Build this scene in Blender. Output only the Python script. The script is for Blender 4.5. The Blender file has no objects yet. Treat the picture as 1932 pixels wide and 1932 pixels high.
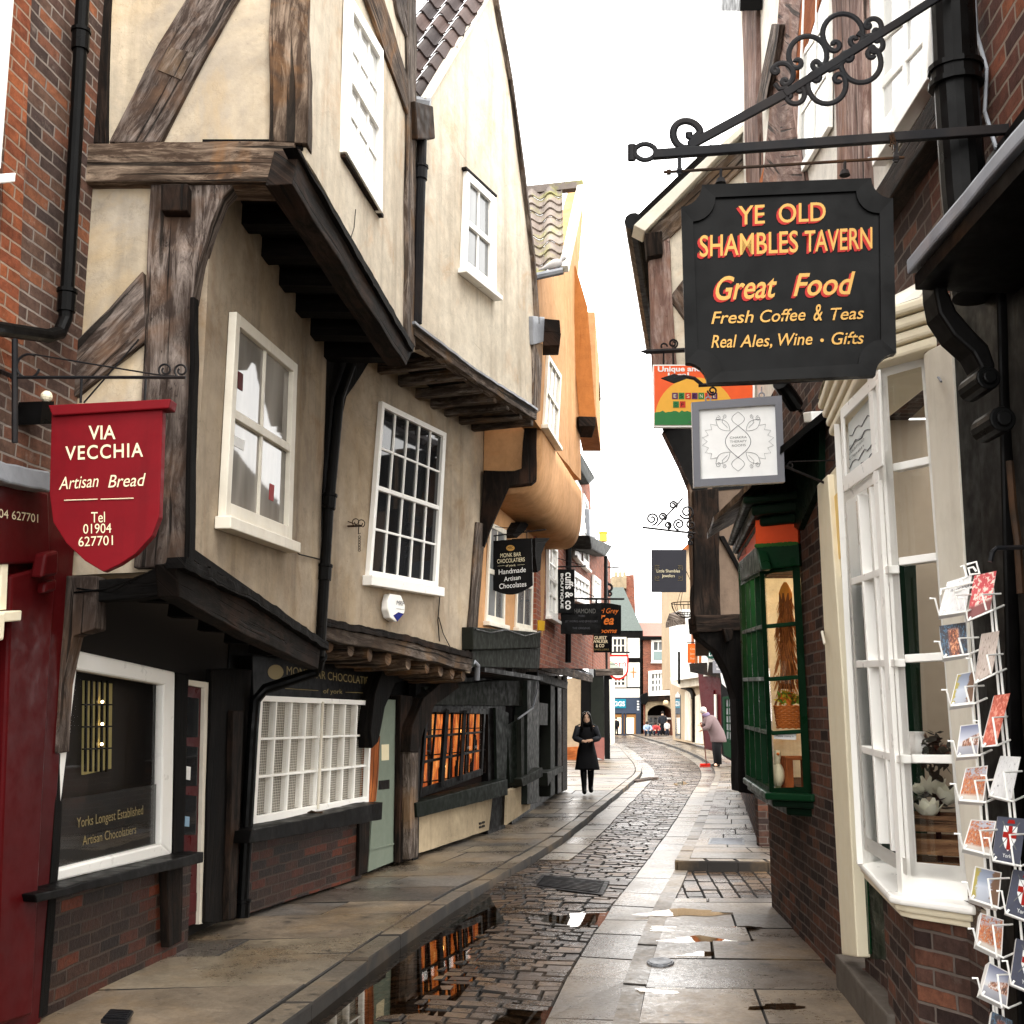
import bpy, bmesh, math, random
from mathutils import Vector, noise, Matrix
random.seed(7)
R = math.radians
sc = bpy.context.scene
COL = sc.collection

# ---------------------------------------------------------------- survey: the street measured from one standing point
FPX, WPX, EYE, TH = 2100.0, 1932.0, 1.6, R(10.3)
CEN = WPX / 2
EYEV = Vector((0, 0, EYE))

def ray(px, py):
    a, b = (px - CEN) / FPX, (CEN - py) / FPX
    return Vector((a, math.cos(TH) - b * math.sin(TH), math.sin(TH) + b * math.cos(TH)))

def atY(px, py, Y):
    r = ray(px, py); return EYEV + r * (Y / r.y)

def atZ(px, py, Z):
    r = ray(px, py); return EYEV + r * ((Z - EYE) / r.z)

class Plane:
    """vertical wall plane through two plan points; n looks to the street"""
    def __init__(s, A, B):
        s.A = Vector((A[0], A[1], 0)); s.B = Vector((B[0], B[1], 0))
        s.u = (s.B - s.A).normalized(); s.L = (s.B - s.A).length
        n = Vector((-s.u.y, s.u.x, 0))
        if n.dot(-s.A) < 0: n = -n
        s.n = n
    def hit(s, px, py, d=0.0):
        r = ray(px, py); o = s.A + s.n * d
        return EYEV + r * ((o - EYEV).dot(s.n) / r.dot(s.n))
    def pt(s, t, z, d=0.0):
        p = s.A + s.u * t + s.n * d; p.z = z; return p

class Free:
    """any plane through three points"""
    def __init__(s, a, b, c):
        s.A = a; s.n = (b - a).cross(c - a).normalized()
        if s.n.dot(EYEV - a) < 0: s.n = -s.n
    def hit(s, px, py, d=0.0):
        r = ray(px, py); o = s.A + s.n * d
        return EYEV + r * ((o - EYEV).dot(s.n) / r.dot(s.n))

# ---------------------------------------------------------------- objects, names, labels
OFF = {}
def tag(o, label=None, cat=None, group=None, kind=None):
    if label: o['label'] = label
    if cat: o['category'] = cat
    if group: o['group'] = group
    if kind: o['kind'] = kind
    return o

def thing(name, label, cat, loc=(0, 0, 0), group=None):
    o = bpy.data.objects.new(name, None); COL.objects.link(o)
    o.empty_display_size = 0.2
    o.location = loc; OFF[o.name] = Vector(loc)
    return tag(o, label, cat, group)

class MB:
    def __init__(s, wood=False):
        s.v = []; s.f = []; s.uv = []; s.tone = []; s.wood = wood; s.curtone = 0.5
    def _face(s, idx, uvs=None):
        s.f.append(idx)
        if uvs is None:
            P = [s.v[i] for i in idx]
            n = Vector((0, 0, 0))
            for i in range(len(P)):
                a, b = P[i], P[(i + 1) % len(P)]
                n += Vector(((a.y - b.y) * (a.z + b.z), (a.z - b.z) * (a.x + b.x), (a.x - b.x) * (a.y + b.y)))
            if n.length > 1e-12: n.normalize()
            if abs(n.z) > 0.8: uvs = [(p.x, p.y) for p in P]
            else:
                t = Vector((0, 0, 1)).cross(n)
                t = t.normalized() if t.length > 1e-6 else Vector((1, 0, 0))
                uvs = [(p.dot(t), p.z) for p in P]
        s.uv.append(uvs); s.tone.append(s.curtone)
    def _grain(s, start, fstart, ax):
        ro = random.random() * 20
        for k in range(fstart, len(s.f)):
            P = [s.v[i] for i in s.f[k]]
            n = (P[1] - P[0]).cross(P[2] - P[0])
            if n.length > 1e-12: n.normalize()
            c = n.cross(ax)
            c = c.normalized() if c.length > 1e-5 else Vector((0.3, 0.5, 0.8)).cross(n).normalized()
            if abs(n.dot(ax)) > .8:
                s.uv[k] = [((p.x + p.y) * .2 + ro, p.z + p.x) for p in P]
            else:
                s.uv[k] = [(p.dot(ax) + ro, p.dot(c) + ro) for p in P]
    def solid(s, front, back, ax=None):
        """prism between two matching outlines"""
        st, fs = len(s.v), len(s.f); n = len(front)
        s.v += [Vector(p) for p in front] + [Vector(p) for p in back]
        A = list(range(st, st + n)); B = list(range(st + n, st + 2 * n))
        s._face(A); s._face(B[::-1])
        for i in range(n):
            j = (i + 1) % n
            s._face([A[j], A[i], B[i], B[j]])
        if s.wood:
            if ax is None:
                e = max(((front[(i + 1) % n] - front[i]) for i in range(n)), key=lambda q: q.length)
                e2 = front[0] - back[0]
                if e2.length > e.length: e = e2
                ax = e.normalized()
            s._grain(st, fs, ax)
        return s
    def prism(s, pl, pts, d0, d1, ax=None):
        fr = [pl.hit(x, y, d1) for x, y in pts]
        bk = [p - pl.n * (d1 - d0) for p in fr]
        return s.solid(fr, bk, ax)
    def rect(s, pl, t0, t1, z0, z1, d0, d1):
        fr = [pl.pt(t0, z0, d1), pl.pt(t1, z0, d1), pl.pt(t1, z1, d1), pl.pt(t0, z1, d1)]
        bk = [pl.pt(t0, z0, d0), pl.pt(t1, z0, d0), pl.pt(t1, z1, d0), pl.pt(t0, z1, d0)]
        return s.solid(fr, bk)
    def box(s, c, hx, hy, hz, rz=0.0):
        c = Vector(c); ux = Vector((math.cos(rz), math.sin(rz), 0)) * hx; uy = Vector((-math.sin(rz), math.cos(rz), 0)) * hy
        z = Vector((0, 0, hz))
        fr = [c - ux - uy - z, c + ux - uy - z, c + ux + uy - z, c - ux + uy - z]
        return s.solid(fr, [p + 2 * z for p in fr])
    def slab(s, pts, dz):
        """flat outline of 3D points thickened downwards"""
        return s.solid([Vector(p) for p in pts], [Vector(p) - Vector((0, 0, dz)) for p in pts])
    def bar(s, p0, p1, w, h, up=(0, 0, 1)):
        p0, p1, up = Vector(p0), Vector(p1), Vector(up)
        d = (p1 - p0).normalized(); a = d.cross(up)
        a = a.normalized() if a.length > 1e-5 else d.cross(Vector((1, 0, 0))).normalized()
        b = a.cross(d).normalized()
        a *= w / 2; b *= h / 2
        fr = [p0 - a - b, p0 + a - b, p0 + a + b, p0 - a + b]
        bk = [p1 - a - b, p1 + a - b, p1 + a + b, p1 - a + b]
        return s.solid(fr, bk, d)
    def tube(s, path, r, seg=8, closed=False, caps=True, flat=1.0):
        path = [Vector(p) for p in path]; n = len(path); st = len(s.v)
        prev = None
        for i, p in enumerate(path):
            a = path[i - 1] if (i > 0 or closed) else p
            b = path[(i + 1) % n] if (i < n - 1 or closed) else p
            d = (b - a); d = d.normalized() if d.length > 1e-9 else Vector((0, 0, 1))
            if prev is None:
                x = d.cross(Vector((0, 0, 1)))
                if x.length < 1e-3: x = d.cross(Vector((0, 1, 0)))
            else:
                x = prev - d * prev.dot(d)
            x.normalize(); prev = x; y = d.cross(x)
            rr = r[i] if isinstance(r, (list, tuple)) else r
            for k in range(seg):
                an = 2 * math.pi * k / seg
                s.v.append(p + x * (rr * math.cos(an)) + y * (rr * flat * math.sin(an)))
        m = n if closed else n - 1
        for i in range(m):
            for k in range(seg):
                a = st + i * seg + k; b = st + i * seg + (k + 1) % seg
                c = st + ((i + 1) % n) * seg + (k + 1) % seg; e = st + ((i + 1) % n) * seg + k
                s._face([a, b, c, e])
        if caps and not closed:
            s._face([st + k for k in range(seg)][::-1]); s._face([st + (n - 1) * seg + k for k in range(seg)])
        return s
    def rings(s, rr, cap=True):
        """loft a list of rings (same point count)"""
        st = len(s.v); n = len(rr[0])
        for q in rr: s.v += [Vector(p) for p in q]
        for i in range(len(rr) - 1):
            for k in range(n):
                s._face([st + i * n + k, st + i * n + (k + 1) % n, st + (i + 1) * n + (k + 1) % n, st + (i + 1) * n + k])
        if cap:
            s._face([st + k for k in range(n)][::-1]); s._face([st + (len(rr) - 1) * n + k for k in range(n)])
        return s
    def ball(s, c, rx, ry, rz, u=10, w=7):
        c = Vector(c); rr = []
        for i in range(1, w):
            t = math.pi * i / w
            rr.append([c + Vector((rx * math.sin(t) * math.cos(2 * math.pi * k / u), ry * math.sin(t) * math.sin(2 * math.pi * k / u), -rz * math.cos(t))) for k in range(u)])
        return s.rings(rr)
    def quad(s, a, b, c, d, uvs=None):
        st = len(s.v); s.v += [Vector(a), Vector(b), Vector(c), Vector(d)]; s._face([st, st + 1, st + 2, st + 3], uvs); return s
    def poly(s, pts, uvs=None):
        st = len(s.v); s.v += [Vector(p) for p in pts]; s._face(list(range(st, st + len(pts))), uvs); return s
    def build(s, name, mat, parent=None, smooth=False, bevel=0, rough=None, label=None, sub=0):
        me = bpy.data.meshes.new(name)
        off = OFF.get(parent.name, Vector((0, 0, 0))) if parent else Vector((0, 0, 0))
        me.from_pydata([p - off for p in s.v], [], s.f)
        ul = me.uv_layers.new(name='UVMap')
        i = 0
        for p in me.polygons:
            for k in range(p.loop_total): ul.data[p.loop_start + k].uv = s.uv[p.index][k]
        if len(set(s.tone)) > 1:
            at = me.attributes.new('tone', 'FLOAT', 'FACE')
            at.data.foreach_set('value', s.tone)
        for m in (mat if isinstance(mat, (list, tuple)) else [mat]): me.materials.append(m)
        bm = bmesh.new(); bm.from_mesh(me)
        bmesh.ops.recalc_face_normals(bm, faces=bm.faces)
        if rough:
            amp, fr, ml = rough
            bmesh.ops.triangulate(bm, faces=[f for f in bm.faces if len(f.verts) > 4])
            for _ in range(5):
                es = [e for e in bm.edges if e.calc_length() > ml]
                if not es or len(bm.faces) > 30000: break
                bmesh.ops.subdivide_edges(bm, edges=es, cuts=1, use_grid_fill=True)
            for v in bm.verts:
                q = (v.co + off)
                v.co += noise.noise_vector(q * fr) * amp + noise.noise_vector(q * fr * 3.7) * amp * .35
        bm.to_mesh(me); bm.free()
        if smooth:
            for p in me.polygons: p.use_smooth = True
        o = bpy.data.objects.new(name, me); COL.objects.link(o)
        if parent: o.parent = parent; OFF[o.name] = off
        if bevel:
            b = o.modifiers.new('bevel', 'BEVEL'); b.width = bevel; b.segments = 2; b.limit_method = 'ANGLE'; b.angle_limit = R(40)
        if sub:
            b = o.modifiers.new('sub', 'SUBSURF'); b.levels = sub; b.render_levels = sub
        if label: o['label'] = label
        return o

def one(pl, pts, d0, d1, name, mat, parent, bevel=0, rough=None, wood=False, ax=None, label=None):
    m = MB(wood); m.prism(pl, pts, d0, d1, ax)
    return m.build(name, mat, parent, bevel=bevel, rough=rough, label=label)

def wallholes(m, pl, t0, t1, z0, z1, d0, d1, holes):
    ts = sorted({t0, t1, *[h[0] for h in holes], *[h[1] for h in holes]})
    zs = sorted({z0, z1, *[h[2] for h in holes], *[h[3] for h in holes]})
    for i in range(len(ts) - 1):
        for k in range(len(zs) - 1):
            tm, zm = (ts[i] + ts[i + 1]) / 2, (zs[k] + zs[k + 1]) / 2
            if any(h[0] < tm < h[1] and h[2] < zm < h[3] for h in holes): continue
            m.rect(pl, ts[i], ts[i + 1], zs[k], zs[k + 1], d0, d1)

# ---------------------------------------------------------------- windows
def window(parent, pl, q, cols, rows, fw=.05, bw=.02, d=.045, pane_d=.012, mid=None, fm=None, pm=None, sill=True,
           name='window', stile=None, low=None, sillm=None, sillh=.05, skip=False, label=None, ts=None):
    """frame with glazing bars (one mesh), one pane sheet, a sill; q = TL,TR,BR,BL seen outline"""
    TL, TR, BR, BL = [pl.hit(x, y, d) for x, y in q]
    def Q(s, t): return (TL * (1 - s) + TR * s) * (1 - t) + (BL * (1 - s) + BR * s) * t
    Wd = ((TR - TL).length + (BR - BL).length) / 2; Hd = ((BL - TL).length + (BR - TR).length) / 2
    m = MB()
    def strip(s0, s1, t0, t1, da, db):
        fr = [Q(s0, t0), Q(s1, t0), Q(s1, t1), Q(s0, t1)]
        off = pl.n * (db - d)
        fr = [p + off for p in fr]
        m.solid(fr, [p - pl.n * (db - da) for p in fr])
    a, b = fw / Wd, fw / Hd
    a2 = (stile or fw) / Wd; bl = (low or fw * 1.3) / Hd
    strip(0, a, 0, 1, 0, d); strip(1 - a2, 1, 0, 1, 0, d); strip(a, 1 - a2, 0, b, 0, d); strip(a, 1 - a2, 1 - bl, 1, 0, d)
    cb, rb = bw / Wd / 2, bw / Hd / 2
    tl = ts or [b + (1 - bl - b) * k / rows for k in range(1, rows)]
    for k in range(1, cols):
        sx = a + (1 - a - a2) * k / cols
        strip(sx - cb, sx + cb, b, 1 - bl, pane_d - .006, d * .62)
    for k, t in enumerate(tl):
        if mid is not None and k + 1 == mid:
            strip(a, 1 - a2, t - rb * 2, t + rb * 2, pane_d - .006, d * .9)
        else:
            strip(a, 1 - a2, t - rb, t + rb, pane_d - .006, d * .6)
    w = m.build(name, fm, parent, bevel=.004, label=label)
    if not skip:
        p = MB()
        off = pl.n * (pane_d - d)
        fr = [Q(a, b) + off, Q(1 - a2, b) + off, Q(1 - a2, 1 - bl) + off, Q(a, 1 - bl) + off]
        p.solid(fr, [x - pl.n * .004 for x in fr]); p.build('pane', pm, w)
    if sill:
        s = MB(); e = pl.u * .05 if hasattr(pl, 'u') else Vector((0, 0, 0))
        sg = 1 if (BR - BL).dot(e) > 0 else -1
        fr = [BL - e * sg, BR + e * sg]
        z = Vector((0, 0, sillh))
        o = pl.n * .05
        s.solid([fr[0] + o, fr[1] + o, fr[1] + o - z, fr[0] + o - z],
                [fr[0] - pl.n * (d - .002), fr[1] - pl.n * (d - .002), fr[1] - pl.n * (d - .002) - z, fr[0] - pl.n * (d - .002) - z])
        s.build('sill', sillm or fm, w, bevel=.006)
    return w, Q

# ---------------------------------------------------------------- lettering (built-in font turned into mesh)
def lettering(txt, pl, pl0, pl1, cap, mat, parent, d=.003, shear=0.0, bold=0.0, ext=.001, name='lettering', space=1.0, shadow=None, drop=0):
    cu = bpy.data.curves.new('txt', 'FONT'); cu.body = txt; cu.size = 1; cu.shear = shear; cu.offset = bold; cu.space_character = space
    cu.extrude = 0; cu.resolution_u = 4
    to = bpy.data.objects.new('txt', cu); COL.objects.link(to)
    dg = bpy.context.evaluated_depsgraph_get(); dg.update()
    me = bpy.data.meshes.new_from_object(to.evaluated_get(dg))
    bpy.data.objects.remove(to); bpy.data.curves.remove(cu)
    xs = [v.co.x for v in me.vertices]; x0, x1 = min(xs), max(xs)
    caph = .729 if any(c.isupper() or c.isdigit() or c in 'bdfhklt' for c in txt) else .53
    Lp, Rp = pl.hit(*pl0, d), pl.hit(*pl1, d)
    mx, my = (pl0[0] + pl1[0]) / 2, (pl0[1] + pl1[1]) / 2
    up = pl.hit(mx, my - cap, d) - pl.hit(mx, my, d)
    right = Rp - Lp
    off = OFF.get(parent.name, Vector((0, 0, 0)))
    for v in me.vertices:
        v.co = Lp + right * ((v.co.x - x0) / (x1 - x0)) + up * (v.co.y / caph) - off
    me.materials.clear(); me.materials.append(mat)
    o = bpy.data.objects.new(name, me); COL.objects.link(o); o.parent = parent; OFF[o.name] = off
    return o

def spiral(cx, cy, r0, r1, a0, turns, n=40, sq=1.0):
    """pixel-plan scroll outline: radius r0 -> r1 while turning"""
    out = []
    for i in range(n + 1):
        t = i / n; r = r0 + (r1 - r0) * t; a = R(a0) + 2 * math.pi * turns * t
        out.append((cx + r * math.cos(a) * sq, cy - r * math.sin(a)))
    return out

def iron(m, pl, pts, r, d=0.0, seg=6): m.tube([pl.hit(x, y, d) for x, y in pts], r, seg)

# ---------------------------------------------------------------- materials
def h(c):
    c = c.lstrip('#'); q = [int(c[i:i + 2], 16) / 255 for i in (0, 2, 4)]
    return tuple([(x / 12.92 if x <= .04045 else ((x + .055) / 1.055) ** 2.4) for x in q] + [1.0])

class G:
    def __init__(s, name):
        s.m = bpy.data.materials.new(name); s.m.use_nodes = True; s.t = s.m.node_tree; s.t.nodes.clear()
        s.out = s.t.nodes.new('ShaderNodeOutputMaterial')
        s.b = s.t.nodes.new('ShaderNodeBsdfPrincipled'); s.t.links.new(s.b.outputs[0], s.out.inputs[0])
        s.tc = s.t.nodes.new('ShaderNodeTexCoord')
    def put(s, sock, v):
        if isinstance(v, bpy.types.NodeSocket): s.t.links.new(v, sock)
        else: sock.default_value = v
    def set(s, **k):
        for a, v in k.items(): s.put(s.b.inputs[a.replace('_', ' ')], v)
        return s
    def map(s, src, scale=(1, 1, 1), rot=(0, 0, 0)):
        n = s.t.nodes.new('ShaderNodeMapping'); s.t.links.new(s.tc.outputs[src], n.inputs[0])
        n.inputs['Scale'].default_value = scale; n.inputs['Rotation'].default_value = rot; return n.outputs[0]
    def noise(s, co, scale=1, detail=4, rough=.55, dist=0, col=False):
        n = s.t.nodes.new('ShaderNodeTexNoise'); s.t.links.new(co, n.inputs['Vector'])
        n.inputs['Scale'].default_value = scale; n.inputs['Detail'].default_value = detail
        n.inputs['Roughness'].default_value = rough; n.inputs['Distortion'].default_value = dist
        return n.outputs['Color' if col else 'Fac']
    def ramp(s, fac, *st):
        n = s.t.nodes.new('ShaderNodeValToRGB'); s.t.links.new(fac, n.inputs[0]); e = n.color_ramp.elements
        while len(e) < len(st): e.new(.5)
        for i, (p, c) in enumerate(st):
            e[i].position = p; e[i].color = c if not isinstance(c, (int, float)) else (c, c, c, 1)
        return n.outputs[0]
    def mix(s, f, a, b, mode='MIX'):
        n = s.t.nodes.new('ShaderNodeMix'); n.data_type = 'RGBA'; n.blend_type = mode
        s.put(n.inputs[0], f); s.put(n.inputs[6], a); s.put(n.inputs[7], b); return n.outputs[2]
    def math(s, op, a, b=0.0):
        n = s.t.nodes.new('ShaderNodeMath'); n.operation = op; s.put(n.inputs[0], a); s.put(n.inputs[1], b); return n.outputs[0]
    def bump(s, hgt, strength=.3, dist=.01):
        n = s.t.nodes.new('ShaderNodeBump'); s.put(n.inputs['Height'], hgt)
        n.inputs['Strength'].default_value = strength; n.inputs['Distance'].default_value = dist
        s.t.links.new(n.outputs[0], s.b.inputs['Normal']); return s
    def attr(s, name='tone'):
        n = s.t.nodes.new('ShaderNodeAttribute'); n.attribute_name = name; return n.outputs['Fac']

def mul(c, k): return (c[0] * k, c[1] * k, c[2] * k, 1)

def plaster(name, col, dirt, amt=.55, streak=.5, rough=.9, cloud=0):
    g = G(name); c = h(col) if isinstance(col, str) else col; dk = h(dirt) if isinstance(dirt, str) else dirt
    o = g.map('Object')
    n1 = g.ramp(g.noise(o, .9, 7, .62, .4), (.38, 0.0), (.72, 1.0))
    st = g.ramp(g.noise(g.map('Object', (5, 5, .35)), 1.0, 5, .6), (.5, 0.0), (.75, 1.0))
    n3 = g.noise(o, 9, 6, .65)
    a = g.mix(g.math('MULTIPLY', n1, amt), c, dk)
    a = g.mix(g.math('MULTIPLY', st, streak * .45), a, mul(dk, .55))
    a = g.mix(.35, a, g.ramp(n3, (.3, .35), (.7, 1.0)), 'MULTIPLY')
    a = g.mix(g.ramp(g.noise(o, 26, 3, .7), (.66, 0.0), (.75, .5)), a, mul(dk, .7))
    a = g.mix(g.math('MULTIPLY', g.ramp(g.noise(o, 1.7, 6, .7, .8), (.54, 0.0), (.7, 1.0)), streak * .35), a, (dk[0] * 1.15, dk[1] * .78, dk[2] * .42, 1))
    if cloud:
        a = g.mix(g.math('MULTIPLY', g.ramp(g.noise(o, 1.5, 6, .66, .5), (.46, 0.0), (.62, 1.0)), cloud), a, h('8f8a84'))
        a = g.mix(g.math('MULTIPLY', g.ramp(g.noise(g.map('Object', (1.9, 1.9, 1.2), (.4, .2, 0)), 1, 6, .66, .5), (.5, 0.0), (.64, 1.0)), cloud), a, h('bfa274'))
    ck = g.ramp(g.math('ABSOLUTE', g.math('SUBTRACT', g.noise(o, 1.3, 9, .62, .6), .5)), (.0, 1.0), (.006, 0.0))
    a = g.mix(g.math('MULTIPLY', ck, .18), a, mul(dk, .3))
    g.set(Base_Color=a, Roughness=rough, Specular_IOR_Level=.1)
    hh = g.math('ADD', g.math('MULTIPLY', g.noise(o, 3, 4), 1.5), g.noise(o, 45, 4, .7))
    return g.bump(hh, .35, .008).m

def timber(name, dark, light, warm=None, rough=.82, sc_=1.0, bump=.8):
    g = G(name); uv = g.map('UV', (2.6 * sc_, 15 * sc_, 1)); o = g.map('Object')
    n = g.noise(uv, 1, 10, .74, .7)
    a = g.ramp(n, (.22, mul(h(dark), .55)), (.46, h(dark)), (.66, h(light)), (.85, mul(h(light), 1.2)))
    a = g.mix(.55, a, g.ramp(g.noise(g.map('UV', (7, 60, 1)), 1, 5, .7), (.3, .6), (.7, 1.55)), 'MULTIPLY')
    a = g.mix(g.ramp(g.noise(g.map('UV', (18, 34, 1)), 1, 3, .6), (.64, 0.0), (.70, .8)), a, (.008, .006, .005, 1))
    if warm: a = g.mix(g.ramp(g.noise(o, 2.3, 4, .6, .5), (.5, 0.0), (.66, .75)), a, h(warm))
    a = g.mix(g.ramp(g.noise(o, 1.2, 5), (.4, .75), (.62, 0.0)), a, mul(h(dark), .4))
    cr = g.ramp(g.noise(g.map('UV', (.9, 26, 1)), 1, 4, .5, .3), (.36, 0.0), (.42, 1.0))
    a = g.mix(g.math('MULTIPLY', g.math('SUBTRACT', 1.0, cr), .85), a, (0.006, .005, .004, 1))
    g.set(Base_Color=a, Roughness=rough, Specular_IOR_Level=.12)
    g.bump(g.math('ADD', g.math('MULTIPLY', n, .6), g.math('MULTIPLY', cr, .8)), bump, .012); return g.m

def brick(name, cols, mortar, bw=.225, bh=.072, dirt=.5, wet=False):
    g = G(name); uvn = g.map('UV'); o = g.map('Object')
    d = g.t.nodes.new('ShaderNodeVectorMath'); d.operation = 'MULTIPLY_ADD'
    g.t.links.new(g.noise(o, 4, 3, .6, col=True), d.inputs[0]); d.inputs[1].default_value = (.028, .022, 0); g.t.links.new(uvn, d.inputs[2])
    b = g.t.nodes.new('ShaderNodeTexBrick'); g.t.links.new(d.outputs[0], b.inputs['Vector'])
    b.inputs['Color1'].default_value = (0, 0, 0, 1); b.inputs['Color2'].default_value = (1, 1, 1, 1); b.inputs['Mortar'].default_value = (.5, .5, .5, 1)
    b.inputs['Scale'].default_value = 1; b.inputs['Mortar Size'].default_value = .0075; b.inputs['Mortar Smooth'].default_value = .35
    b.inputs['Brick Width'].default_value = bw; b.inputs['Row Height'].default_value = bh
    k = len(cols)
    a = g.ramp(b.outputs['Color'], *[((i + .0) / max(1, k - 1) * .9 + .05, h(c)) for i, c in enumerate(cols)])
    a = g.mix(.7, a, g.ramp(g.noise(o, 17, 7, .75), (.32, .25), (.68, 1.2)), 'MULTIPLY')
    a = g.mix(g.ramp(g.noise(o, 8, 5, .7), (.60, 0.0), (.72, .4)), a, h(mortar))
    a = g.mix(b.outputs['Fac'], a, g.mix(g.noise(o, 5, 4), mul(h(mortar), .45), h(mortar)))
    a = g.mix(g.math('MULTIPLY', g.ramp(g.noise(o, 1.1, 6, .65), (.42, 0.0), (.66, 1.0)), dirt), a, (.018, .014, .012, 1))
    g.set(Base_Color=a, Roughness=.85 if not wet else .5, Specular_IOR_Level=.15)
    hh = g.math('ADD', g.math('MULTIPLY', g.math('SUBTRACT', 1.0, b.outputs['Fac']), 1.0), g.math('MULTIPLY', g.noise(o, 40, 5, .7), .5))
    return g.bump(hh, .8, .012).m

def paint(name, col, rough=.4, grime=.3, dirtc=None, metal=0.0, coat=0.0):
    g = G(name); c = h(col) if isinstance(col, str) else col; o = g.map('Object')
    dk = h(dirtc) if dirtc else mul(c, .35)
    f = g.ramp(g.noise(o, 3.2, 7, .68, .3), (.45, 0.0), (.72, 1.0))
    a = g.mix(g.math('MULTIPLY', f, grime), c, dk)
    a = g.mix(g.math('MULTIPLY', g.ramp(g.noise(g.map('Object', (9, 9, .8)), 1, 4), (.55, 0.0), (.7, 1.0)), grime * .6), a, dk)
    lum = (c[0] + c[1] + c[2]) / 3
    g.set(Base_Color=a, Roughness=g.ramp(g.noise(o, 11, 4), (.3, max(.05, rough - .12)), (.7, min(1, rough + .2))), Metallic=metal, Specular_IOR_Level=.5 if lum > .25 else .09)
    return g.bump(g.noise(o, 30, 4, .6), .12, .004).m

def flat(name, col, rough=.6, emit=0.0, ecol=None):
    g = G(name); c = h(col) if isinstance(col, str) else col; o = g.map('Object')
    g.set(Base_Color=g.mix(g.noise(o, 18, 3), mul(c, .86), c), Roughness=rough, Specular_IOR_Level=.2)
    if emit: g.set(Emission_Color=h(ecol) if ecol else c, Emission_Strength=emit)
    return g.m

def pane(name, col='0b0c0d', col2='2a2c2e', rough=.03):
    g = G(name); o = g.map('Object')
    f = g.ramp(g.noise(g.map('Object', (2.2, 2.2, .7)), 1, 3, .5, .3), (.3, 0.0), (.72, 1.0))
    g.set(Base_Color=g.mix(f, h(col), h(col2)), Roughness=rough, IOR=1.5, Specular_IOR_Level=.28)
    return g.bump(g.noise(o, 2.5, 2), .035, .01).m

def glass(name, tint=(1, 1, 1, 1), refl=1.0):
    g = G(name); t = g.t
    tr = t.nodes.new('ShaderNodeBsdfTransparent'); tr.inputs[0].default_value = tint
    gl = t.nodes.new('ShaderNodeBsdfGlossy'); gl.inputs['Roughness'].default_value = .02
    lw = t.nodes.new('ShaderNodeLayerWeight'); lw.inputs[0].default_value = .5
    fz = g.math('ADD', .04, g.math('MULTIPLY', .9, g.math('POWER', lw.outputs['Facing'], 4.5)))
    bp = t.nodes.new('ShaderNodeBump'); bp.inputs['Strength'].default_value = .06; bp.inputs['Distance'].default_value = .01
    t.links.new(g.noise(g.map('Object'), 2.5, 2), bp.inputs['Height']); t.links.new(bp.outputs[0], gl.inputs['Normal'])
    mx = t.nodes.new('ShaderNodeMixShader')
    t.links.new(g.math('MULTIPLY', fz, refl * .6), mx.inputs[0]); t.links.new(tr.outputs[0], mx.inputs[1]); t.links.new(gl.outputs[0], mx.inputs[2])
    t.links.new(mx.outputs[0], g.out.inputs[0]); t.nodes.remove(g.b); return g.m

def paving(name, cols, wet0, wet1, sett=False):
    g = G(name); o = g.map('Object'); t = g.attr()
    a = g.ramp(t, (0, h('1c1713')), *[(.12 + .88 * i / (len(cols) - 1), h(c)) for i, c in enumerate(cols)])
    a = g.mix(.7, a, g.ramp(g.noise(o, 2.6, 7, .68, .3), (.3, .35), (.7, 1.25)), 'MULTIPLY')
    a = g.mix(g.math('MULTIPLY', g.ramp(g.noise(o, 1.1, 5, .6, .6), (.5, 0.0), (.66, 1.0)), .45), a, h('8a6f4a') if not sett else h('5a4632'))
    a = g.mix(g.math('MULTIPLY', g.ramp(g.noise(o, .7, 6, .65, .4), (.52, 0.0), (.62, 1.0)), .5), a, (.05, .045, .04, 1))
    a = g.mix(.35, a, g.ramp(g.noise(o, 42, 4, .7), (.35, .35), (.65, 1.2)), 'MULTIPLY')
    a = g.mix(g.ramp(g.noise(o, 6.5, 3, .5), (.66, 0.0), (.70, .7)), a, (.02, .017, .014, 1))
    w = g.ramp(g.noise(o, .8 if not sett else 1.6, 5, .6, .5), (.42, 0.0), (.62, 1.0))
    a = g.mix(g.math('MULTIPLY', w, .45), a, mul(h(cols[0]), .3))
    rg = g.mix(w, (wet0,) * 3 + (1,), (wet1,) * 3 + (1,))
    rg = g.mix(.35, rg, g.ramp(g.noise(o, 30, 4, .7), (.3, .15), (.7, .8)))
    rg = g.mix(g.ramp(t, (.0, 1.0), (.08, 0.0)), rg, (.95, .95, .95, 1))
    g.set(Base_Color=a, Roughness=rg, IOR=1.5, Specular_IOR_Level=.62)
    hh = g.math('ADD', g.math('MULTIPLY', g.noise(o, 7, 5, .65), 1.2), g.math('MULTIPLY', g.noise(o, 60, 4, .7), .35))
    return g.bump(hh, .22 if not sett else .6, .012).m

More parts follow.
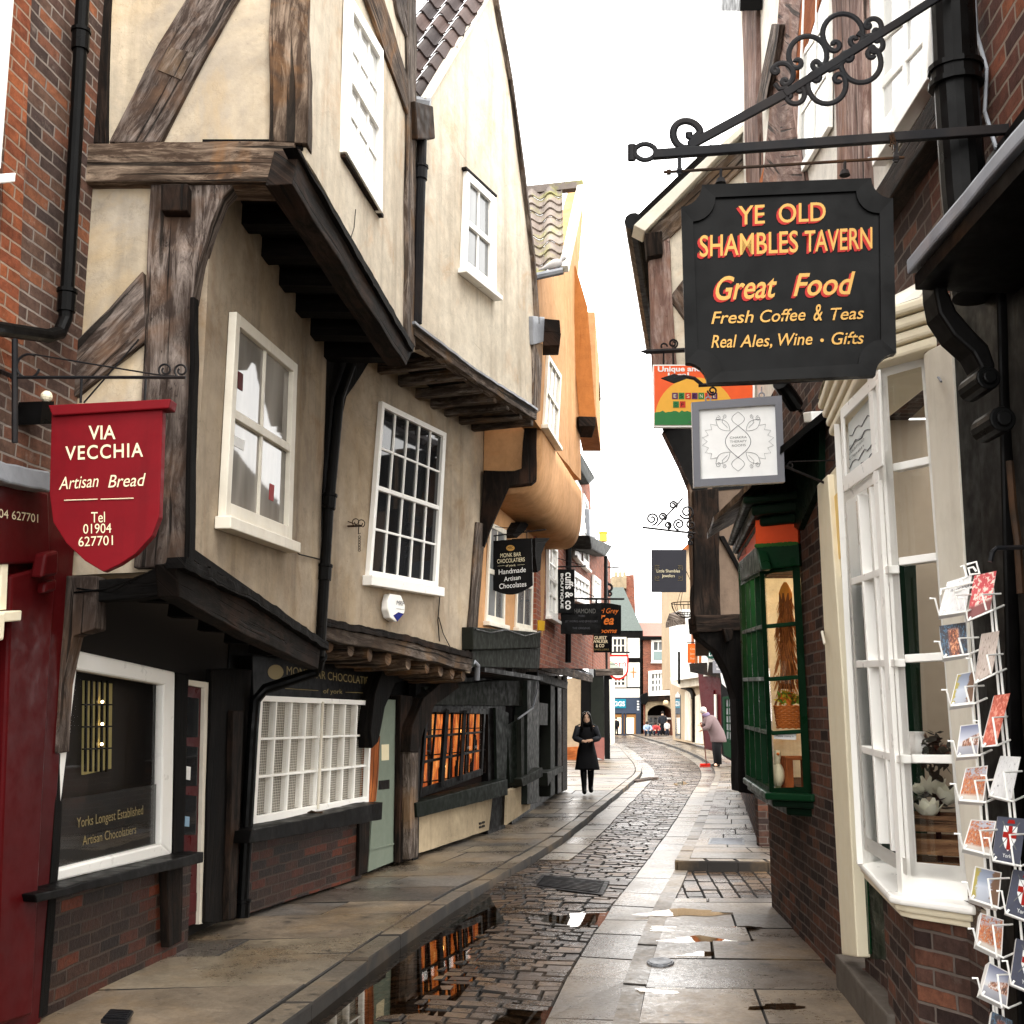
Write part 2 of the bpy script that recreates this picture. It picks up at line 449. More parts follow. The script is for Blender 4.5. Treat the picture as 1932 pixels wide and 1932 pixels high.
M = {}
M['cream'] = plaster('cream_plaster', 'd8c5a8', '8d765c', .65, .8)
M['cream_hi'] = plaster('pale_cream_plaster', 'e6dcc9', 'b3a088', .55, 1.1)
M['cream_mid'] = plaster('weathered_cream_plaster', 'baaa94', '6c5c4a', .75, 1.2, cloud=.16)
M['stained'] = plaster('stained_panel_plaster', 'e0ceb2', '847a6c', .95, 1.0, cloud=.42)
M['orange'] = plaster('ochre_orange_plaster', 'cfa074', 'a0713f', .5, .8)
M['orange_dk'] = plaster('burnt_ochre_plaster', 'ab6d3a', '864f28', .35, .3)
M['white_pl'] = plaster('white_limewash', 'f6f2ea', 'd8d0c0', .25, .2)
M['grey_pl'] = plaster('grey_brown_render', '7d6b5c', '4d4038', .5, .5)
M['tan_pl'] = plaster('tan_render', 'b8a286', '8d7a61', .4, .4)
M['dirty_cream'] = plaster('dirty_cream_render', 'bba98c', '5d5140', .7, .6)
M['oak'] = timber('weathered_oak', '40352f', '988b82', '735844')
M['oak_gold'] = timber('golden_weathered_oak', '4a3b30', 'a8937f', '94693f')
M['oak_dk'] = timber('dark_oak', '15100c', '3a2d25', '38251a')
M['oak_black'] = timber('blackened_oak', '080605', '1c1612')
M['oak_grey'] = timber('silvered_oak', '4b4038', 'a0948a', '7c6248')
M['oak_pink'] = timber('pinkish_weathered_oak', '7a6058', 'bfaaa0', '9c7460', bump=.5)
M['crate'] = timber('pale_crate_wood', '6a4c34', 'a07c58')
M['orange_wood'] = timber('orange_oak', 'a2582c', 'cf8048')
M['brick'] = brick('old_red_brick', ['4e403b', '5e4a43', '745849', '675046', '8f5c46', '524440', '7a5646', '9a6246'], 'a89a8f', dirt=.4)
M['brick_dk'] = brick('sooty_brick', ['352926', '453530', '5a4036', '322826', '6c4838', '4c3b36', '784e3c', '3c302d'], '786c64', dirt=.42)
M['brick_wet'] = brick('damp_plinth_brick', ['241a16', '38271f', '5a2c1e', '2e201b', '452c22', '74361f'], '54473e', dirt=.4, wet=True)
M['brick_or'] = brick('rubbed_orange_brick', ['93523a', 'a8623f', '834a34', '9c5a3c'], 'b59a84', dirt=.15)
M['brick_far'] = brick('warm_brick', ['8c5140', '9c5a46', 'aa674e', '7c4a3c'], 'a89080', dirt=.15)
M['brick_side'] = brick('purple_brown_brick', ['4a2e27', '5f3a2e', '7a4632', '3b2824', '8e5133'], '8b7a6c', dirt=.4)
M['white'] = paint('white_gloss_paint', 'f8f6f0', .35, .07, 'c8c0b0')
M['white_old'] = paint('old_white_paint', 'e6dfcf', .45, .25, '8d7f68')
M['creamp'] = paint('cream_gloss_paint', 'efe4c8', .4, .15, 'b5a684')
M['red'] = paint('dark_red_paint', '480a0d', .4, .35, '220506')
M['red_sign'] = paint('crimson_sign_paint', '701018', .45, .38, '480a10')
M['door_red'] = paint('deep_red_door_paint', '4a0d10', .35, .3)
M['sage'] = paint('sage_green_paint', '747d70', .5, .25, '5d675a')
M['green'] = paint('bottle_green_paint', '0b2f19', .34, .3, '05160b')
M['green_dk'] = paint('dark_green_paint', '0d2015', .35, .3)
M['greengrey'] = paint('green_black_paint', '121712', .5, .35, '080a08')
M['greyfascia'] = paint('weathered_grey_fascia', '1f211c', .6, .5, '10110f')
M['black'] = paint('black_gloss_paint', '070707', .36, .2, '1c1917')
M['blackwood'] = paint('black_shopfront_paint', '070606', .42, .4, '15120f')
M['iron'] = paint('black_wrought_iron', '18181a', .42, .35, '3a2f28')
M['rust'] = paint('rusted_iron', '2a2018', .6, .5, '5a3a22')
M['lead'] = paint('grey_lead', '8d9096', .45, .4, '4b4c50', metal=.3)
M['gold'] = flat('gold_leaf_lettering', 'bd9048', .45)
M['gold_dim'] = flat('dull_gold_lettering', '8a7a4e', .5)
M['gold_pale'] = flat('pale_cream_lettering', 'e8dcb8', .5)
M['redlet'] = flat('red_lettering', 'a01c14', .5)
M['orangelet'] = flat('orange_lettering', 'e8792a', .5)
M['whitelet'] = flat('white_lettering', 'efefec', .5)
M['greylet'] = flat('grey_lettering', '6f6f6c', .5)
M['darklet'] = flat('charcoal_lettering', '55555a', .5)
M['pane'] = pane('dark_window_glass')
M['pane_grey'] = pane('grey_window_glass', '4d5052', '8d9090')
M['pane_white'] = pane('bright_window_glass', 'b8bcbc', 'e4e4e0')
M['pane_blinds'] = pane('curtained_window_glass', '6a655e', 'b2aea6')
M['glass'] = glass('clear_shop_glass')
M['glass_dim'] = glass('dim_shop_glass', (.55, .55, .55, 1))
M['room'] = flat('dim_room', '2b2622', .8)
M['room_tan'] = flat('tan_room', 'b3a48f', .8)
M['flag'] = paving('york_stone_flags', ['5a5148', '7d7060', '8b7b68', '645e58', '97876f', '6e6a66', '827462'], .46, .13)
M['flag_wet'] = paving('wet_york_stone_flags', ['625950', '8a7866', '9e8a72', '706a64', '917f6a', '7c7670'], .36, .07)
M['kerbst'] = paving('kerb_stone', ['6a5f52', '83745f', '756a5c', '92806a'], .5, .22)
M['sett'] = paving('granite_setts', ['2e241c', '523f30', '70573f', '40332a', '806548', '5f4c3e'], .32, .09, True)
M['channel'] = paving('smooth_channel_stone', ['7a726a', '8f867a', '9a9184', '86807a'], .3, .08)
M['mortar'] = paint('dark_joint_grit', '1a1612', .5, .5)
M['skin'] = flat('skin', 'deb498', .55)
M['wax'] = paint('waxed_cotton', '111216', .6, .2)

def hwater():
    g = G('puddle_water'); t = g.t; o = g.map('Object')
    tr = t.nodes.new('ShaderNodeBsdfTransparent'); tr.inputs[0].default_value = (.34, .27, .20, 1)
    gl = t.nodes.new('ShaderNodeBsdfGlossy'); gl.inputs['Roughness'].default_value = .012; gl.inputs[0].default_value = (.92, .88, .82, 1)
    bp = t.nodes.new('ShaderNodeBump'); bp.inputs['Strength'].default_value = .012; bp.inputs['Distance'].default_value = .01
    t.links.new(g.noise(o, 4, 2), bp.inputs['Height']); t.links.new(bp.outputs[0], gl.inputs['Normal'])
    lw = t.nodes.new('ShaderNodeLayerWeight'); lw.inputs[0].default_value = .5
    f = g.math('ADD', .04, g.math('MULTIPLY', .9, g.math('POWER', lw.outputs['Facing'], 4.0)))
    mx_ = t.nodes.new('ShaderNodeMixShader'); t.links.new(f, mx_.inputs[0]); t.links.new(tr.outputs[0], mx_.inputs[1]); t.links.new(gl.outputs[0], mx_.inputs[2])
    t.links.new(mx_.outputs[0], g.out.inputs[0]); t.nodes.remove(g.b); return g.m
M['water'] = hwater()

# ---------------------------------------------------------------- world, sun, camera
w = bpy.data.worlds.new('World'); sc.world = w; w.use_nodes = True; nt = w.node_tree
bg = nt.nodes['Background']
sky = nt.nodes.new('ShaderNodeTexSky'); sky.sky_type = 'NISHITA'; sky.sun_disc = False
sky.sun_elevation = R(58); sky.sun_rotation = R(150); sky.air_density = 1.0; sky.dust_density = 3.0
mx = nt.nodes.new('ShaderNodeMix'); mx.data_type = 'RGBA'; mx.inputs[0].default_value = .86
nt.links.new(sky.outputs[0], mx.inputs[6]); mx.inputs[7].default_value = (38, 37.4, 36.4, 1)
nt.links.new(mx.outputs[2], bg.inputs[0]); bg.inputs[1].default_value = .13
sd = bpy.data.lights.new('Sun', 'SUN'); sd.energy = 1.5; sd.angle = R(14); sd.color = (1, .97, .92)
so = bpy.data.objects.new('Sun', sd); COL.objects.link(so)
el, az = R(58), R(150)
dirv = Vector((math.sin(az) * math.cos(el), math.cos(az) * math.cos(el), math.sin(el)))
so.rotation_euler = dirv.to_track_quat('Z', 'Y').to_euler(); so.location = (0, 0, 20)
cd = bpy.data.cameras.new('Camera'); cam = bpy.data.objects.new('Camera', cd); COL.objects.link(cam)
cd.sensor_width = 36; cd.lens = FPX / WPX * 36; cd.clip_end = 600; cd.clip_start = .05
cam.location = EYEV; cam.rotation_euler = (R(90) + TH, 0, 0); sc.camera = cam
sc.view_settings.view_transform = 'Standard'; sc.view_settings.look = 'None'; sc.view_settings.exposure = 0; sc.view_settings.gamma = 1
sc.render.engine = 'CYCLES'; sc.cycles.max_bounces = 5; sc.cycles.diffuse_bounces = 3; sc.cycles.glossy_bounces = 3; sc.cycles.caustics_reflective = False; sc.cycles.caustics_refractive = False; sc.cycles.transparent_max_bounces = 12
# ================================================================ GROUND
def interp(tab):
    ys = [p[0] for p in tab]; xs = [p[1] for p in tab]; n = len(tab)
    dl = [(xs[i + 1] - xs[i]) / (ys[i + 1] - ys[i]) for i in range(n - 1)]
    m = [dl[0]] + [(dl[i - 1] + dl[i]) / 2 for i in range(1, n - 1)] + [dl[-1]]
    def f(y):
        if y <= ys[0]: return xs[0] + m[0] * (y - ys[0])
        if y >= ys[-1]: return xs[-1] + m[-1] * (y - ys[-1])
        i = max(k for k in range(n - 1) if ys[k] <= y); hh = ys[i + 1] - ys[i]; t = (y - ys[i]) / hh
        return ((2 * t ** 3 - 3 * t * t + 1) * xs[i] + (t ** 3 - 2 * t * t + t) * hh * m[i] + (-2 * t ** 3 + 3 * t * t) * xs[i + 1] + (t ** 3 - t * t) * hh * m[i + 1])
    return f
KL = interp([(2, -1.85), (3.5, -1.58), (5.84, -1.15), (8.36, -.74), (10.5, -.29), (13.7, .47), (19, 1.45), (25.8, 2.67), (30, 3.38), (33.8, 3.8), (42, 4.4), (52, 5.08), (68, 5.9), (95, 7.0)])
KR = interp([(2, -.05), (6.2, .52), (9.5, 1.13), (12, 1.68), (17.2, 2.78), (23, 3.95), (29.8, 5.3), (35, 6.1), (42, 6.85), (51.6, 7.6), (65, 8.3), (95, 9.6)])
CW = .36
CH = lambda y: KR(y) - CW - .004
WL = interp([(2, -2.98), (6, -2.39), (8.7, -2.0), (12.2, -1.07), (15.6, -.08), (20, .72), (24, 1.25), (30, 1.6), (40, 2.2), (60, 5.0), (95, 6.2)])
WR = interp([(2, 1.62), (4.35, 1.8), (9.78, 2.18), (10.2, 2.9), (13.3, 2.95), (22.6, 4.6), (35.4, 7.1), (45.5, 8.7), (62, 10.1), (95, 12)])
def sm(t): t = max(0, min(1, t)); return t * t * (3 - 2 * t)
def sink(x, y):
    """wear hollows in the carriageway where rain water stands"""
    z = 0.0
    t = (x - KL(y)) / max(.2, CH(y) - KL(y))
    z -= .05 * (1 - sm((t - .13 + .04 * math.sin(y * 2.1) + .02 * math.sin(y * 5.3)) / .30)) * (1 - sm((y - 9.3) / 1.6))
    z -= .028 * math.exp(-(((x - .62) / .42) ** 2 + ((y - 9.35) / .30) ** 2) * 1.3)
    z -= .022 * math.exp(-(((x - .12) / .16) ** 2 + ((y - 6.25) / .5) ** 2) * 1.2)
    z += .012 * math.sin(x * 3.1 + y * .7) * math.sin(y * 1.3)
    return z

g = MB()
g.quad((-60, -10, -.06), (60, -10, -.06), (60, 300, -.06), (-60, 300, -.06))
tag(g.build('ground', M['mortar']), kind='structure')

def stone(m, P, zf, gap=.006, ch=.012, tilt=.004, side=.05):
    """one dressed block: chamfered top following height function, P = 4 plan corners ccw"""
    c = sum((Vector((p[0], p[1], 0)) for p in P), Vector()) / 4
    m.curtone = random.uniform(.12, 1)
    dz = random.uniform(-tilt, tilt); tx, ty = random.uniform(-tilt, tilt) * 2, random.uniform(-tilt, tilt) * 2
    top, mid, low = [], [], []
    for p in P:
        q = Vector((p[0], p[1], 0)); e = (c - q); L = max(e.length, 1e-4)
        a = q + e * (gap / L); b = q + e * ((gap + ch * 1.3) / L)
        ja = Vector((random.uniform(-1, 1), random.uniform(-1, 1), 0)) * gap * .6
        a += ja; b += ja
        z = zf(q.x, q.y) + dz + tx * (q.x - c.x) + ty * (q.y - c.y)
        top.append(Vector((b.x, b.y, z))); mid.append(Vector((a.x, a.y, z - ch * .8))); low.append(Vector((a.x, a.y, z - side)))
    st = len(m.v); m.v += top + mid + low
    m._face([st, st + 1, st + 2, st + 3]); m.curtone = 0.0
    for i in range(4):
        j = (i + 1) % 4
        m._face([st + i, st + 4 + i, st + 4 + j, st + j][::-1]); m._face([st + 4 + i, st + 8 + i, st + 8 + j, st + 4 + j][::-1])

# --- setts of the carriageway, laid in courses across the street
road = MB()
y = 3.6
while y < 88:
    dp = .112 if y < 22 else (.16 if y < 40 else .5)
    n = 0
    k = -.16
    def at(yy, t):
        xm = (KL(yy) + CH(yy)) / 2
        x = KL(yy) + (CH(yy) - KL(yy)) * t; y2 = yy + k * (x - xm) + .022 * math.sin(x * 4.3 + yy * 2.2) + .012 * math.sin(x * 11 + yy * 5)
        return (KL(y2) + (CH(y2) - KL(y2)) * t, y2)
    wd = CH(y) - KL(y); t = 0.0
    off = random.uniform(0, .1)
    d2 = dp * random.uniform(.93, 1.0)
    while t < 1:
        L = random.uniform(.13, .25) * (1 if y < 22 else 1.6 if y < 40 else 4)
        if t == 0: L *= random.uniform(.4, 1)
        t2 = t + L / wd
        if t2 > 1 - .05 / wd * 1.5: t2 = 1
        P = [at(y, t), at(y, t2), at(y + d2, t2), at(y + d2, t)]
        stone(road, P, sink, gap=random.uniform(.003, .009), ch=random.uniform(.007, .013), tilt=.006)
        t = t2
    y += dp
# setts between the channel and the raised pavement, bottom right
for j in range(11):
    x0 = 1.22 + j * .155
    yy = 10.25 - .05 * j + random.uniform(0, .1)
    while yy < 11.95:
        L = random.uniform(.17, .3); y2 = min(yy + L, 12.0)
        sl = .09
        stone(road, [(x0 + sl * (yy - 10), yy), (x0 + .155 + sl * (yy - 10), yy), (x0 + .155 + sl * (y2 - 10), y2), (x0 + sl * (y2 - 10), y2)], lambda x, y: -.004, tilt=.005)
        yy = y2
tag(road.build('road', M['sett']), kind='structure')

# --- smooth stone channel
chn = MB(); y = 3.8
while y < 88:
    L = random.uniform(.55, .95) * (1 if y < 25 else 2.5)
    for a, b in ((0, CW),):
        x0, x1, x2, x3 = CH(y), CH(y) + CW, CH(y + L) + CW, CH(y + L)
        stone(chn, [(x0, y), (x1, y - .1), (x2, y + L - .1), (x3, y + L)], lambda x, y: sink(x, y) * .5 + .004, gap=.005, ch=.008, tilt=.003)
    y += L
tag(chn.build('gutter_channel', M['channel']), kind='structure')
# left hand wheel track of flat stones, far part
tr = MB(); y = 12.8
while y < 60:
    L = random.uniform(.6, 1.0) * (1 if y < 25 else 2.5)
    stone(tr, [(KL(y) + .03, y), (KL(y) + .36, y - .07), (KL(y + L) + .36, y + L - .07), (KL(y + L) + .03, y + L)], lambda x, y: sink(x, y) + .012, gap=.005, ch=.008, tilt=.003)
    y += L
tag(tr.build('wheel_track', M['channel']), kind='structure')

# --- kerbs
LZ = lambda y: .085 - .02 * math.exp(-((y - 11.2) / .8) ** 2)
def kerb(name, F, y0, y1, w, zf, sgn, drop):
    m = MB(); y = y0
    while y < y1:
        L = random.uniform(.7, 1.25) * (1 if y < 30 else 2)
        P = [(F(y) - (w if sgn < 0 else 0), y), (F(y) + (w if sgn > 0 else 0), y), (F(y + L) + (w if sgn > 0 else 0), y + L), (F(y + L) - (w if sgn < 0 else 0), y + L)]
        stone(m, P, lambda x, yy: zf(yy), gap=.004, ch=.016, tilt=.004, side=drop)
        y += L
    return tag(m.build(name, M['kerbst']), kind='structure')
kerb('left_kerb', KL, 3.4, 88, .15, LZ, -1, .2)
RZ = lambda y: .1
kerb('right_kerb', KR, 12.05, 88, .15, RZ, 1, .18)
m = MB()
for i in range(4):
    a, b = 1.72 + i * .31, 1.72 + (i + 1) * .31
    stone(m, [(a, 12.04 - .02 * i), (b, 12.02 - .02 * i), (b, 12.22 - .02 * i), (a, 12.24 - .02 * i)], lambda x, y: .1, gap=.004, ch=.016, side=.16)
tag(m.build('kerb_return', M['kerbst']), kind='structure')
m = MB(); y = 3.8
while y < 11.9:   # flush edging stones
    L = random.uniform(.7, 1.2); y2 = min(y + L, 12)
    stone(m, [(KR(y), y), (KR(y) + .14, y - .04), (KR(y2) + .14, y2 - .04), (KR(y2), y2)], lambda x, y: .012, gap=.005, ch=.008, tilt=.003)
    y = y2
tag(m.build('edging_stones', M['kerbst']), kind='structure')

# --- flags
def flags(name, Fa, Fb, y0, y1, zf, mat, dmin, dmax, nmin=1, nmax=2, k=.12):
    m = MB(); y = y0
    while y < y1:
        d = random.uniform(dmin, dmax) * (1 if y < 30 else 2); y2 = min(y + d, y1)
        n = random.randint(nmin, nmax); cuts = sorted([random.uniform(.3, .7) if n == 2 else random.uniform(.28, .38) + .33 * i for i in range(n - 1)])
        cs = [0] + cuts + [1]
        for i in range(n):
            def q(yy, t):
                a, b = Fa(yy), Fb(yy); x = a + (b - a) * t
                return (x, yy + k * (x - (a + b) / 2))
            stone(m, [q(y, cs[i]), q(y, cs[i + 1]), q(y2, cs[i + 1]), q(y2, cs[i])], lambda x, yy: zf(yy), gap=.005, ch=.007, tilt=.0035)
        y = y2
    return tag(m.build(name, mat), kind='structure')
flags('left_pavement', lambda y: WL(y) - .25, lambda y: KL(y) - .15, 3.2, 88, LZ, M['flag'], .5, .95, 1, 2)
flags('right_forecourt', lambda y: KR(y) + .14, lambda y: 1.9 + (y - 4.35) * .07, 4.0, 10.2, lambda y: .014, M['flag_wet'], .5, .85, 1, 2, -.05)
flags('right_pavement', lambda y: KR(y) + .15, lambda y: WR(y) + .25, 12.24, 88, RZ, M['flag_wet'], .45, .8, 2, 3, -.1)

# --- standing rain water
m = MB(); a = []; b = []
for i in range(40):
    y = 4.0 + i * .19
    t = max(0.02, .55 * (1 - sm((y - 8.2) / 3.0)))
    a.append(Vector((KL(y) - .01, y, -.004))); b.append(Vector((KL(y) + (CH(y) - KL(y)) * t, y, -.004)))
for i in range(39): m.quad(a[i], b[i], b[i + 1], a[i + 1])
tag(m.build('puddle', M['water']), kind='structure')
m = MB()
for c, rx, ry in (((.62, 9.35), .62, .34), ((.12, 6.25), .2, .5)):
    m.poly([(c[0] + rx * math.cos(t * .26) * (1 + .2 * math.sin(t * 1.7)), c[1] + ry * math.sin(t * .26) * (1 + .15 * math.cos(t * 2.3)), -.0125) for t in range(24)])
tag(m.build('puddle', M['water']), kind='structure')

def film(name, c, rx, ry, z, rot=0):
    m = MB(); pts = []
    for i in range(30):
        a = i * 2 * math.pi / 30; k = 1 + .22 * math.sin(a * 3 + c[0] * 7) + .14 * math.sin(a * 7 + c[1] * 5)
        x, y = rx * k * math.cos(a), ry * k * math.sin(a); pts.append((c[0] + x * math.cos(rot) - y * math.sin(rot), c[1] + x * math.sin(rot) + y * math.cos(rot), z))
    m.poly(pts); return tag(m.build(name, M['water']), kind='structure')
for px, py, rx, ry in ((1290, 1722, .34, .16), (1330, 1772, .30, .12), (1262, 1752, .16, .1), (1385, 1752, .22, .09), (1340, 1800, .2, .07), (1250, 1868, .14, .08), (1470, 1900, .16, .07)):
    q = atZ(px, py, .0165); film('puddle', (q.x, q.y), rx, ry, .0168, .1)
for px, py, rx, ry in ((1285, 1478, .14, .7),):
    q = atZ(px, py, .006); film('puddle', (q.x, q.y), rx, ry, .0075, -.22)
# --- covers set in the ground
def cover(name, label, cat, pts, z, ribs, mat=None, ring=False):
    t = thing(name, label, cat, (pts[0][0], pts[0][1], z))
    m = MB(); m.slab([(p[0], p[1], z) for p in pts], .02); m.build('frame', mat or M['iron'], t, bevel=.003)
    c = sum((Vector((p[0], p[1], 0)) for p in pts), Vector()) / len(pts)
    q = [Vector((p[0], p[1], 0)) * .86 + c * .14 for p in pts]
    m = MB()
    if ribs and len(pts) == 4:
        for i in range(ribs):
            f = (i + .5) / ribs
            a = q[0].lerp(q[3], f); b = q[1].lerp(q[2], f)
            m.bar(a + Vector((0, 0, z + .004)), b + Vector((0, 0, z + .004)), (q[0] - q[3]).length / ribs * .5, .008)
    else: m.slab([(p.x, p.y, z + .005) for p in q], .01)
    m.build('lid', mat or M['iron'], t, bevel=.002)
    return t
def gz(px, py, z): p = atZ(px, py, z); return (p.x, p.y)
cover('drain_cover', 'small ribbed iron drain cover in the left pavement near the red shopfront', 'drain cover',
      [gz(190, 1923, .128), gz(240, 1926, .128), gz(252, 1906, .128), gz(207, 1904, .128)], .128, 5)
cover('manhole_cover', 'long ribbed iron cover set among the road setts beside the pale channel', 'manhole cover',
      [gz(1003, 1672, .012), gz(1137, 1688, .012), gz(1150, 1662, .012), gz(1022, 1650, .012)], .012, 9)
cover('manhole_cover', 'narrow iron cover set in the raised right pavement with pale lettered plate', 'manhole cover',
      [gz(1335, 1592, .108), gz(1405, 1592, .108), gz(1404, 1581, .108), gz(1340, 1581, .108)], .108, 6, M['lead'])
el_ = [gz(1246 + 26 * math.cos(i * .45), 1814 + 8 * math.sin(i * .45), .024) for i in range(14)]
cover('stop_tap_cover', 'small oval metal tap cover in the wet flags on the right', 'tap cover', el_, .024, 0, M['lead'])
m = MB(wood=True); p0 = atZ(1195, 1475, .03); m.bar(p0, atZ(1235, 1468, .03), .22, .06)
tag(m.build('wooden_wedge', M['oak']), 'brown wooden wedge lying on the road near the left kerb', 'wedge')
# ================================================================ LEFT SIDE OF THE STREET
N_ = Plane((-2.85, 3.0), (-2.42, 6.0))
AS = Plane((-5, 6.0), (5, 6.0))
AG = Plane((-2.39, 6.0), (-2.0, 8.7))
A1 = Plane((-1.76, 6.0), (-1.5, 8.85))
A2 = Plane((-1.2, 6.0), (-.82, 8.9))
BG = Plane((-2.0, 8.75), (-1.05, 12.25))
B1 = Plane((-1.5, 8.9), (-.36, 12.3))
B2 = Plane((-.80, 8.9), (.26, 11.9))
CG = Plane((-1.07, 12.2), (-.08, 15.6))
C1 = Plane((-.36, 12.4), (.40, 15.6))
C2 = Plane((.26, 12.0), (.92, 15.6))
RGH = (.012, 2.2, .22)     # hand-hewn wobble
RGP = (.012, 1.3, .35)     # uneven plaster

def pipe(name, parent, pts, r, collars=(), mat=None):
    m = MB(); m.tube(pts, r, 12); m_ = m
    for i, f in collars:
        a, b = Vector(pts[i]), Vector(pts[i + 1]); p = a.lerp(b, f); d = (b - a).normalized()
        m_.tube([p - d * .05, p + d * .05], r * 1.28, 12); m_.tube([p - d * .075, p - d * .055], r * 1.45, 12)
    return m.build(name, mat or M['black'], parent, smooth=False, bevel=0)

# ---------------- red-fronted brick house at the very left
t = thing('brick_house', 'old red brick house with dark red painted shopfront at the left edge', 'house', (-2.9, 4.5, 0))
m = MB(); m.rect(N_, -.8, 3.02, 2.72, 9.5, -.35, 0); m.build('wall', M['brick'], t)
one(N_, [(20, -60), (62, -60), (28, 760), (-4, 640)], -.05, .004, 'brick_dressing', M['brick_or'], t)
m = MB(); m.rect(N_, -.8, 3.0, -.02, 2.75, -.35, .06); m.build('shopfront', M['red'], t, bevel=.01)
one(N_, [(-260, 830), (92, 930), (96, 1062), (-260, 1075)], .06, .14, 'fascia', M['red'], t, bevel=.012)
one(N_, [(-300, 790), (98, 893), (96, 930), (-300, 835)], -.02, .22, 'fascia_flashing', M['lead'], t, bevel=.01, rough=(.012, 6, .1))
one(N_, [(22, 1085), (108, 1062), (98, 1200), (82, 1500), (62, 1915), (-10, 1938)], .06, .13, 'pilaster', M['red'], t, bevel=.015)
one(N_, [(88, 1044), (112, 1038), (110, 1085), (80, 1090)], .13, .2, 'capital', M['red'], t, bevel=.015)
one(N_, [(88, 1098), (109, 1092), (107, 1115), (84, 1120)], .13, .18, 'capital', M['red'], t, bevel=.015)
window(t, N_, [(-150, 1010), (18, 1008), (12, 1150), (-150, 1165)], 2, 1, d=.13, pane_d=.09, fm=M['creamp'], pm=M['pane'], name='shop_window', sillm=M['creamp'])
one(N_, [(-30, 1160), (12, 1155), (8, 1208), (-30, 1214)], .13, .2, 'sill_bracket', M['creamp'], t, bevel=.01)
lettering('01904 627701', N_, (-32, 972), (72, 986), 17, M['gold_pale'], t, d=.143)
window(t, N_, [(-90, -80), (30, -40), (2, 318), (-120, 350)], 2, 3, fw=.09, d=.05, fm=M['white'], pm=M['pane_white'])
P = [N_.hit(158, -40, .09), N_.hit(146, 200, .09), N_.hit(124, 600, .09), N_.hit(112, 628, .09), N_.hit(90, 634, .1), N_.hit(-60, 612, .12)]
pipe('drainpipe', t, P, .037, [(0, .5), (1, .93)])
m = MB(); m.tube([N_.hit(88, 752, .12), N_.hit(88, 740, .12)], .02, 10); m.ball(N_.hit(88, 748, .12), .03, .03, .03)
tag(m.build('sensor_dome', M['creamp']), 'small cream topped sensor dome on the brick wall above the crimson shield sign', 'sensor')
one(N_, [(80, 757), (102, 757), (100, 800), (76, 800)], 0, .13, 'sensor_base', M['black'], bpy.data.objects['sensor_dome'])

# ---------------- crimson shield sign
SG = Plane((-2.75, 5.02), (-1.2, 4.90))
# ---- hangs across the pavement end on a flat iron bracket
t = thing('hanging_sign', 'crimson shield shaped hanging sign with cream lettering on the far left', 'hanging sign', tuple(SG.hit(190, 1070)))
bt = [(97, 772), (307, 760), (303, 900), (300, 975), (287, 1010), (255, 1045), (225, 1065), (195, 1079), (160, 1058), (125, 1025), (100, 985), (93, 930), (95, 860)]
one(SG, bt, -.045, 0, 'board', M['red_sign'], t, bevel=.004)
one(SG, [(90, 764), (322, 752), (318, 770), (98, 784)], -.06, .025, 'cap_moulding', M['red_sign'], t, bevel=.006)
lettering('VIA', SG, (167, 829), (218, 828), 27, M['gold_pale'], t, bold=.012)
lettering('VECCHIA', SG, (123, 868), (270, 861), 27, M['gold_pale'], t, bold=.012, space=1.15)
lettering('Artisan', SG, (111, 924), (186, 918), 25, M['gold_pale'], t, shear=.25)
lettering('Bread', SG, (204, 920), (275, 916), 25, M['gold_pale'], t, shear=.25)
m = MB(); m.tube([SG.hit(121, 944, .004), SG.hit(184, 942, .004)], .0025, 5); m.tube([SG.hit(190, 942, .004), SG.hit(252, 940, .004)], .0025, 5)
m.build('rule', M['gold_pale'], t)
lettering('Tel', SG, (172, 986), (198, 985), 21, M['gold_pale'], t)
lettering('01904', SG, (157, 1007), (210, 1005), 19, M['gold_pale'], t)
lettering('627701', SG, (148, 1031), (213, 1028), 19, M['gold_pale'], t)
m = MB()
iron(m, SG, [(20, 712), (350, 712)], .008, -.02); iron(m, SG, [(28, 640), (28, 835)], .014, -.02)
iron(m, SG, [(60, 668), (120, 678), (290, 706), (330, 710)], .004, -.02); iron(m, SG, spiral(54, 692, 24, 20, 60, .8), .006, -.02)
iron(m, SG, spiral(312, 698, 14, 5, 280, -1.4), .005, -.02); iron(m, SG, spiral(342, 699, 14, 5, 280, -1.4), .005, -.02)
iron(m, SG, [(154, 714), (152, 760)], .006, -.02); iron(m, SG, [(275, 714), (273, 756)], .006, -.02); iron(m, SG, [(262, 640), (158, 760)], .004, -.05)
m.bar(SG.hit(28, 712, -.02), N_.hit(0, 700, .0), .02, .02)
m.build('bracket', M['iron'], t)

# ---------------- big jettied timber house
t = thing('timber_framed_house', 'jettied timber framed house with stained cream panels and heavy brown beams on the left', 'house', (-2.2, 7.3, 0))
one(AS, [(40, 1090), (352, 1075), (375, 340), (120, 340)], -.22, 0, 'side_wall', M['stained'], t, rough=RGP)
one(AS, [(120, 345), (576, 345), (590, -260), (150, -260)], -.22, 0, 'gable_wall', M['stained'], t, rough=RGP)
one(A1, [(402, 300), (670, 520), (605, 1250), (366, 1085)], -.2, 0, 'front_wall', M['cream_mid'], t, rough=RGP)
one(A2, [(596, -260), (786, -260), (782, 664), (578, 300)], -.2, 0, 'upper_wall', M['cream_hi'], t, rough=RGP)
tm = lambda pl, pts, d0, d1, nm, mt='oak', ax=None, r=RGH: one(pl, pts, d0, d1, nm, M[mt], t, bevel=.008, rough=r, wood=True, ax=ax)
tm(AS, [(284, 344), (442, 344), (418, 368), (396, 420), (376, 490), (364, 570), (356, 700), (352, 1072), (252, 1072), (268, 700)], -.1, .05, 'corner_post', 'oak', Vector((0, 0, 1)))
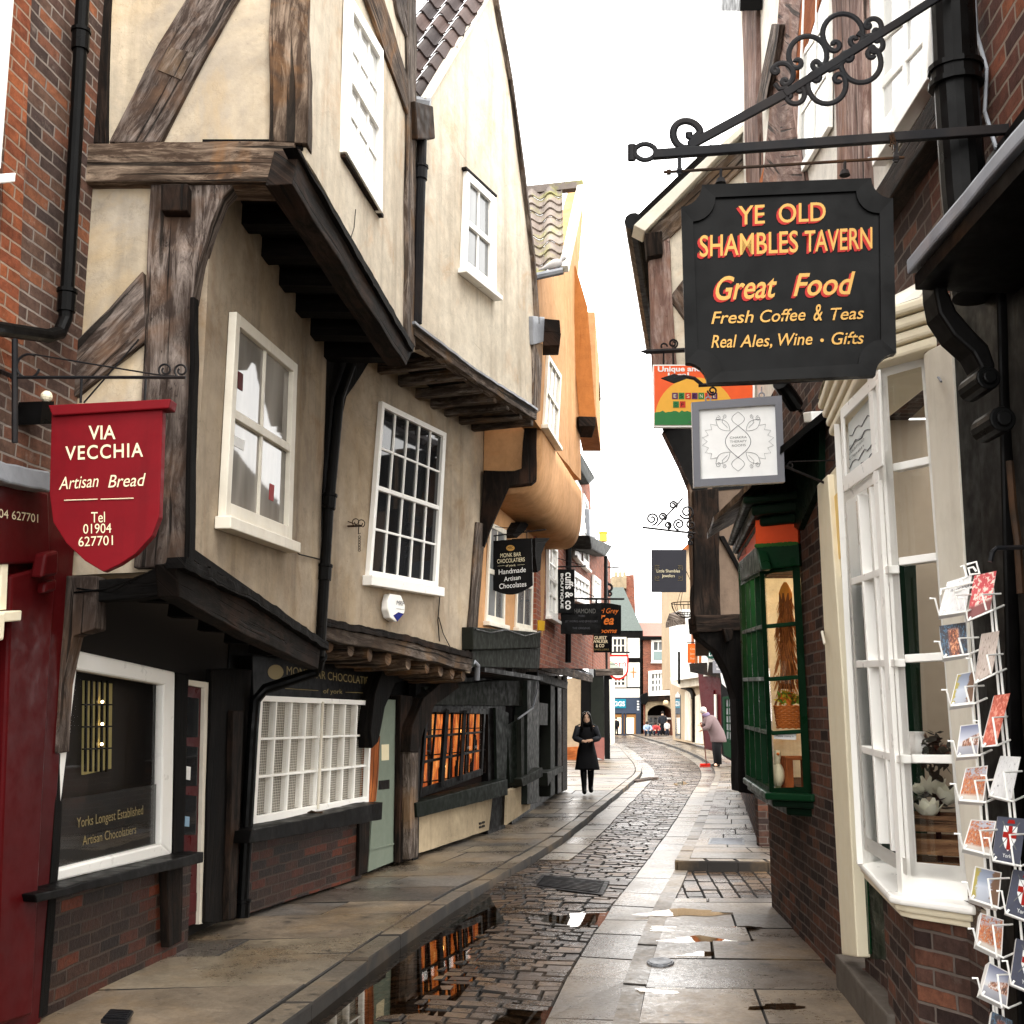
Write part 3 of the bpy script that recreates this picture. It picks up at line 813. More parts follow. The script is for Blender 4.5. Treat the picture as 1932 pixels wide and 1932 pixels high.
tm(AS, [(158, 268), (556, 266), (549, 343), (156, 342)], -.15, .09, 'bressumer', 'oak_gold')
tm(AS, [(512, -260), (584, -260), (580, 268), (507, 266)], -.1, .05, 'post', 'oak_gold')
tm(AS, [(180, -260), (214, -260), (200, 268), (160, 268)], -.1, .04, 'post', 'oak_dk')
tm(AS, [(203, 266), (300, 80), (490, -240), (580, -240), (400, 80), (302, 268)], -.1, .045, 'brace', 'oak')
m = MB(True); m.prism(AS, [(318, 88), (368, 100), (342, 150), (298, 132)], .03, .052)
m.build('repair_patch', M['oak_grey'], t, rough=(.004, 4, .1))
tm(AS, [(270, 510), (274, 640), (142, 748), (136, 652)], -.1, .045, 'brace', 'oak')
tm(AS, [(303, 346), (354, 346), (352, 398), (302, 396)], .05, .14, 'tenon_block', 'oak_dk', r=(.006, 4, .1))
tm(A1, [(369, 560), (378, 566), (366, 1075), (354, 1066)], 0, .03, 'corner_board', 'oak_black')
# jetty: soffit, joists, fascia
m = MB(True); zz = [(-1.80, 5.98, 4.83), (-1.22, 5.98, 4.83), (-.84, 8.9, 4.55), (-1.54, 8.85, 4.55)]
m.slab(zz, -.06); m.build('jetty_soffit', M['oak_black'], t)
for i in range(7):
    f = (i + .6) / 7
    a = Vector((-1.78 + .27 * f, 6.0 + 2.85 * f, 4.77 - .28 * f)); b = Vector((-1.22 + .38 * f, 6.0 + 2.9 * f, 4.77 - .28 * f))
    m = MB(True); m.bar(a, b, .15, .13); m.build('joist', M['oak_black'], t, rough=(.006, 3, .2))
tm(A2, [(566, 281), (672, 468), (779, 660), (766, 692), (650, 508), (549, 346)], -.08, .07, 'jetty_beam', 'oak_dk')
tm(A2, [(560, 277), (672, 462), (781, 652), (779, 664), (670, 476), (566, 290)], .02, .10, 'jetty_moulding', 'oak_black', r=(.008, 6, .1))
tm(A2, [(770, -260), (787, -260), (785, 655), (769, 634), (771, 200)], 0, .035, 'post', 'oak_grey')
tm(A2, [(640, -160), (680, -160), (728, 10), (780, 175), (776, 232), (752, 165), (694, 0)], 0, .03, 'brace', 'oak_gold')
tm(A2, [(720, -160), (745, -160), (787, 60), (787, 110), (752, 30)], 0, .028, 'brace', 'oak')
window(t, A2, [(662, -12), (724, 95), (722, 402), (654, 286)], 3, 4, fw=.09, bw=.035, d=.05, pane_d=.02, fm=M['white'], pm=M['pane_white'], mid=2, sill=False)
one(A2, [(651, 290), (724, 405), (724, 411), (651, 296)], 0, .035, 'window_ledge', M['oak_dk'], t)
w_, Q = window(t, A1, [(447, 588), (562, 688), (551, 1022), (426, 976)], 2, 2, fw=.075, bw=.028, d=.05, pane_d=.015, mid=1, fm=M['white_old'], pm=M['pane_blinds'], stile=.10, sillh=.075)
one(A1, [(450, 700), (459, 706), (458, 738), (449, 732)], .012, .019, 'sticker', flat('maroon_sticker', '5a1518'), w_)
one(A1, [(510, 912), (518, 916), (516, 946), (508, 942)], .012, .019, 'sticker', flat('red_sticker', 'a03030'), w_)
one(A1, [(440, 820), (462, 832), (460, 850), (438, 838)], .012, .019, 'sticker', M['whitelet'], w_)
# lower jetty
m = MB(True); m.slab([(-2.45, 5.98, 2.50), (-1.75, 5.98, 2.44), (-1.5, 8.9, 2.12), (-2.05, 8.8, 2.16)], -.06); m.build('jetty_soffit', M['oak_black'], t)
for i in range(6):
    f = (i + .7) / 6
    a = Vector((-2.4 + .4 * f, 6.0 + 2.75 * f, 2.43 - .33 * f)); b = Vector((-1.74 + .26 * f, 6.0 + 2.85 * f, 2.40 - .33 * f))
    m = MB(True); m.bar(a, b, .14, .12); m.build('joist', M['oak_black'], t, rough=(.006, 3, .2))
tm(A1, [(332, 1064), (460, 1128), (604, 1226), (600, 1262), (450, 1190), (338, 1128)], -.06, .055, 'jetty_beam', 'oak_dk')
for a_, b_ in (((332, 1062), (462, 1124)), ((462, 1124), (607, 1220))):
    m = MB(True); m.bar(A1.hit(*a_, .055), A1.hit(*b_, .055), .1, .06); m.build('jetty_moulding', M['oak_black'], t, rough=(.010, 8, .06))
tm(AS, [(130, 1096), (250, 1090), (332, 1058), (346, 1066), (344, 1120), (140, 1140)], -.05, .07, 'jetty_beam', 'oak_black', r=(.012, 7, .1))
# ground floor
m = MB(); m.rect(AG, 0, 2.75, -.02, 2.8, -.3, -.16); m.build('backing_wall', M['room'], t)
m = MB(); m.rect(AG, 0, 1.75, -.02, .70, -.25, 0); m.build('plinth', M['brick_wet'], t)
tm(AS, [(96, 1085), (182, 1085), (181, 1186), (138, 1198), (118, 1290), (110, 1420), (82, 1418)], -.05, .10, 'bracket', 'oak', Vector((0, 0, 1)))
tm(AS, [(84, 1410), (108, 1420), (92, 1690), (74, 1925), (62, 1930), (70, 1690)], -.05, .06, 'corner_post', 'oak_black', Vector((0, 0, 1)))
# big display window
w0 = MB()
for pts in ([(133, 1224), (331, 1268), (329, 1296), (146, 1264)], [(133, 1224), (146, 1264), (101, 1642), (88, 1668)], [(331, 1268), (325, 1612), (305, 1592), (310, 1292)], [(101, 1642), (305, 1592), (325, 1612), (88, 1668)]):
    w0.prism(AG, pts, -.04, .02)
wf = w0.build('shop_window', M['white'], t, bevel=.012)
m = MB(); m.prism(AG, [(146, 1262), (312, 1288), (308, 1594), (100, 1645)], -.02, -.012); m.build('pane', M['glass'], wf)
one(AG, [(103, 1510), (304, 1478), (304, 1592), (97, 1642)], -.03, -.0225, 'painted_panel', flat('brown_black_panel', '17130d', .25), wf)
lettering('Yorks Longest Established', AG, (145, 1562), (270, 1536), 19, M['gold_dim'], wf, d=-.008)
lettering('Artisan Chocolatiers', AG, (156, 1595), (257, 1572), 18, M['gold_dim'], wf, d=-.008)
one(AG, [(160, 1284), (212, 1290), (210, 1450), (158, 1462)], -.155, -.14, 'reflection_panel', flat('reflection_glow', 'a89a64', .8, .07), wf)  # glowing panel added to imitate a lit window reflected in the pane
m = MB()
for k in range(5): m.prism(AG, [(163 + k * 10, 1284), (166 + k * 10, 1284), (164 + k * 10, 1456), (161 + k * 10, 1456)], -.14, -.13)
for k in range(3): m.prism(AG, [(158, 1328 + k * 42), (212, 1328 + k * 41), (212, 1331 + k * 41), (158, 1331 + k * 42)], -.14, -.128)
m.build('reflected_lattice', M['blackwood'], wf)  # bars of the imitated reflection, added behind the glass
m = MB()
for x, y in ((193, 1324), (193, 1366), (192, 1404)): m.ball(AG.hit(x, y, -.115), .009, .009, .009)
m.build('lamp_or_reflected_bulb', flat('reflected_bulb', 'ffe0a0', .5, 14, 'ffdca0'), wf)  # added glowing beads standing for bulb spots in that reflection
m = MB(True); m.prism(AG, [(66, 1688), (384, 1607), (384, 1627), (70, 1703)], -.02, .17); m.build('ledge', M['blackwood'], t, rough=(.006, 5, .12), bevel=.006)
tm(AG, [(313, 1632), (345, 1628), (343, 1775), (318, 1786)], -.05, .05, 'post', 'oak_dk')
tm(AG, [(332, 1268), (356, 1272), (346, 1640), (326, 1630)], -.04, .015, 'post', 'oak_black')
d_ = one(AG, [(352, 1284), (390, 1292), (376, 1742), (334, 1752)], -.08, -.03, 'door', M['door_red'], t, bevel=.004)
for k in range(4):
    y0 = 1315 + k * 92
    if k < 3: one(AG, [(353 - k * 4, y0), (376 - k * 2, y0 + 3), (374 - k * 2, y0 + 76), (351 - k * 4, y0 + 76)], -.03, -.026, 'door_pane', M['pane'], d_)
one(AG, [(349, 1445), (360, 1447), (359, 1472), (348, 1470)], -.026, -.023, 'notice', M['whitelet'], d_)
one(AG, [(350, 1540), (358, 1541), (357, 1560), (349, 1559)], -.026, -.023, 'notice', flat('pale_blue_notice', '8fb0c8'), d_)
one(AG, [(340, 1690), (372, 1684), (371, 1720), (339, 1728)], -.03, -.02, 'door_panel', M['door_red'], d_, bevel=.004)
one(AG, [(352, 1282), (396, 1288), (383, 1742), (376, 1744), (386, 1298), (352, 1292)], -.06, -.005, 'door_frame', M['white_old'], t)
tm(AG, [(399, 1262), (475, 1262), (444, 1736), (385, 1742)], -.03, .012, 'post', 'oak_black')
tm(AG, [(440, 1340), (462, 1340), (446, 1732), (430, 1735)], .0, .05, 'post', 'oak_dk')
# bracket and rainwater pipe at the party line
m = MB(True); m.prism(B1, [(612, 640), (706, 668), (684, 706), (655, 748), (644, 800), (618, 1000), (603, 1245), (588, 1240), (606, 900)], -.05, .05)
m.build('bracket_post', M['oak_black'], t, rough=(.008, 3, .2), bevel=.008)
P = [B1.hit(662, 690, .12), B1.hit(640, 752, .11), B1.hit(620, 960, .10), B1.hit(603, 1238, .10), atY(596, 1268, 8.75), atY(500, 1300, 8.62), atY(482, 1322, 8.6), atY(477, 1380, 8.58), atY(457, 1728, 8.55)]
pipe('drainpipe', t, P, .042, [(1, .95), (2, .45), (3, .4), (7, .97)])
m = MB(); m.tube([A1.hit(548, 1030, .02), A1.hit(565, 1046, .02), A1.hit(590, 1052, .02), A1.hit(606, 1056, .02)], .006, 5)
m.tube([A2.hit(671, 395, .01), A2.hit(668, 430, .01), A2.hit(660, 455, .01)], .003, 4); m.tube([AS.hit(140, 1118, .1), AS.hit(200, 1112, .12), AS.hit(270, 1085, .12), AS.hit(338, 1052, .12)], .006, 5)
m.tube([AS.hit(145, 1110, .1), AS.hit(210, 1118, .11), AS.hit(280, 1080, .11), AS.hit(335, 1056, .12)], .005, 5)
m.build('cable', M['black'], t)
m = MB(); zc = 8.6
m.quad((-6, 5.7, zc), (-.95, 5.7, zc), (-.6, 9.0, zc + .3), (-6, 9.0, zc + .3)); m.build('roof', M['oak_dk'], t)

# ---------------- empty iron sign bracket on the cream wall
t = thing('sign_bracket', 'small empty wrought iron bracket with hanging chain on the cream wall', 'sign bracket', tuple(B1.hit(640, 1000)))
BR_ = Plane((-1.45, 9.25), (.5, 9.05))
m = MB(); iron(m, BR_, [(628, 994), (683, 992)], .009); iron(m, BR_, [(632, 974), (672, 990)], .004)
iron(m, BR_, spiral(672, 985, 8, 3, 250, -1.2), .004); iron(m, BR_, spiral(681, 987, 8, 3, 290, 1.2), .004); iron(m, BR_, spiral(638, 1008, 10, 3, 60, -1.5), .005)
m.build('arm', M['rust'], t)
m = MB(); iron(m, BR_, [(677, 992), (676, 1008), (680, 1006)], .004)
for k in range(6): iron(m, BR_, spiral(678, 1013 + k * 5, 2.2, 2.2, 90, 1, 8), .003)
m.build('chain', M['rust'], t)

# ---------------- middle cream house
t = thing('cream_house', 'cream rendered gabled house with multi-paned sash window in the middle of the left row', 'house', (-1.2, 10.5, 0))
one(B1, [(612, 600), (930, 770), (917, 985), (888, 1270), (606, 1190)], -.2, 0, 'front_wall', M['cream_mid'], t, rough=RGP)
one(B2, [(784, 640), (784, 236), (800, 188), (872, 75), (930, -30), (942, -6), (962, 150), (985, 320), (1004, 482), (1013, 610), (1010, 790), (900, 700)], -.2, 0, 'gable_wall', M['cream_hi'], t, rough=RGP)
m = MB(True)
for a, b in (((930, -30), (962, 150)), ((962, 150), (985, 320)), ((985, 320), (1004, 482)), ((1004, 482), (1013, 612))):
    m.bar(B2.hit(*a, .02), B2.hit(*b, .02), .06, .05)
m.build('verge_board', M['oak_grey'], t)
m = MB(True); m.bar(B2.hit(800, 190, .02), B2.hit(930, -28, .02), .06, .05); m.build('verge_board', M['white_old'], t)
tm(B2, [(783, 610), (900, 700), (1013, 773), (1013, 793), (900, 720), (783, 632)], -.05, .06, 'jetty_beam', 'oak_grey')
m = MB(); m.prism(B2, [(783, 606), (900, 696), (1015, 770), (1015, 774), (900, 700), (783, 611)], -.02, .085); m.build('lead_drip', M['lead'], t, rough=(.006, 6, .12))
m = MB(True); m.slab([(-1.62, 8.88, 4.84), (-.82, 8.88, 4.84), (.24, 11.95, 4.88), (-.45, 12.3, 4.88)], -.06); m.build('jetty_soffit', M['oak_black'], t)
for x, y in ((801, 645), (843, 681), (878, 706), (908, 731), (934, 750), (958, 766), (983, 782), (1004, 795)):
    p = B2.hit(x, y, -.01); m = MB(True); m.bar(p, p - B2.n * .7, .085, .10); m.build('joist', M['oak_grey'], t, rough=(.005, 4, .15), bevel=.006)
window(t, B2, [(882, 322), (937, 374), (937, 556), (875, 508)], 2, 2, fw=.085, bw=.03, d=.045, mid=1, fm=M['white'], pm=M['pane_grey'], stile=.16, ts=[.50])
one(B2, [(880, 314), (938, 368), (938, 372), (880, 319)], 0, .05, 'window_drip', M['oak_dk'], t)
window(t, B1, [(722, 757), (843, 817), (827, 1108), (697, 1086)], 5, 4, fw=.055, bw=.022, d=.045, mid=2, fm=M['white'], pm=M['pane'], stile=.08, sillh=.09, low=.05)
tm(B1, [(901, 985), (918, 990), (896, 1245), (880, 1240)], 0, .03, 'corner_board', 'oak_grey')
tm(B1, [(612, 1176), (760, 1205), (893, 1240), (889, 1268), (750, 1232), (608, 1205)], -.04, .06, 'jetty_beam', 'oak_grey')
tm(B1, [(612, 1166), (760, 1196), (894, 1232), (893, 1243), (760, 1208), (610, 1180)], -.02, .09, 'jetty_moulding', 'oak_dk', r=(.012, 9, .08))
m = MB(True); m.slab([(-2.0, 8.8, 2.22), (-1.5, 8.92, 2.18), (-.38, 12.3, 2.12), (-1.05, 12.25, 2.14)], -.05); m.build('jetty_soffit', M['oak_black'], t)
for x, y in ((622, 1217), (661, 1226), (698, 1235), (733, 1243), (770, 1251), (806, 1259), (832, 1265), (853, 1270), (874, 1275)):
    p = B1.hit(x, y, .0); m = MB(True); m.tube([p, p - B1.n * .1, p - B1.n * .62], [.062, .075, .075], 9)
    m._grain(0, 0, B1.n); m.build('joist', M['oak_gold'], t, rough=(.008, 6, .1))
m = MB(); m.tube([B1.hit(882, 1262, .02), B1.hit(893, 1248, .03), B1.hit(901, 1256, .03), B1.hit(900, 1282, .0)], .03, 10); m.build('lead_outlet', M['lead'], t)
m = MB(); m.tube([B1.hit(830, 1120, .02), B1.hit(826, 1170, .02), B1.hit(829, 1210, .02)], .006, 5); m.tube([B1.hit(828, 1165, .02), B1.hit(836, 1195, .02), B1.hit(850, 1222, .02)], .005, 5)
m.build('cable', M['black'], t)
# rainwater head
m = MB(); m.prism(B2, [(783, 190), (818, 200), (822, 262), (788, 262)], .0, .14); m.build('rainwater_head', M['rust'], t, bevel=.012)
pipe('drainpipe', t, [B2.hit(796, 255, .07), B2.hit(791, 420, .07), B2.hit(786, 610, .05)], .045, [(0, .45)], M['iron'])
# ground floor
m = MB(); m.rect(BG, -.2, 3.75, -.02, 2.8, -.3, -.12); m.build('backing_wall', M['blackwood'], t)
one(BG, [(470, 1572), (682, 1530), (682, 1656), (466, 1724)], -.12, 0, 'plinth', M['brick_wet'], t)
f_ = one(BG, [(476, 1236), (722, 1262), (720, 1322), (478, 1314)], -.12, .0, 'fascia_board', M['blackwood'], t, bevel=.006)
lettering('MONK BAR CHOCOLATIERS', BG, (541, 1273), (706, 1293), 16, M['gold_dim'], f_)
lettering('of york', BG, (610, 1308), (646, 1309), 9, M['gold_dim'], f_)
m = MB(); iron(m, BG, [(538, 1299), (600, 1303)], .003, .004); iron(m, BG, [(652, 1306), (702, 1308)], .003, .004); m.build('rule', M['gold_dim'], f_)
m = MB(); m.poly([BG.hit(520 + 15 * math.cos(i * .35), 1268 + 14 * math.sin(i * .35), .003) for i in range(18)]); m.build('emblem', M['gold_dim'], f_)
w_, Q = window(t, BG, [(492, 1312), (703, 1322), (696, 1514), (478, 1556)], 8, 3, fw=.045, bw=.02, d=.05, pane_d=-.03, fm=M['white'], pm=M['pane_blinds'], sill=False)
m = MB()
for i in range(1, 72):
    s_ = .03 + .94 * i / 72; m.tube([Q(s_, .04) - BG.n * .045, Q(s_, .95) - BG.n * .045], .0011, 3, caps=False)
for i in range(1, 42):
    s_ = .04 + .91 * i / 42; m.tube([Q(.02, s_) - BG.n * .045, Q(.98, s_) - BG.n * .045], .0013, 3, caps=False)
m.build('wire_mesh', M['white_old'], w_)
m = MB(); m.tube([Q(.497, .03) + BG.n * .004, Q(.497, .97) + BG.n * .004], .014, 6); m.build('mullion', M['white_old'], w_)
m = MB(True); m.prism(BG, [(474, 1568), (722, 1513), (721, 1546), (470, 1592)], -.05, .24); m.build('ledge', M['blackwood'], t, rough=(.008, 4, .12), bevel=.008)
for x, y in ((592, 1538), (688, 1522)):
    m = MB(); p = BG.hit(x, y, .1); m.tube([p + Vector((-.06, 0, .01)), p + Vector((-.02, 0, .03)), p + Vector((.03, .02, .012)), p + Vector((.07, .02, .02))], .012, 6); m.build('window_stay', M['rust'], t)
tm(BG, [(680, 1530), (700, 1528), (694, 1645), (676, 1655)], -.05, .03, 'post', 'oak_dk')
tm(BG, [(703, 1385), (718, 1388), (711, 1512), (694, 1514)], -.05, .05, 'post', 'orange_wood')
d_ = one(BG, [(718, 1320), (757, 1320), (752, 1622), (695, 1645)], -.08, -.03, 'door', M['sage'], t, bevel=.004)
one(BG, [(716, 1473), (735, 1471), (735, 1488), (715, 1490)], -.03, -.024, 'letter_plate', M['iron'], d_)
m = MB(); m.ball(BG.hit(708, 1483, .0), .022, .022, .022); m.tube([BG.hit(708, 1483, -.03), BG.hit(708, 1483, .0)], .009, 6); m.build('door_knob', M['iron'], d_)
one(BG, [(720, 1405), (734, 1404), (734, 1434), (720, 1435)], -.03, -.027, 'notice', M['gold_pale'], d_)
one(BG, [(698, 1602), (753, 1588), (753, 1591), (698, 1605)], -.03, -.02, 'weather_bar', M['sage'], d_)
one(BG, [(752, 1320), (759, 1320), (755, 1620), (749, 1623)], -.1, .0, 'door_frame', M['white_old'], t)
tm(BG, [(757, 1312), (778, 1314), (776, 1622), (752, 1628)], -.08, .03, 'post', 'oak_dk')
tm(BG, [(776, 1418), (791, 1420), (788, 1616), (772, 1622)], -.05, .12, 'post', 'oak_grey')
tm(BG, [(862, 1284), (866, 1296), (822, 1330), (800, 1380), (790, 1420), (775, 1418), (779, 1370), (800, 1318), (830, 1290)], .0, .14, 'brace', 'oak_dk', Vector((0, 0, 1)))
tm(BG, [(795, 1255), (780, 1275), (744, 1290), (727, 1335), (716, 1400), (702, 1412), (699, 1380), (708, 1310), (724, 1262)], .0, .14, 'brace', 'oak_black', Vector((0, 0, 1)))
# pantiled roof slopes: real waves, one course overlapping the next
def pantiles(parent, name, e0, e1, t0, mat, pitch=.22, gauge=.27, label=None):
    e0, e1, t0 = Vector(e0), Vector(e1), Vector(t0)
    u = e1 - e0; L = u.length; u.normalize(); dn = (e0 - t0); D = dn.length; dn.normalize(); nn = u.cross(dn).normalized()
    if nn.z < 0: nn = -nn
    nt_ = max(1, round(L / pitch)); pw = L / nt_; nr = max(1, round(D / gauge)); gh = D / nr
    m = MB(); ns = 9
    for r in range(nr):
        for c in range(nt_):
            m.curtone = random.random(); j = random.uniform(-.006, .006)
            rows = []
            for f, lift in ((-.12, .0), (1.0, .03), (1.0, .012)):
                row = []
                for k in range(ns + 1):
                    x = k / ns; wv = .042 * math.sin(2 * math.pi * x - .6) + (.012 * x)
                    row.append(t0 + u * ((c + x * 1.02) * pw) + dn * ((r + f) * gh + j) + nn * (wv + lift + .004 * random.random()))
                rows.append(row)
            st = len(m.v)
            for row in rows: m.v += row
            for a in range(2):
                for k in range(ns):
                    i = st + a * (ns + 1) + k; m._face([i, i + 1, i + ns + 2, i + ns + 1])
    return m.build(name, mat, parent)
def tilemat(name, cols, moss=None):
    g = G(name); o = g.map('Object'); a = g.ramp(g.attr(), *[(i / (len(cols) - 1), h(c)) for i, c in enumerate(cols)])
    a = g.mix(.5, a, g.ramp(g.noise(o, 9, 6, .7), (.3, .4), (.7, 1.2)), 'MULTIPLY')
    if moss: a = g.mix(g.math('MULTIPLY', g.ramp(g.noise(o, 2.2, 5, .65), (.48, 0.0), (.62, 1.0)), .7), a, h(moss))
    g.set(Base_Color=a, Roughness=.7); return g.bump(g.noise(o, 25, 5), .3, .006).m
M['tile'] = tilemat('dark_pantiles', ['332a2a', '4a3a36', '5a4640', '3c3232'])
M['tile_moss'] = tilemat('mossy_pantiles', ['6a5f58', '877a70', '7a6a60', '958a80'], '8a8a3a')
e0 = atY(690, 172, 9.0); e1 = atY(806, 188, 9.0); tR = atY(934, -34, 10.35)
pantiles(t, 'roof', e0, e1, e0 + (tR - e1), M['tile'], .2, .25)
pantiles(t, 'roof', atY(690, 172, 9.0) + (tR - e1) * .999, tR, e0 + (tR - e1) * 1.5, M['tile'], .2, .25)
m = MB(); m.tube([atY(700, 180, 8.95), atY(812, 196, 8.95)], .05, 8); m.build('gutter', M['lead'], t)
# dragon bracket at the far corner
DB = Plane((-2, 12.32), (2, 12.32))
tm(DB, [(990, 785), (1014, 785), (1012, 904), (1003, 912), (960, 917), (944, 953), (924, 999), (915, 1030), (901, 1036), (906, 966), (913, 888), (970, 889), (984, 884)], -.12, .02, 'corner_bracket', 'oak_dk', Vector((0, 0, 1)))
tm(B2, [(1008, 648), (1024, 648), (1020, 775), (1008, 785)], -.1, .03, 'corner_board', 'oak_grey')
m = MB(); m.prism(B2, [(1006, 596), (1028, 598), (1026, 645), (1008, 650)], -.1, .05); m.build('lead_flashing', M['lead'], t, bevel=.01)
E0 = Plane((-2, 12.1), (2, 12.1))
m = MB(True); m.prism(E0, [(1026, 600), (1056, 603), (1058, 628), (1025, 626)], -.3, .02); m.prism(E0, [(1025, 626), (1059, 628), (1056, 652), (1025, 653)], -.3, .05)
m.build('purlin_end', M['oak_dk'], t, rough=(.008, 5, .1), bevel=.008)
one(DB, [(914, 800), (994, 795), (990, 888), (912, 892)], -.2, -.06, 'orange_panel', M['orange'], t)

# alarm box
t = thing('alarm_box', 'white hexagonal alarm box with blue lower corner on the cream wall', 'alarm box', tuple(B1.hit(748, 1172)))
hx = [(737, 1120), (757, 1123), (765, 1142), (764, 1156), (748, 1174), (736, 1166), (732, 1150), (733, 1135)]
one(B1, hx, 0, .07, 'casing', M['white'], t, bevel=.012)
one(B1, [(743, 1161), (752, 1155), (762, 1158), (750, 1172)], .07, .075, 'strobe', flat('blue_strobe', '1f2a78', .2), t)
lettering('MRP', B1, (748, 1141), (763, 1143), 9, M['darklet'], t, d=.074, shear=.2)
m = MB(); iron(m, B1, [(748, 1148), (762, 1150)], .0015, .073); m.build('rule', M['darklet'], t)
# ================================================================ LEFT ROW, FARTHER ON
# ---------------- ochre house with bulging upper floor
t = thing('ochre_house', 'ochre orange rendered house with bulging upper floor above a black shopfront', 'house', (-.5, 14, 0))
one(C2, [(1012, 640), (1016, 520), (1061, 511), (1096, 352), (1101, 380), (1094, 480), (1086, 560), (1086, 640), (1094, 800), (1096, 906), (1050, 850), (1008, 794)], -.2, 0, 'gable_wall', M['orange'], t, rough=RGP)
# cove: the plaster bellies out from the lower wall to the jettied upper wall
m = MB(); rr = []
for i in range(25):
    f = i / 24
    a = Vector((.335, 12.42, 4.85)).lerp(Vector((1.03, 16.2, 4.85)), f); b = Vector((-.30, 12.46, 4.08)).lerp(Vector((.56, 16.2, 3.98)), f)
    ring = []
    for k in range(21):
        an = k / 20 * math.pi / 2
        ca, sa = max(0, math.cos(an)) ** .42, math.sin(an) ** .62
        p = Vector((b.x + (a.x - b.x) * ca, b.y + (a.y - b.y) * ca, a.z - (a.z - b.z) * sa))
        ring.append(p)
    ring += [Vector((b.x - .1, b.y, b.z)), Vector((b.x - .1, b.y, a.z))]
    rr.append(ring)
m.rings(rr); m.build('cove', M['orange'], t, smooth=True, rough=(.01, 1.2, 9))
one(C1, [(936, 900), (1030, 960), (1024, 1200), (893, 1190), (905, 1000)], -.2, 0, 'front_wall', M['orange'], t, rough=RGP)
window(t, C2, [(1036, 668), (1060, 708), (1053, 842), (1028, 802)], 3, 2, fw=.07, bw=.03, d=.04, mid=1, fm=M['white_old'], pm=M['pane_blinds'])
window(t, C1, [(926, 985), (956, 1000), (953, 1180), (918, 1172)], 2, 2, fw=.06, bw=.03, d=.03, mid=1, fm=M['white_old'], pm=M['pane_grey'])
window(t, C1, [(980, 1020), (1008, 1030), (1005, 1190), (974, 1184)], 2, 2, fw=.05, bw=.03, d=.03, mid=1, fm=M['white_old'], pm=M['pane_grey'])
m = MB(); m.prism(C1, [(982, 985), (1000, 985), (992, 1000), (975, 1015), (968, 1010)], 0, .12); m.build('bracket', M['oak_black'], t)
m = MB(True); m.prism(C1, [(1010, 1015), (1038, 1015), (1030, 1024), (1022, 1045), (1020, 1075), (1014, 1080), (1010, 1050)], -.1, .3); m.build('bracket', M['oak_black'], t)
one(C1, [(1017, 1170), (1028, 1172), (1027, 1190), (1017, 1189)], 0, .05, 'yellow_box', flat('yellow_plastic', 'd8a81e'), t)
pantiles(t, 'roof', atY(985, 522, 11.95), atY(1064, 510, 11.95), atY(990, 366, 13.3), M['tile_moss'], .21, .22)
m = MB(); m.tube([atY(1010, 522, 11.9), atY(1062, 511, 11.9)], .045, 8); m.build('gutter', M['lead'], t)
m = MB(True); m.bar(atY(1064, 508, 11.95), atY(1097, 354, 13.3), .1, .08); m.build('verge_board', M['white_old'], t)
m = MB(True); m.bar(atY(990, 362, 13.35), atY(1100, 350, 13.35), .12, .1); m.build('ridge', M['tile_moss'], t)
# black shopfront
one(C1, [(893, 1183), (1020, 1193), (1020, 1222), (893, 1226)], -.05, .10, 'fascia', M['greyfascia'], t, bevel=.01)
one(C1, [(891, 1226), (1020, 1222), (1018, 1262), (889, 1258)], -.05, .05, 'fascia_lower', M['greyfascia'], t, bevel=.01)
m = MB(); m.slab([(-1.1, 12.22, 2.06), (-.30, 12.4, 2.06), (.43, 15.6, 2.06), (-.1, 15.6, 2.06)], -.05); m.build('soffit', M['blackwood'], t)
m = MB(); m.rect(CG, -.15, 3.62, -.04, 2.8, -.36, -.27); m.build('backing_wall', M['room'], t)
m = MB(); m.rect(CG, 0, .16, .02, 2.6, -.05, .03); m.rect(CG, 2.72, 3.5, .02, 2.6, -.12, .0); m.rect(CG, .16, 2.72, 1.60, 2.6, -.06, .0); m.build('shop_wall', M['blackwood'], t)
one(CG, [(800, 1296), (1012, 1276), (1010, 1332), (812, 1330)], 0, .05, 'fascia_board', M['greyfascia'], t, bevel=.006)
one(CG, [(772, 1535), (930, 1498), (922, 1566), (776, 1615)], -.06, .02, 'stall_riser', M['dirty_cream'], t, rough=(.008, 2, .3))
one(CG, [(925, 1500), (958, 1490), (955, 1555), (922, 1568)], -.06, .0, 'cellar_opening', M['room'], t)
one(CG, [(957, 1492), (1004, 1476), (1000, 1526), (955, 1556)], -.06, .03, 'stall_riser', M['dirty_cream'], t, rough=(.008, 2, .3))
m = MB()
for x, y in ((905, 1552), (911, 1550), (905, 1559), (911, 1557)): m.prism(CG, [(x, y), (x + 4, y - 1), (x + 4, y + 3), (x, y + 4)], .0, .03)
m.build('air_brick', M['room'], t)
m = MB(); m.prism(CG, [(786, 1515), (958, 1470), (958, 1500), (788, 1543)], -.05, .16); m.build('ledge', M['greengrey'], t, bevel=.008, rough=(.005, 4, .15))
w_, Q = window(t, CG, [(806, 1330), (917, 1338), (911, 1462), (792, 1506)], 7, 3, fw=.07, bw=.028, d=.03, pane_d=.0, fm=M['blackwood'], pm=M['glass'], sill=False)
m = MB()
for k in (2, 4.3):
    s_ = .05 + .9 * k / 7; m.tube([Q(s_, .04), Q(s_, .96)], .03, 4)
m.build('mullion', M['blackwood'], w_)
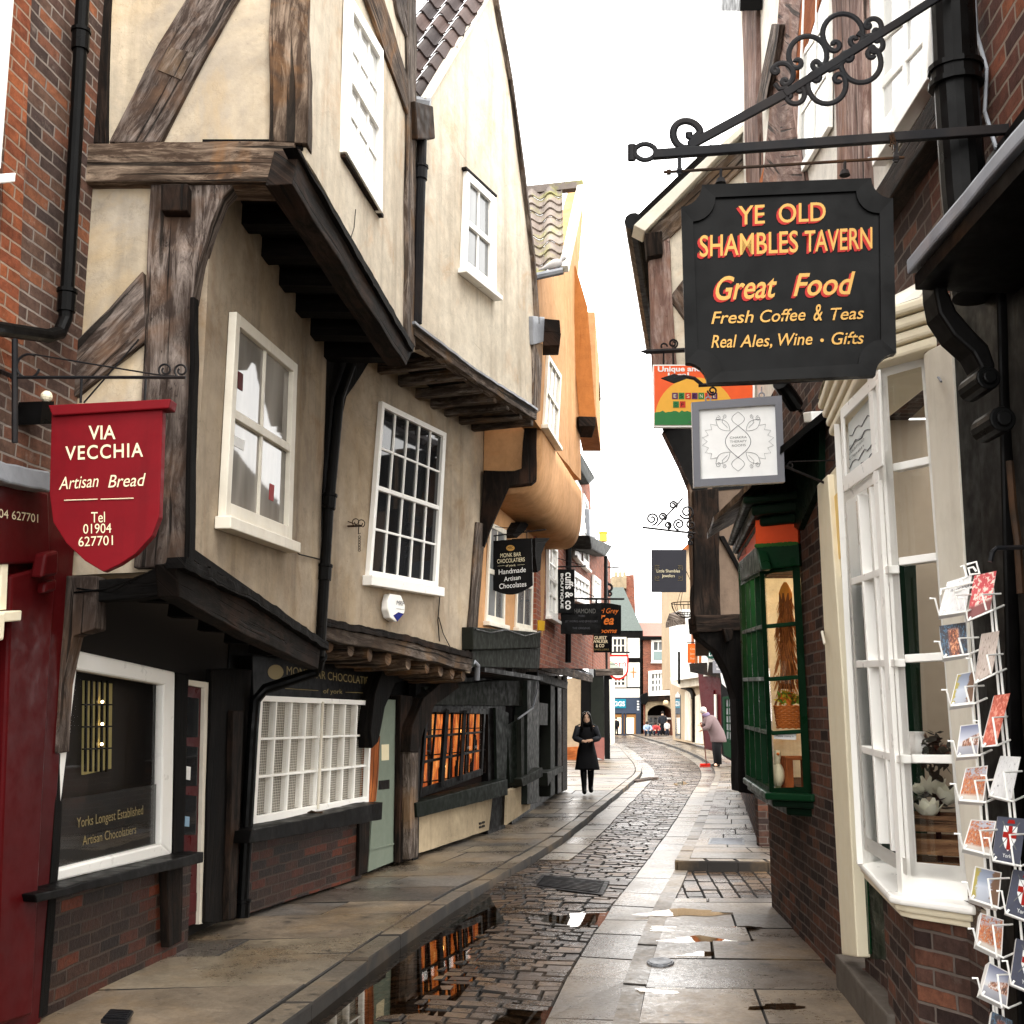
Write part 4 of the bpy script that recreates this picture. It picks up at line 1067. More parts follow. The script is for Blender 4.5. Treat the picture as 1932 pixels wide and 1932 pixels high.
# lit interior: shelves and bottles before a warm glowing back wall
def glowmat():
    g = G('warm_lit_shelves'); o = g.map('Object', (9, 9, 2.2)); f = g.noise(o, 1.7, 5, .65, .5)
    c = g.ramp(f, (.3, h('3a0e03')), (.44, h('a8440f')), (.56, h('e27c30')), (.66, h('f6b060')), (.78, h('ffe2a8')))
    g.set(Base_Color=(.1, .04, .02, 1), Roughness=.8, Emission_Color=c, Emission_Strength=1.15); return g.m
M['glow'] = glowmat()
m = MB(); m.rect(CG, .1, 3.4, .3, 1.7, -.11, -.09); m.build('window_box', flat('dark_wood_box', '1c100a', .8), w_)
for k_, pts in enumerate(([(800, 1345), (806, 1345), (806, 1482), (798, 1486)], [(818, 1338), (850, 1340), (848, 1478), (816, 1484)], [(858, 1340), (881, 1341), (879, 1468), (856, 1474)], [(889, 1341), (905, 1342), (903, 1462), (887, 1466)])):
    one(CG, pts, -.088, -.07, 'glowing_back', M['glow'], w_)
m = MB()
for z in (.85, 1.14, 1.42): m.rect(CG, .15, 3.3, z, z + .012, -.068, -.035)
m.build('shelf', M['oak_dk'], w_)
for k in range(14):
    c = CG.pt(.25 + k * .19, [.52, .865, 1.155][k % 3], -.048); rr = []
    for z, r_ in ((0, .018), (.11, .019), (.14, .009), (.19, .008)):
        rr.append([c + Vector((r_ * math.cos(a * .785), r_ * math.sin(a * .785), z)) for a in range(8)])
    m = MB(); m.rings(rr); m.build('bottle', M['oak_dk'], w_)
for x, y in ((838, 1362), (838, 1402), (838, 1445), (872, 1380), (871, 1440)):
    m = MB(); m.ball(CG.hit(x, y, -.045), .018, .018, .045); m.build('lamp_or_reflected_bulb', flat('orange_bulb', 'ffc070', .5, 10, 'ffb860'), w_)
# dark bay and sill beyond the lit window
one(CG, [(935, 1335), (960, 1345), (955, 1478), (938, 1475)], 0, .04, 'pilaster', M['greengrey'], t, bevel=.006)
one(CG, [(958, 1370), (986, 1352), (986, 1470), (962, 1478)], .0, .03, 'shop_panel', M['greengrey'], t)
one(CG, [(983, 1350), (989, 1352), (989, 1470), (984, 1470)], .0, .10, 'bay_post', M['greyfascia'], t)
m = MB(); m.prism(CG, [(984, 1470), (1024, 1448), (1024, 1465), (987, 1484)], -.05, .15); m.build('ledge', M['greyfascia'], t, bevel=.006)
m = MB(); m.tube([CG.hit(978, 1356, .12), CG.hit(1005, 1336, .12), CG.hit(1014, 1300, .14), CG.hit(1016, 1240, .2)], .014, 6); m.build('downpipe', M['lead'], t)
m = MB(); m.tube([C1.hit(897, 1187, .12), C1.hit(925, 1194, .13), C1.hit(955, 1188, .12), C1.hit(990, 1200, .13), C1.hit(1020, 1192, .12)], .007, 5); m.build('cable', M['black'], t)

# pigeon on the gutter
t = thing('pigeon', 'pale grey pigeon perched on the gutter below the mossy pantiles', 'bird', tuple(atY(1048, 511, 11.9)))
c = atY(1046, 499, 11.9); rr = []
ax = Vector((.95, -.1, .32)).normalized(); up = Vector((-.3, 0, .95)); sd_ = ax.cross(up).normalized()
for f, r_ in ((-.19, .008), (-.12, .02), (-.05, .045), (.0, .058), (.05, .05), (.08, .035), (.105, .03), (.13, .03), (.15, .018)):
    k = 1.0 + (.03 if f > .08 else 0)
    cc = c + ax * f * 1.0 + up * (.035 if f > .09 else 0)
    rr.append([cc + sd_ * r_ * math.cos(a * .628) + up * r_ * math.sin(a * .628) for a in range(10)])
m = MB(); m.rings(rr); m.build('body', flat('pigeon_feathers', 'c9c6c6', .8), t, smooth=True)
m = MB(); m.rings([[c + ax * (.165 + f) + up * .035 + (sd_ * math.cos(a * 1.57) + up * math.sin(a * 1.57)) * r_ for a in range(4)] for f, r_ in ((-.02, .008), (.02, .002))]); m.build('beak', M['darklet'], t)
for s_ in (-.02, .02):
    m = MB(); m.tube([c + sd_ * s_ - up * .03, c + sd_ * s_ + Vector((0, 0, -.085))], .004, 5); m.build('leg', M['redlet'], t)

# ---------------- projecting burnt-ochre gable beyond
D2 = Plane((-2, 15.64), (3, 15.64)); DF = Plane((1.235, 15.64), (1.42, 17.8))
t = thing('projecting_gable', 'projecting gable end in darker burnt orange render beyond the ochre house', 'house gable', (1.1, 16.5, 3))
one(D2, [(1085, 500), (1109, 580), (1124, 789), (1093, 787), (1082, 650), (1074, 594)], -.4, 0, 'side_wall', M['orange_dk'], t, rough=RGP)
m = MB(); F_ = [Vector((1.225, 15.66, 5.85)), Vector((1.46, 17.8, 5.85)), Vector((1.46, 17.8, 7.2)), Vector((1.225, 15.66, 7.45))]; m.solid(F_, [p - Vector((.3, 0, 0)) for p in F_]); m.build('front_wall', M['orange'], t)
m = MB(True); m.prism(D2, [(1091, 785), (1124, 786), (1123, 805), (1093, 804)], -.6, .06); m.build('beam_end', M['oak_dk'], t, bevel=.01)
m = MB(True); m.bar(atY(1128, 722, 17.3), atY(1130, 755, 17.3), .08, .06); m.build('gutter_end', M['oak_dk'], t)

# ---------------- brick terrace
EU = Plane((.42, 15.7), (1.75, 24)); FU = Plane((1.75, 24), (3.0, 34)); EG = Plane((.15, 16.0), (1.14, 23.4))
t = thing('brick_terrace_house', 'three storey warm brick house with tall white sash windows and a dark cornice', 'house', (.9, 20, 0))
one(EU, [(1010, 700), (1084, 850), (1113, 912), (1120, 1072), (1120, 1262), (1012, 1260)], -.3, 0, 'wall', M['brick_far'], t)
one(EU, [(1084, 832), (1124, 902), (1112, 914), (1084, 866)], -.2, .2, 'cornice', M['greyfascia'], t, bevel=.03)
window(t, EU, [(1086, 896), (1098, 922), (1097, 1062), (1085, 1048)], 2, 4, fw=.12, bw=.05, d=.05, fm=M['white'], pm=M['pane_white'], mid=2)
window(t, EU, [(1102, 930), (1111, 948), (1112, 1076), (1101, 1066)], 2, 4, fw=.12, bw=.05, d=.05, fm=M['white'], pm=M['pane_white'], mid=2)
window(t, EU, [(1036, 1016), (1053, 1034), (1053, 1172), (1036, 1162)], 2, 4, fw=.08, bw=.03, d=.05, fm=M['white'], pm=M['pane_white'], mid=2)
window(t, EU, [(1084, 1076), (1112, 1096), (1112, 1140), (1084, 1130)], 4, 2, fw=.1, bw=.04, d=.05, fm=M['white'], pm=M['pane_white'])
pipe('drainpipe', t, [EU.hit(1073, 1004, .08), EU.hit(1072, 1250, .08)], .05, [(0, .02)])
m = MB(); m.rect(EG, 0, 7.5, .0, 2.6, -.4, -.15); m.build('shop_back_wall', M['blackwood'], t)
for px, w_, mt in ((1006, 22, 'greengrey'), (1043, 8, 'greyfascia'), (1056, 7, 'blackwood'), (1066, 9, 'oak_dk')):
    one(EG, [(px - w_ / 2, 1275), (px + w_ / 2, 1275), (px + w_ / 2, 1516 - (px - 1001) * .40), (px - w_ / 2, 1520 - (px - 1001) * .40)], -.15, .04, 'shop_post', M[mt], t, bevel=.01)
one(EG, [(1016, 1268), (1072, 1286), (1070, 1300), (1016, 1284)], -.1, .1, 'fascia', M['greyfascia'], t, bevel=.01)
one(EG, [(1033, 1458), (1062, 1445), (1062, 1456), (1044, 1466), (1034, 1484)], -.1, .12, 'window_bench', M['greyfascia'], t, bevel=.01)
one(EG, [(1015, 1325), (1034, 1328), (1033, 1368), (1014, 1368)], .0, .03, 'menu_board', M['greyfascia'], t)
EF0, EF1 = Vector((.40, 16.0, 2.36)), Vector((1.62, 22.9, 2.38))
bk = Vector((-.62, .05, .34))
m = MB(); m.slab([EF0, EF1, EF1 + bk, EF0 + bk], .05); m.build('canopy', M['lead'], t, rough=(.01, 3, .25))
m = MB(True); m.bar(EF0 + Vector((0, 0, -.07)), EF1 + Vector((0, 0, -.07)), .05, .14); m.build('canopy_fascia', M['oak_grey'], t, rough=(.006, 3, .3))
for k in range(7):
    f = k / 6; p = EF0.lerp(EF1, f) + Vector((0, 0, .012)); m = MB(); m.bar(p, p + bk, .04, .03); m.build('canopy_roll', M['lead'], t)
t = thing('brick_terrace_house', 'narrow far brick house with upturned dark gutter, yellow chimney pot and green tiled canopy', 'house', (2.4, 29, 0))
one(FU, [(1119, 1028), (1145, 1050), (1152, 1062), (1151, 1262), (1119, 1262)], -.3, 0, 'wall', M['brick_far'], t)
one(FU, [(1113, 1010), (1156, 1030), (1143, 1050), (1117, 1036)], -.2, .25, 'gutter', M['greyfascia'], t, bevel=.03)
one(FU, [(1112, 960), (1124, 966), (1124, 1016), (1113, 1012)], -.4, .05, 'chimney', M['lead'], t, bevel=.02)
m = MB(); m.rings([[FU.hit(1138, 1022 - z, -.2) + Vector((r_ * math.cos(a * .785), r_ * math.sin(a * .785), 0)) for a in range(8)] for z, r_ in ((0, .13), (14, .12), (17, .15), (18, .15))]); m.build('chimney_pot', flat('yellow_clay', 'c9a83a'), t)
window(t, FU, [(1121, 1084), (1134, 1095), (1134, 1140), (1121, 1134)], 2, 2, fw=.1, bw=.05, d=.05, fm=M['white'], pm=M['pane_white'])
pipe('drainpipe', t, [FU.hit(1143, 1050, .1), FU.hit(1143, 1150, .1)], .05)
a0, a1, b1, b0 = atY(1124, 1264, 36.5), atY(1176, 1264, 36.5), atY(1128, 1232, 38.5), atY(1085, 1231, 38.5)
m = MB()
for k in range(3):
    f0, f1 = k / 3, (k + 1.12) / 3
    m.slab([b0.lerp(a0, f0) + Vector((0, 0, -.03 * 0)), b1.lerp(a1, f0), b1.lerp(a1, min(f1, 1)) + Vector((0, 0, .04)), b0.lerp(a0, min(f1, 1)) + Vector((0, 0, .04))], .04)
m.build('canopy', tilemat('mossy_slates', ['6f736a', '858a7c', '787d70'], '7e8a4a'), t)
m = MB(True); m.bar(a0 + Vector((0, 0, -.06)), a1 + Vector((0, 0, -.06)), .1, .24); m.build('canopy_fascia', M['oak_grey'], t)
m = MB(True); m.bar(atY(1144, 1275, 37), atY(1146, 1432, 37), .17, .17); m.build('canopy_post', M['blackwood'], t)
GS = Plane((0, 38.5), (8, 38.5))
one(GS, [(1068, 1280), (1096, 1278), (1095, 1412), (1066, 1414)], -.4, 0, 'shop_wall', M['tan_pl'], t)
one(GS, [(1066, 1410), (1096, 1408), (1095, 1440), (1066, 1444)], -.4, .05, 'plinth', M['orange_wood'], t)
one(GS, [(1096, 1278), (1116, 1278), (1116, 1436), (1095, 1438)], -.4, -.05, 'door', M['blackwood'], t)
one(GS, [(1115, 1278), (1142, 1278), (1141, 1392), (1115, 1390)], -.4, .0, 'shop_panel', M['greyfascia'], t)
one(GS, [(1116, 1390), (1142, 1392), (1140, 1434), (1117, 1426)], -.4, .08, 'stall_riser', paint('faded_pink_paint', '8a5a52', .6, .4), t)
one(GS, [(1150, 1282), (1160, 1282), (1160, 1402), (1152, 1405)], -3, 0, 'white_shopfront', M['white_old'], t)

# ---------------- buildings that close the view at the street's end
ZP = Plane((0, 88), (20, 88))
t = thing('half_timbered_building', 'black and white half timbered building with grey-blue shopfront closing the street end', 'building', (9.5, 88.5, 0))
o1 = lambda pts, d0, d1, nm, mt, par=None, **k: one(ZP, pts, d0, d1, nm, M[mt] if isinstance(mt, str) else mt, par or t, **k)
o1([(1120, 1190), (1213, 1190), (1214, 1398), (1120, 1398)], -6, 0, 'wall', 'blackwood')
m = MB(); q = [ZP.hit(*p) for p in ((1150, 1190), (1213, 1190), (1183, 1100), (1151, 1100))]; q[2].y += 3; q[3].y += 3; m.slab(q, .1); m.build('roof', tilemat('grey_green_slates', ['565f5a', '626a66', '50585a']), t)
o1([(1184, 1204), (1207, 1204), (1207, 1241), (1184, 1241)], 0, .06, 'panel', 'white_pl'); o1([(1184, 1250), (1207, 1250), (1207, 1296), (1184, 1296)], 0, .06, 'panel', 'white_pl')
o1([(1157, 1299), (1207, 1299), (1207, 1316), (1157, 1316)], 0, .06, 'panel', 'white_pl')
m = MB(); m.prism(ZP, [(1194, 1259), (1196, 1259), (1196, 1279), (1194, 1279)], .06, .09); m.prism(ZP, [(1189, 1267), (1201, 1267), (1201, 1269), (1189, 1269)], .06, .085); m.build('cross', M['orangelet'], t)
window(t, ZP, [(1154, 1202), (1182, 1202), (1182, 1235), (1154, 1235)], 3, 2, fw=.15, bw=.1, d=.1, fm=M['white_old'], pm=M['pane'], sill=False)
window(t, ZP, [(1155, 1275), (1182, 1275), (1182, 1297), (1155, 1297)], 3, 2, fw=.15, bw=.1, d=.1, fm=M['white_old'], pm=M['pane'], sill=False)
sf = o1([(1128, 1317), (1209, 1317), (1209, 1346), (1128, 1346)], 0, .2, 'shop_fascia', paint('blue_grey_paint', '3d4656', .5, .1))
bd = o1([(1134, 1319), (1181, 1319), (1181, 1336), (1134, 1336)], .2, .25, 'sign_panel', paint('teal_sign', '1d7f96', .4, .05), sf)
lettering('GREGGS', ZP, (1137, 1332), (1179, 1332), 9, M['whitelet'], bd, d=.27, bold=.03)
m = MB()
for k in range(4): m.prism(ZP, [(1202, 1322 + k * 5), (1206, 1322 + k * 5), (1206, 1325 + k * 5), (1202, 1325 + k * 5)], .2, .24)
m.build('side_lettering', M['whitelet'], sf)
lit = flat('lit_shop_interior', 'f4e2c0', .7, 1.1, 'fff0d8')
o1([(1157, 1348), (1200, 1348), (1200, 1385), (1157, 1385)], .0, .05, 'shop_window', flat('warm_shop_interior', '8a6238', .6, .25, 'ffb060'))
for a, b in ((1158, 1172), (1182, 1196)): o1([(a, 1354), (b, 1354), (b, 1384), (a, 1384)], .06, .1, 'shop_poster', lit)
for a, b in ((1155, 1158), (1173, 1177), (1179, 1182), (1200, 1209)): o1([(a, 1346), (b, 1346), (b, 1390), (a, 1390)], 0, .2, 'shop_mullion', paint('blue_grey_frame', '343b47', .5, .1))
o1([(1150, 1386), (1210, 1386), (1210, 1397), (1150, 1397)], 0, .22, 'stall_riser', paint('slate_grey_paint', '4d5560', .5, .1))
m = MB(); m.prism(ZP, [(1155, 1087), (1182, 1087), (1182, 1110), (1155, 1110)], -6, -4); m.build('chimney', M['dirty_cream'], t)
m = MB(); m.prism(ZP, [(1180, 1086), (1196, 1084), (1199, 1160), (1186, 1160)], -7, -4.5); m.build('chimney', M['brick_far'], t)
for x in (1160, 1168, 1176):
    m = MB(); m.prism(ZP, [(x, 1079), (x + 5, 1079), (x + 5, 1088), (x, 1088)], -5.5, -5.2); m.build('chimney_pot', flat('buff_clay', 'a89478'), t)
t = thing('brick_building', 'brick building with sloping red roof and stone archway at the street end', 'building', (11.5, 88.5, 0))
m = MB(); m.prism(ZP, [(1211, 1200), (1300, 1200), (1300, 1322), (1211, 1322)], -5, 0); m.prism(ZP, [(1211, 1322), (1218, 1322), (1218, 1398), (1211, 1398)], -5, 0); m.prism(ZP, [(1268, 1322), (1300, 1322), (1300, 1398), (1268, 1398)], -5, 0); m.build('wall', M['brick_far'], t)
m = MB(); q = [ZP.hit(*p, .3) for p in ((1210, 1203), (1300, 1203), (1300, 1168), (1204, 1168))]; q[2].y += 3.5; q[3].y += 3.5; m.slab(q, .1); m.build('roof', tilemat('pink_red_tiles', ['a06a5c', 'b07a6a', '98604f']), t)
o1([(1209, 1200), (1300, 1201), (1300, 1207), (1209, 1207)], 0, .35, 'gutter', 'blackwood')
window(t, ZP, [(1229, 1207), (1264, 1207), (1264, 1250), (1229, 1250)], 3, 2, fw=.18, bw=.08, d=.15, fm=M['white'], pm=M['pane_grey'])
o1([(1233, 1229), (1260, 1229), (1260, 1245), (1233, 1245)], .15, .2, 'window_banner', flat('grey_green_banner', '8a9c9a'))
window(t, ZP, [(1224, 1266), (1272, 1262), (1272, 1310), (1224, 1312)], 6, 3, fw=.25, bw=.14, d=.3, fm=M['white'], pm=M['pane_grey'])
# stone arch
m = MB(); 
def arch(x): return 1352 - 22 * math.sqrt(max(0, 1 - ((x - 1246) / 26.0) ** 2)) if abs(x - 1246) < 26 else 1398
xs = [1218] + [1220 + i * 2 for i in range(27)] + [1274]
for i in range(len(xs) - 1):
    a, b = xs[i], xs[i + 1]; m.prism(ZP, [(a, 1322), (b, 1322), (b, arch(b)), (a, arch(a))], -1.2, .12)
m.build('stone_arch', M['dirty_cream'], t)
o1([(1212, 1312), (1276, 1312), (1276, 1323), (1212, 1323)], 0, .3, 'cornice', 'oak_dk')
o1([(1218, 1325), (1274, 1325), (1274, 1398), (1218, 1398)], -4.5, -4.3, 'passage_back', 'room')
o1([(1222, 1350), (1250, 1350), (1250, 1392), (1222, 1392)], -3.5, -3.4, 'passage_window', 'white')
m = MB()
for k in range(3):
    for j in range(3): m.prism(ZP, [(1225 + k * 8, 1354 + j * 12), (1231 + k * 8, 1354 + j * 12), (1231 + k * 8, 1363 + j * 12), (1225 + k * 8, 1363 + j * 12)], -3.4, -3.38)
m.build('passage_panes', M['pane'], t)
o1([(1252, 1354), (1274, 1354), (1274, 1357), (1252, 1357)], -.6, -.5, 'gate_rail', 'white')
t2 = thing('wall_lantern', 'dark bracket lantern on the wall between the timbered building and the archway', 'lantern', tuple(ZP.hit(1216, 1325)))
m = MB(); m.prism(ZP, [(1208, 1312), (1222, 1306), (1224, 1322), (1218, 1330), (1210, 1328)], .2, .6); m.build('lamp_body', M['black'], t2, bevel=.05)
m = MB(); m.tube([ZP.hit(1213, 1312, 0), ZP.hit(1213, 1312, .4)], .06, 6); m.build('arm', M['black'], t2)
t2 = thing('globe_lantern', 'round pale globe lantern hanging over the archway', 'lantern', tuple(ZP.hit(1256, 1326, .5)))
m = MB(); m.ball(ZP.hit(1256, 1326, .5), .22, .22, .22); m.build('globe', flat('globe_glass', 'e6c8a0', .3), t2); m = MB(); m.tube([ZP.hit(1256, 1321, .5), ZP.hit(1256, 1312, .3)], .03, 5); m.build('hook', M['black'], t2)
t2 = thing('wall_sign', 'small navy sign with white bands on the brick building', 'wall sign', tuple(ZP.hit(1259, 1264, .4)))
bd = one(ZP, [(1252, 1250), (1268, 1250), (1268, 1279), (1252, 1279)], .35, .5, 'board', flat('navy_board', '1b222e', .4), t2)
for k in range(3):
    m = MB(); m.prism(ZP, [(1254, 1254 + k * 8), (1266, 1254 + k * 8), (1266, 1258 + k * 8), (1254, 1258 + k * 8)], .5, .53); m.build('white_band', M['greylet'], t2)

# ================================================================ HANGING SIGNS OF THE LEFT ROW
def signplane(px, py, Y, yaw):
    p = atY(px, py, Y); return Plane((p.x - math.cos(R(yaw)), p.y + math.sin(R(yaw))), (p.x + math.cos(R(yaw)), p.y - math.sin(R(yaw))))
S1 = signplane(965, 1060, 12.9, 10)
t = thing('hanging_sign', 'black hanging sign with rounded foot and oval gold emblem below the ochre house', 'hanging sign', tuple(S1.hit(967, 1120)))
bp = [(924, 1021), (1003, 1015), (1005, 1104)] + [(1005 - 75 * k / 8, 1104 + 9 * k / 8 + 13 * math.sin(math.pi * k / 8)) for k in range(1, 8)] + [(930, 1113)]
one(S1, bp, -.03, 0, 'board', M['blackwood'], t, bevel=.003)
m = MB(); m.poly([S1.hit(963 + 8 * math.cos(i * .35), 1034 + 5.5 * math.sin(i * .35), .003) for i in range(18)]); m.build('emblem', M['gold'], t)
lettering('MBC', S1, (958, 1036), (968, 1035), 5, M['blackwood'], t, d=.006)
for tx, l, r_, c_ in (('MONK BAR', (944, 1052), (983, 1049), 8), ('CHOCOLATIERS', (938, 1063), (990, 1059), 8), ('of york', (954, 1069), (973, 1068), 4)): lettering(tx, S1, l, r_, c_, M['gold_pale'], t)
m = MB(); iron(m, S1, [(939, 1068), (952, 1067)], .0012, .003, 4); iron(m, S1, [(976, 1066), (990, 1065)], .0012, .003, 4); m.build('rule', M['gold_pale'], t)
for tx, l, r_, c_ in (('Handmade', (941, 1084), (992, 1079), 10), ('Artisan', (951, 1097), (982, 1093), 9), ('Chocolates', (942, 1111), (993, 1106), 10)): lettering(tx, S1, l, r_, c_, M['whitelet'], t)
m = MB(); iron(m, S1, [(908, 1014), (1030, 999)], .008, -.015); iron(m, S1, [(912, 992), (960, 996), (1000, 1001)], .004, -.015); iron(m, S1, [(935, 1011), (935, 1022)], .005, -.015); iron(m, S1, [(994, 1004), (994, 1016)], .005, -.015)
m.bar(S1.hit(908, 1014, -.015), S1.hit(900, 1016, -.4), .02, .02); m.build('bracket', M['iron'], t)

def simple_sign(name, label, px0, py0, px1, py1, Y, yaw, mat, lines, bracket=None, arch=0, depth=.03, border=None):
    S = signplane((px0 + px1) / 2, (py0 + py1) / 2, Y, yaw)
    tt = thing('hanging_sign', label, 'hanging sign', tuple(S.hit((px0 + px1) / 2, py1)))
    top = [(px0 + (px1 - px0) * k / 8, py0 - arch * math.sin(math.pi * k / 8)) for k in range(9)] if arch else [(px0, py0), (px1, py0)]
    one(S, top + [(px1, py1), (px0, py1)], -depth, 0, 'board', mat, tt, bevel=.004)
    if border:
        m = MB()
        for a, b in (((px0, py0), (px1, py0)), ((px1, py0), (px1, py1)), ((px1, py1), (px0, py1)), ((px0, py1), (px0, py0))): m.bar(S.hit(*a, .0), S.hit(*b, .0), .03, .03, S.n)
        m.build('frame', border, tt)
    for tx, x0, x1, yb, cap, mt, *kw in lines: lettering(tx, S, (x0, yb), (x1, yb), cap, M[mt], tt, d=.008, **(kw[0] if kw else {}))
    if bracket:
        m = MB()
        for path, r_ in bracket: iron(m, S, path, r_, -depth / 2)
        m.build('bracket', M['iron'], tt)
    return tt, S
simple_sign('s', 'tall narrow black hanging sign with white lettering running downwards', 1052, 1074, 1084, 1157, 17.2, 6, M['black'],
            [], [([(1036, 1070), (1105, 1068)], .012), ([(1040, 1050), (1098, 1066)], .006), ([(1068, 1068), (1068, 1075)], .008)])
SC = signplane(1068, 1115, 17.2, 6); t = bpy.data.objects['hanging_sign.002']
def vlettering(txt, S, x, y0, y1, capx, mat, parent):
    """lettering turned to run downwards"""
    cu = bpy.data.curves.new('txt', 'FONT'); cu.body = txt; cu.offset = .02; to = bpy.data.objects.new('txt', cu); COL.objects.link(to)
    dg = bpy.context.evaluated_depsgraph_get(); dg.update(); me = bpy.data.meshes.new_from_object(to.evaluated_get(dg)); bpy.data.objects.remove(to); bpy.data.curves.remove(cu)
    xs = [v.co.x for v in me.vertices]; x0, x1 = min(xs), max(xs); A = S.hit(x, y0, .008); B = S.hit(x, y1, .008); U = S.hit(x + capx, y0, .008) - A
    for v in me.vertices: v.co = A + (B - A) * ((v.co.x - x0) / (x1 - x0)) + U * (v.co.y / .729) - OFF[parent.name]
    me.materials.clear(); me.materials.append(mat); o = bpy.data.objects.new('lettering', me); COL.objects.link(o); o.parent = parent; OFF[o.name] = OFF[parent.name]
vlettering('cuffs & co', SC, 1067, 1080, 1150, 15, M['whitelet'], t)
vlettering('BOUTIQUE', SC, 1058, 1082, 1148, 5, M['whitelet'], t)
simple_sign('s', 'wide black hanging sign with faint grey lettering on a long straight bar', 1058, 1139, 1135, 1196, 17.3, 3, M['black'],
            [('W. HAMOND', 1069, 1124, 1157, 9, 'greylet'), ('YORK', 1091, 1104, 1164, 4, 'darklet'), ('JET WORKS AND JEWELLERY', 1066, 1128, 1174, 4, 'darklet'), ('THE ORIGINAL', 1080, 1114, 1187, 4, 'darklet')],
            [([(1012, 1128), (1178, 1130)], .014), ([(1014, 1076), (1058, 1097), (1122, 1126)], .009), ([(1068, 1129), (1068, 1140)], .01), ([(1126, 1130), (1126, 1140)], .01)])
simple_sign('s', 'arched black hanging sign with slanting orange tea room lettering', 1098, 1142, 1172, 1198, 21.5, 3, M['black'],
            [('The Earl Grey', 1103, 1167, 1157, 10, 'orangelet', dict(shear=.3)), ('Tea', 1128, 1158, 1178, 18, 'orangelet', dict(shear=.3, bold=.02)), ('Rooms', 1122, 1164, 1194, 9, 'orangelet', dict(shear=.3, bold=.02))],
            [([(1095, 1131), (1176, 1131)], .012), ([(1124, 1131), (1124, 1140)], .01), ([(1148, 1131), (1148, 1140)], .01)], arch=5)
simple_sign('s', 'small black hanging sign with gold lettering, lowest of the black signs', 1109, 1198, 1155, 1231, 24, 3, M['black'],
            [('GUEST', 1121, 1145, 1206, 6, 'gold_pale', dict(bold=.02)), ('WALKER', 1118, 1147, 1213, 6, 'gold_pale', dict(bold=.02)), ('& CO', 1124, 1140, 1221, 6, 'gold_pale', dict(bold=.02)), ('JEWELLERS', 1116, 1149, 1227, 3.4, 'gold_dim')],
            [([(1100, 1196), (1158, 1196)], .012)])
SH = signplane(1168, 1260, 46, 0)
t = thing('hanging_sign', 'white shield sign with red border beyond the green tiled canopy', 'hanging sign', tuple(SH.hit(1168, 1282)))
def shield(x0, x1, y0, y1, k=.55): 
    mx = (x0 + x1) / 2; w2 = (x1 - x0) / 2
    return [(x0, y0), (x1, y0), (x1, y0 + (y1 - y0) * k)] + [(mx + w2 * math.cos(math.pi * i / 10), y0 + (y1 - y0) * (k + (1 - k) * math.sin(math.pi * i / 10))) for i in range(1, 10)] + [(x0, y0 + (y1 - y0) * k)]
one(SH, shield(1147, 1186, 1235, 1283), -.1, 0, 'border', paint('scarlet_border', 'b5261e', .4, .05), t)
one(SH, shield(1150, 1183, 1239, 1279), 0, .02, 'board', M['white'], t)
lettering('barn', SH, (1152, 1260), (1181, 1258), 14, M['redlet'], t, d=.03)
m = MB(); iron(m, SH, [(1158, 1268), (1176, 1264)], .03, .03); m.build('flourish', M['redlet'], t)
m = MB(); iron(m, SH, [(1140, 1231), (1188, 1231)], .04, -.05); m.build('bracket', M['iron'], t)
# hanging flowers and wall brackets under the signs
def leafclump(name, label, cat, c, r, n, cols, leaf=.05, sq=1.0):
    tt = thing(name, label, cat, tuple(c)); 
    for nm, col, k in cols:
        m = MB()
        for i in range(int(n * k)):
            d = Vector((random.gauss(0, 1), random.gauss(0, 1), random.gauss(0, 1))).normalized() * r * random.uniform(.3, 1)
            p = Vector(c) + Vector((d.x, d.y, d.z * sq)); a = Vector((random.gauss(0, 1), random.gauss(0, 1), random.gauss(0, 1))).normalized(); b = a.cross(Vector((random.gauss(0, 1), random.gauss(0, 1), random.gauss(0, 1)))).normalized()
            s_ = leaf * random.uniform(.6, 1.3); m.quad(p - a * s_, p + b * s_ * .45, p + a * s_, p - b * s_ * .45)
        m.build(nm, col, tt)
    return tt
leafclump('flower_basket', 'yellow and green flower basket hanging left of the lowest black sign', 'flower basket', atY(1098, 1208, 27), .2, 160,
          (('foliage', flat('basket_leaves', '3f4a20', .7), 1), ('flower', flat('yellow_petals', 'd8bc50', .7), .5), ('red_flower', flat('red_petals', 'a83a2a', .7), .25)), .05)
t = thing('flagpole_bracket', 'black scrolled iron bracket on a pole beside the far brick house', 'bracket', tuple(FU.hit(1145, 1075, .3)))
m = MB(); B_ = signplane(1140, 1090, 30, 0); iron(m, B_, [(1144, 1060), (1144, 1262)], .04); iron(m, B_, [(1120, 1078), (1128, 1072), (1150, 1070), (1176, 1072)], .02); iron(m, B_, spiral(1132, 1082, 7, 3, 0, 1.5), .02); iron(m, B_, spiral(1148, 1108, 9, 4, 90, 1.5), .035); iron(m, B_, spiral(1150, 1120, 5, 2, 90, 1.5), .03); m.build('ironwork', M['iron'], t)
# ================================================================ RIGHT SIDE
RW = Plane((1.80, 4.35), (2.18, 9.78))
GF = Plane((1.79, 7.92), (1.99, 9.7)); GC = Plane((2.03, 7.76), (1.79, 7.92))
WF = Plane((1.645, 4.9), (1.733, 5.815)); WC = Plane((1.645, 4.9), (1.825, 4.70))
sv = lambda Y: (Y - 4.35) / .9976

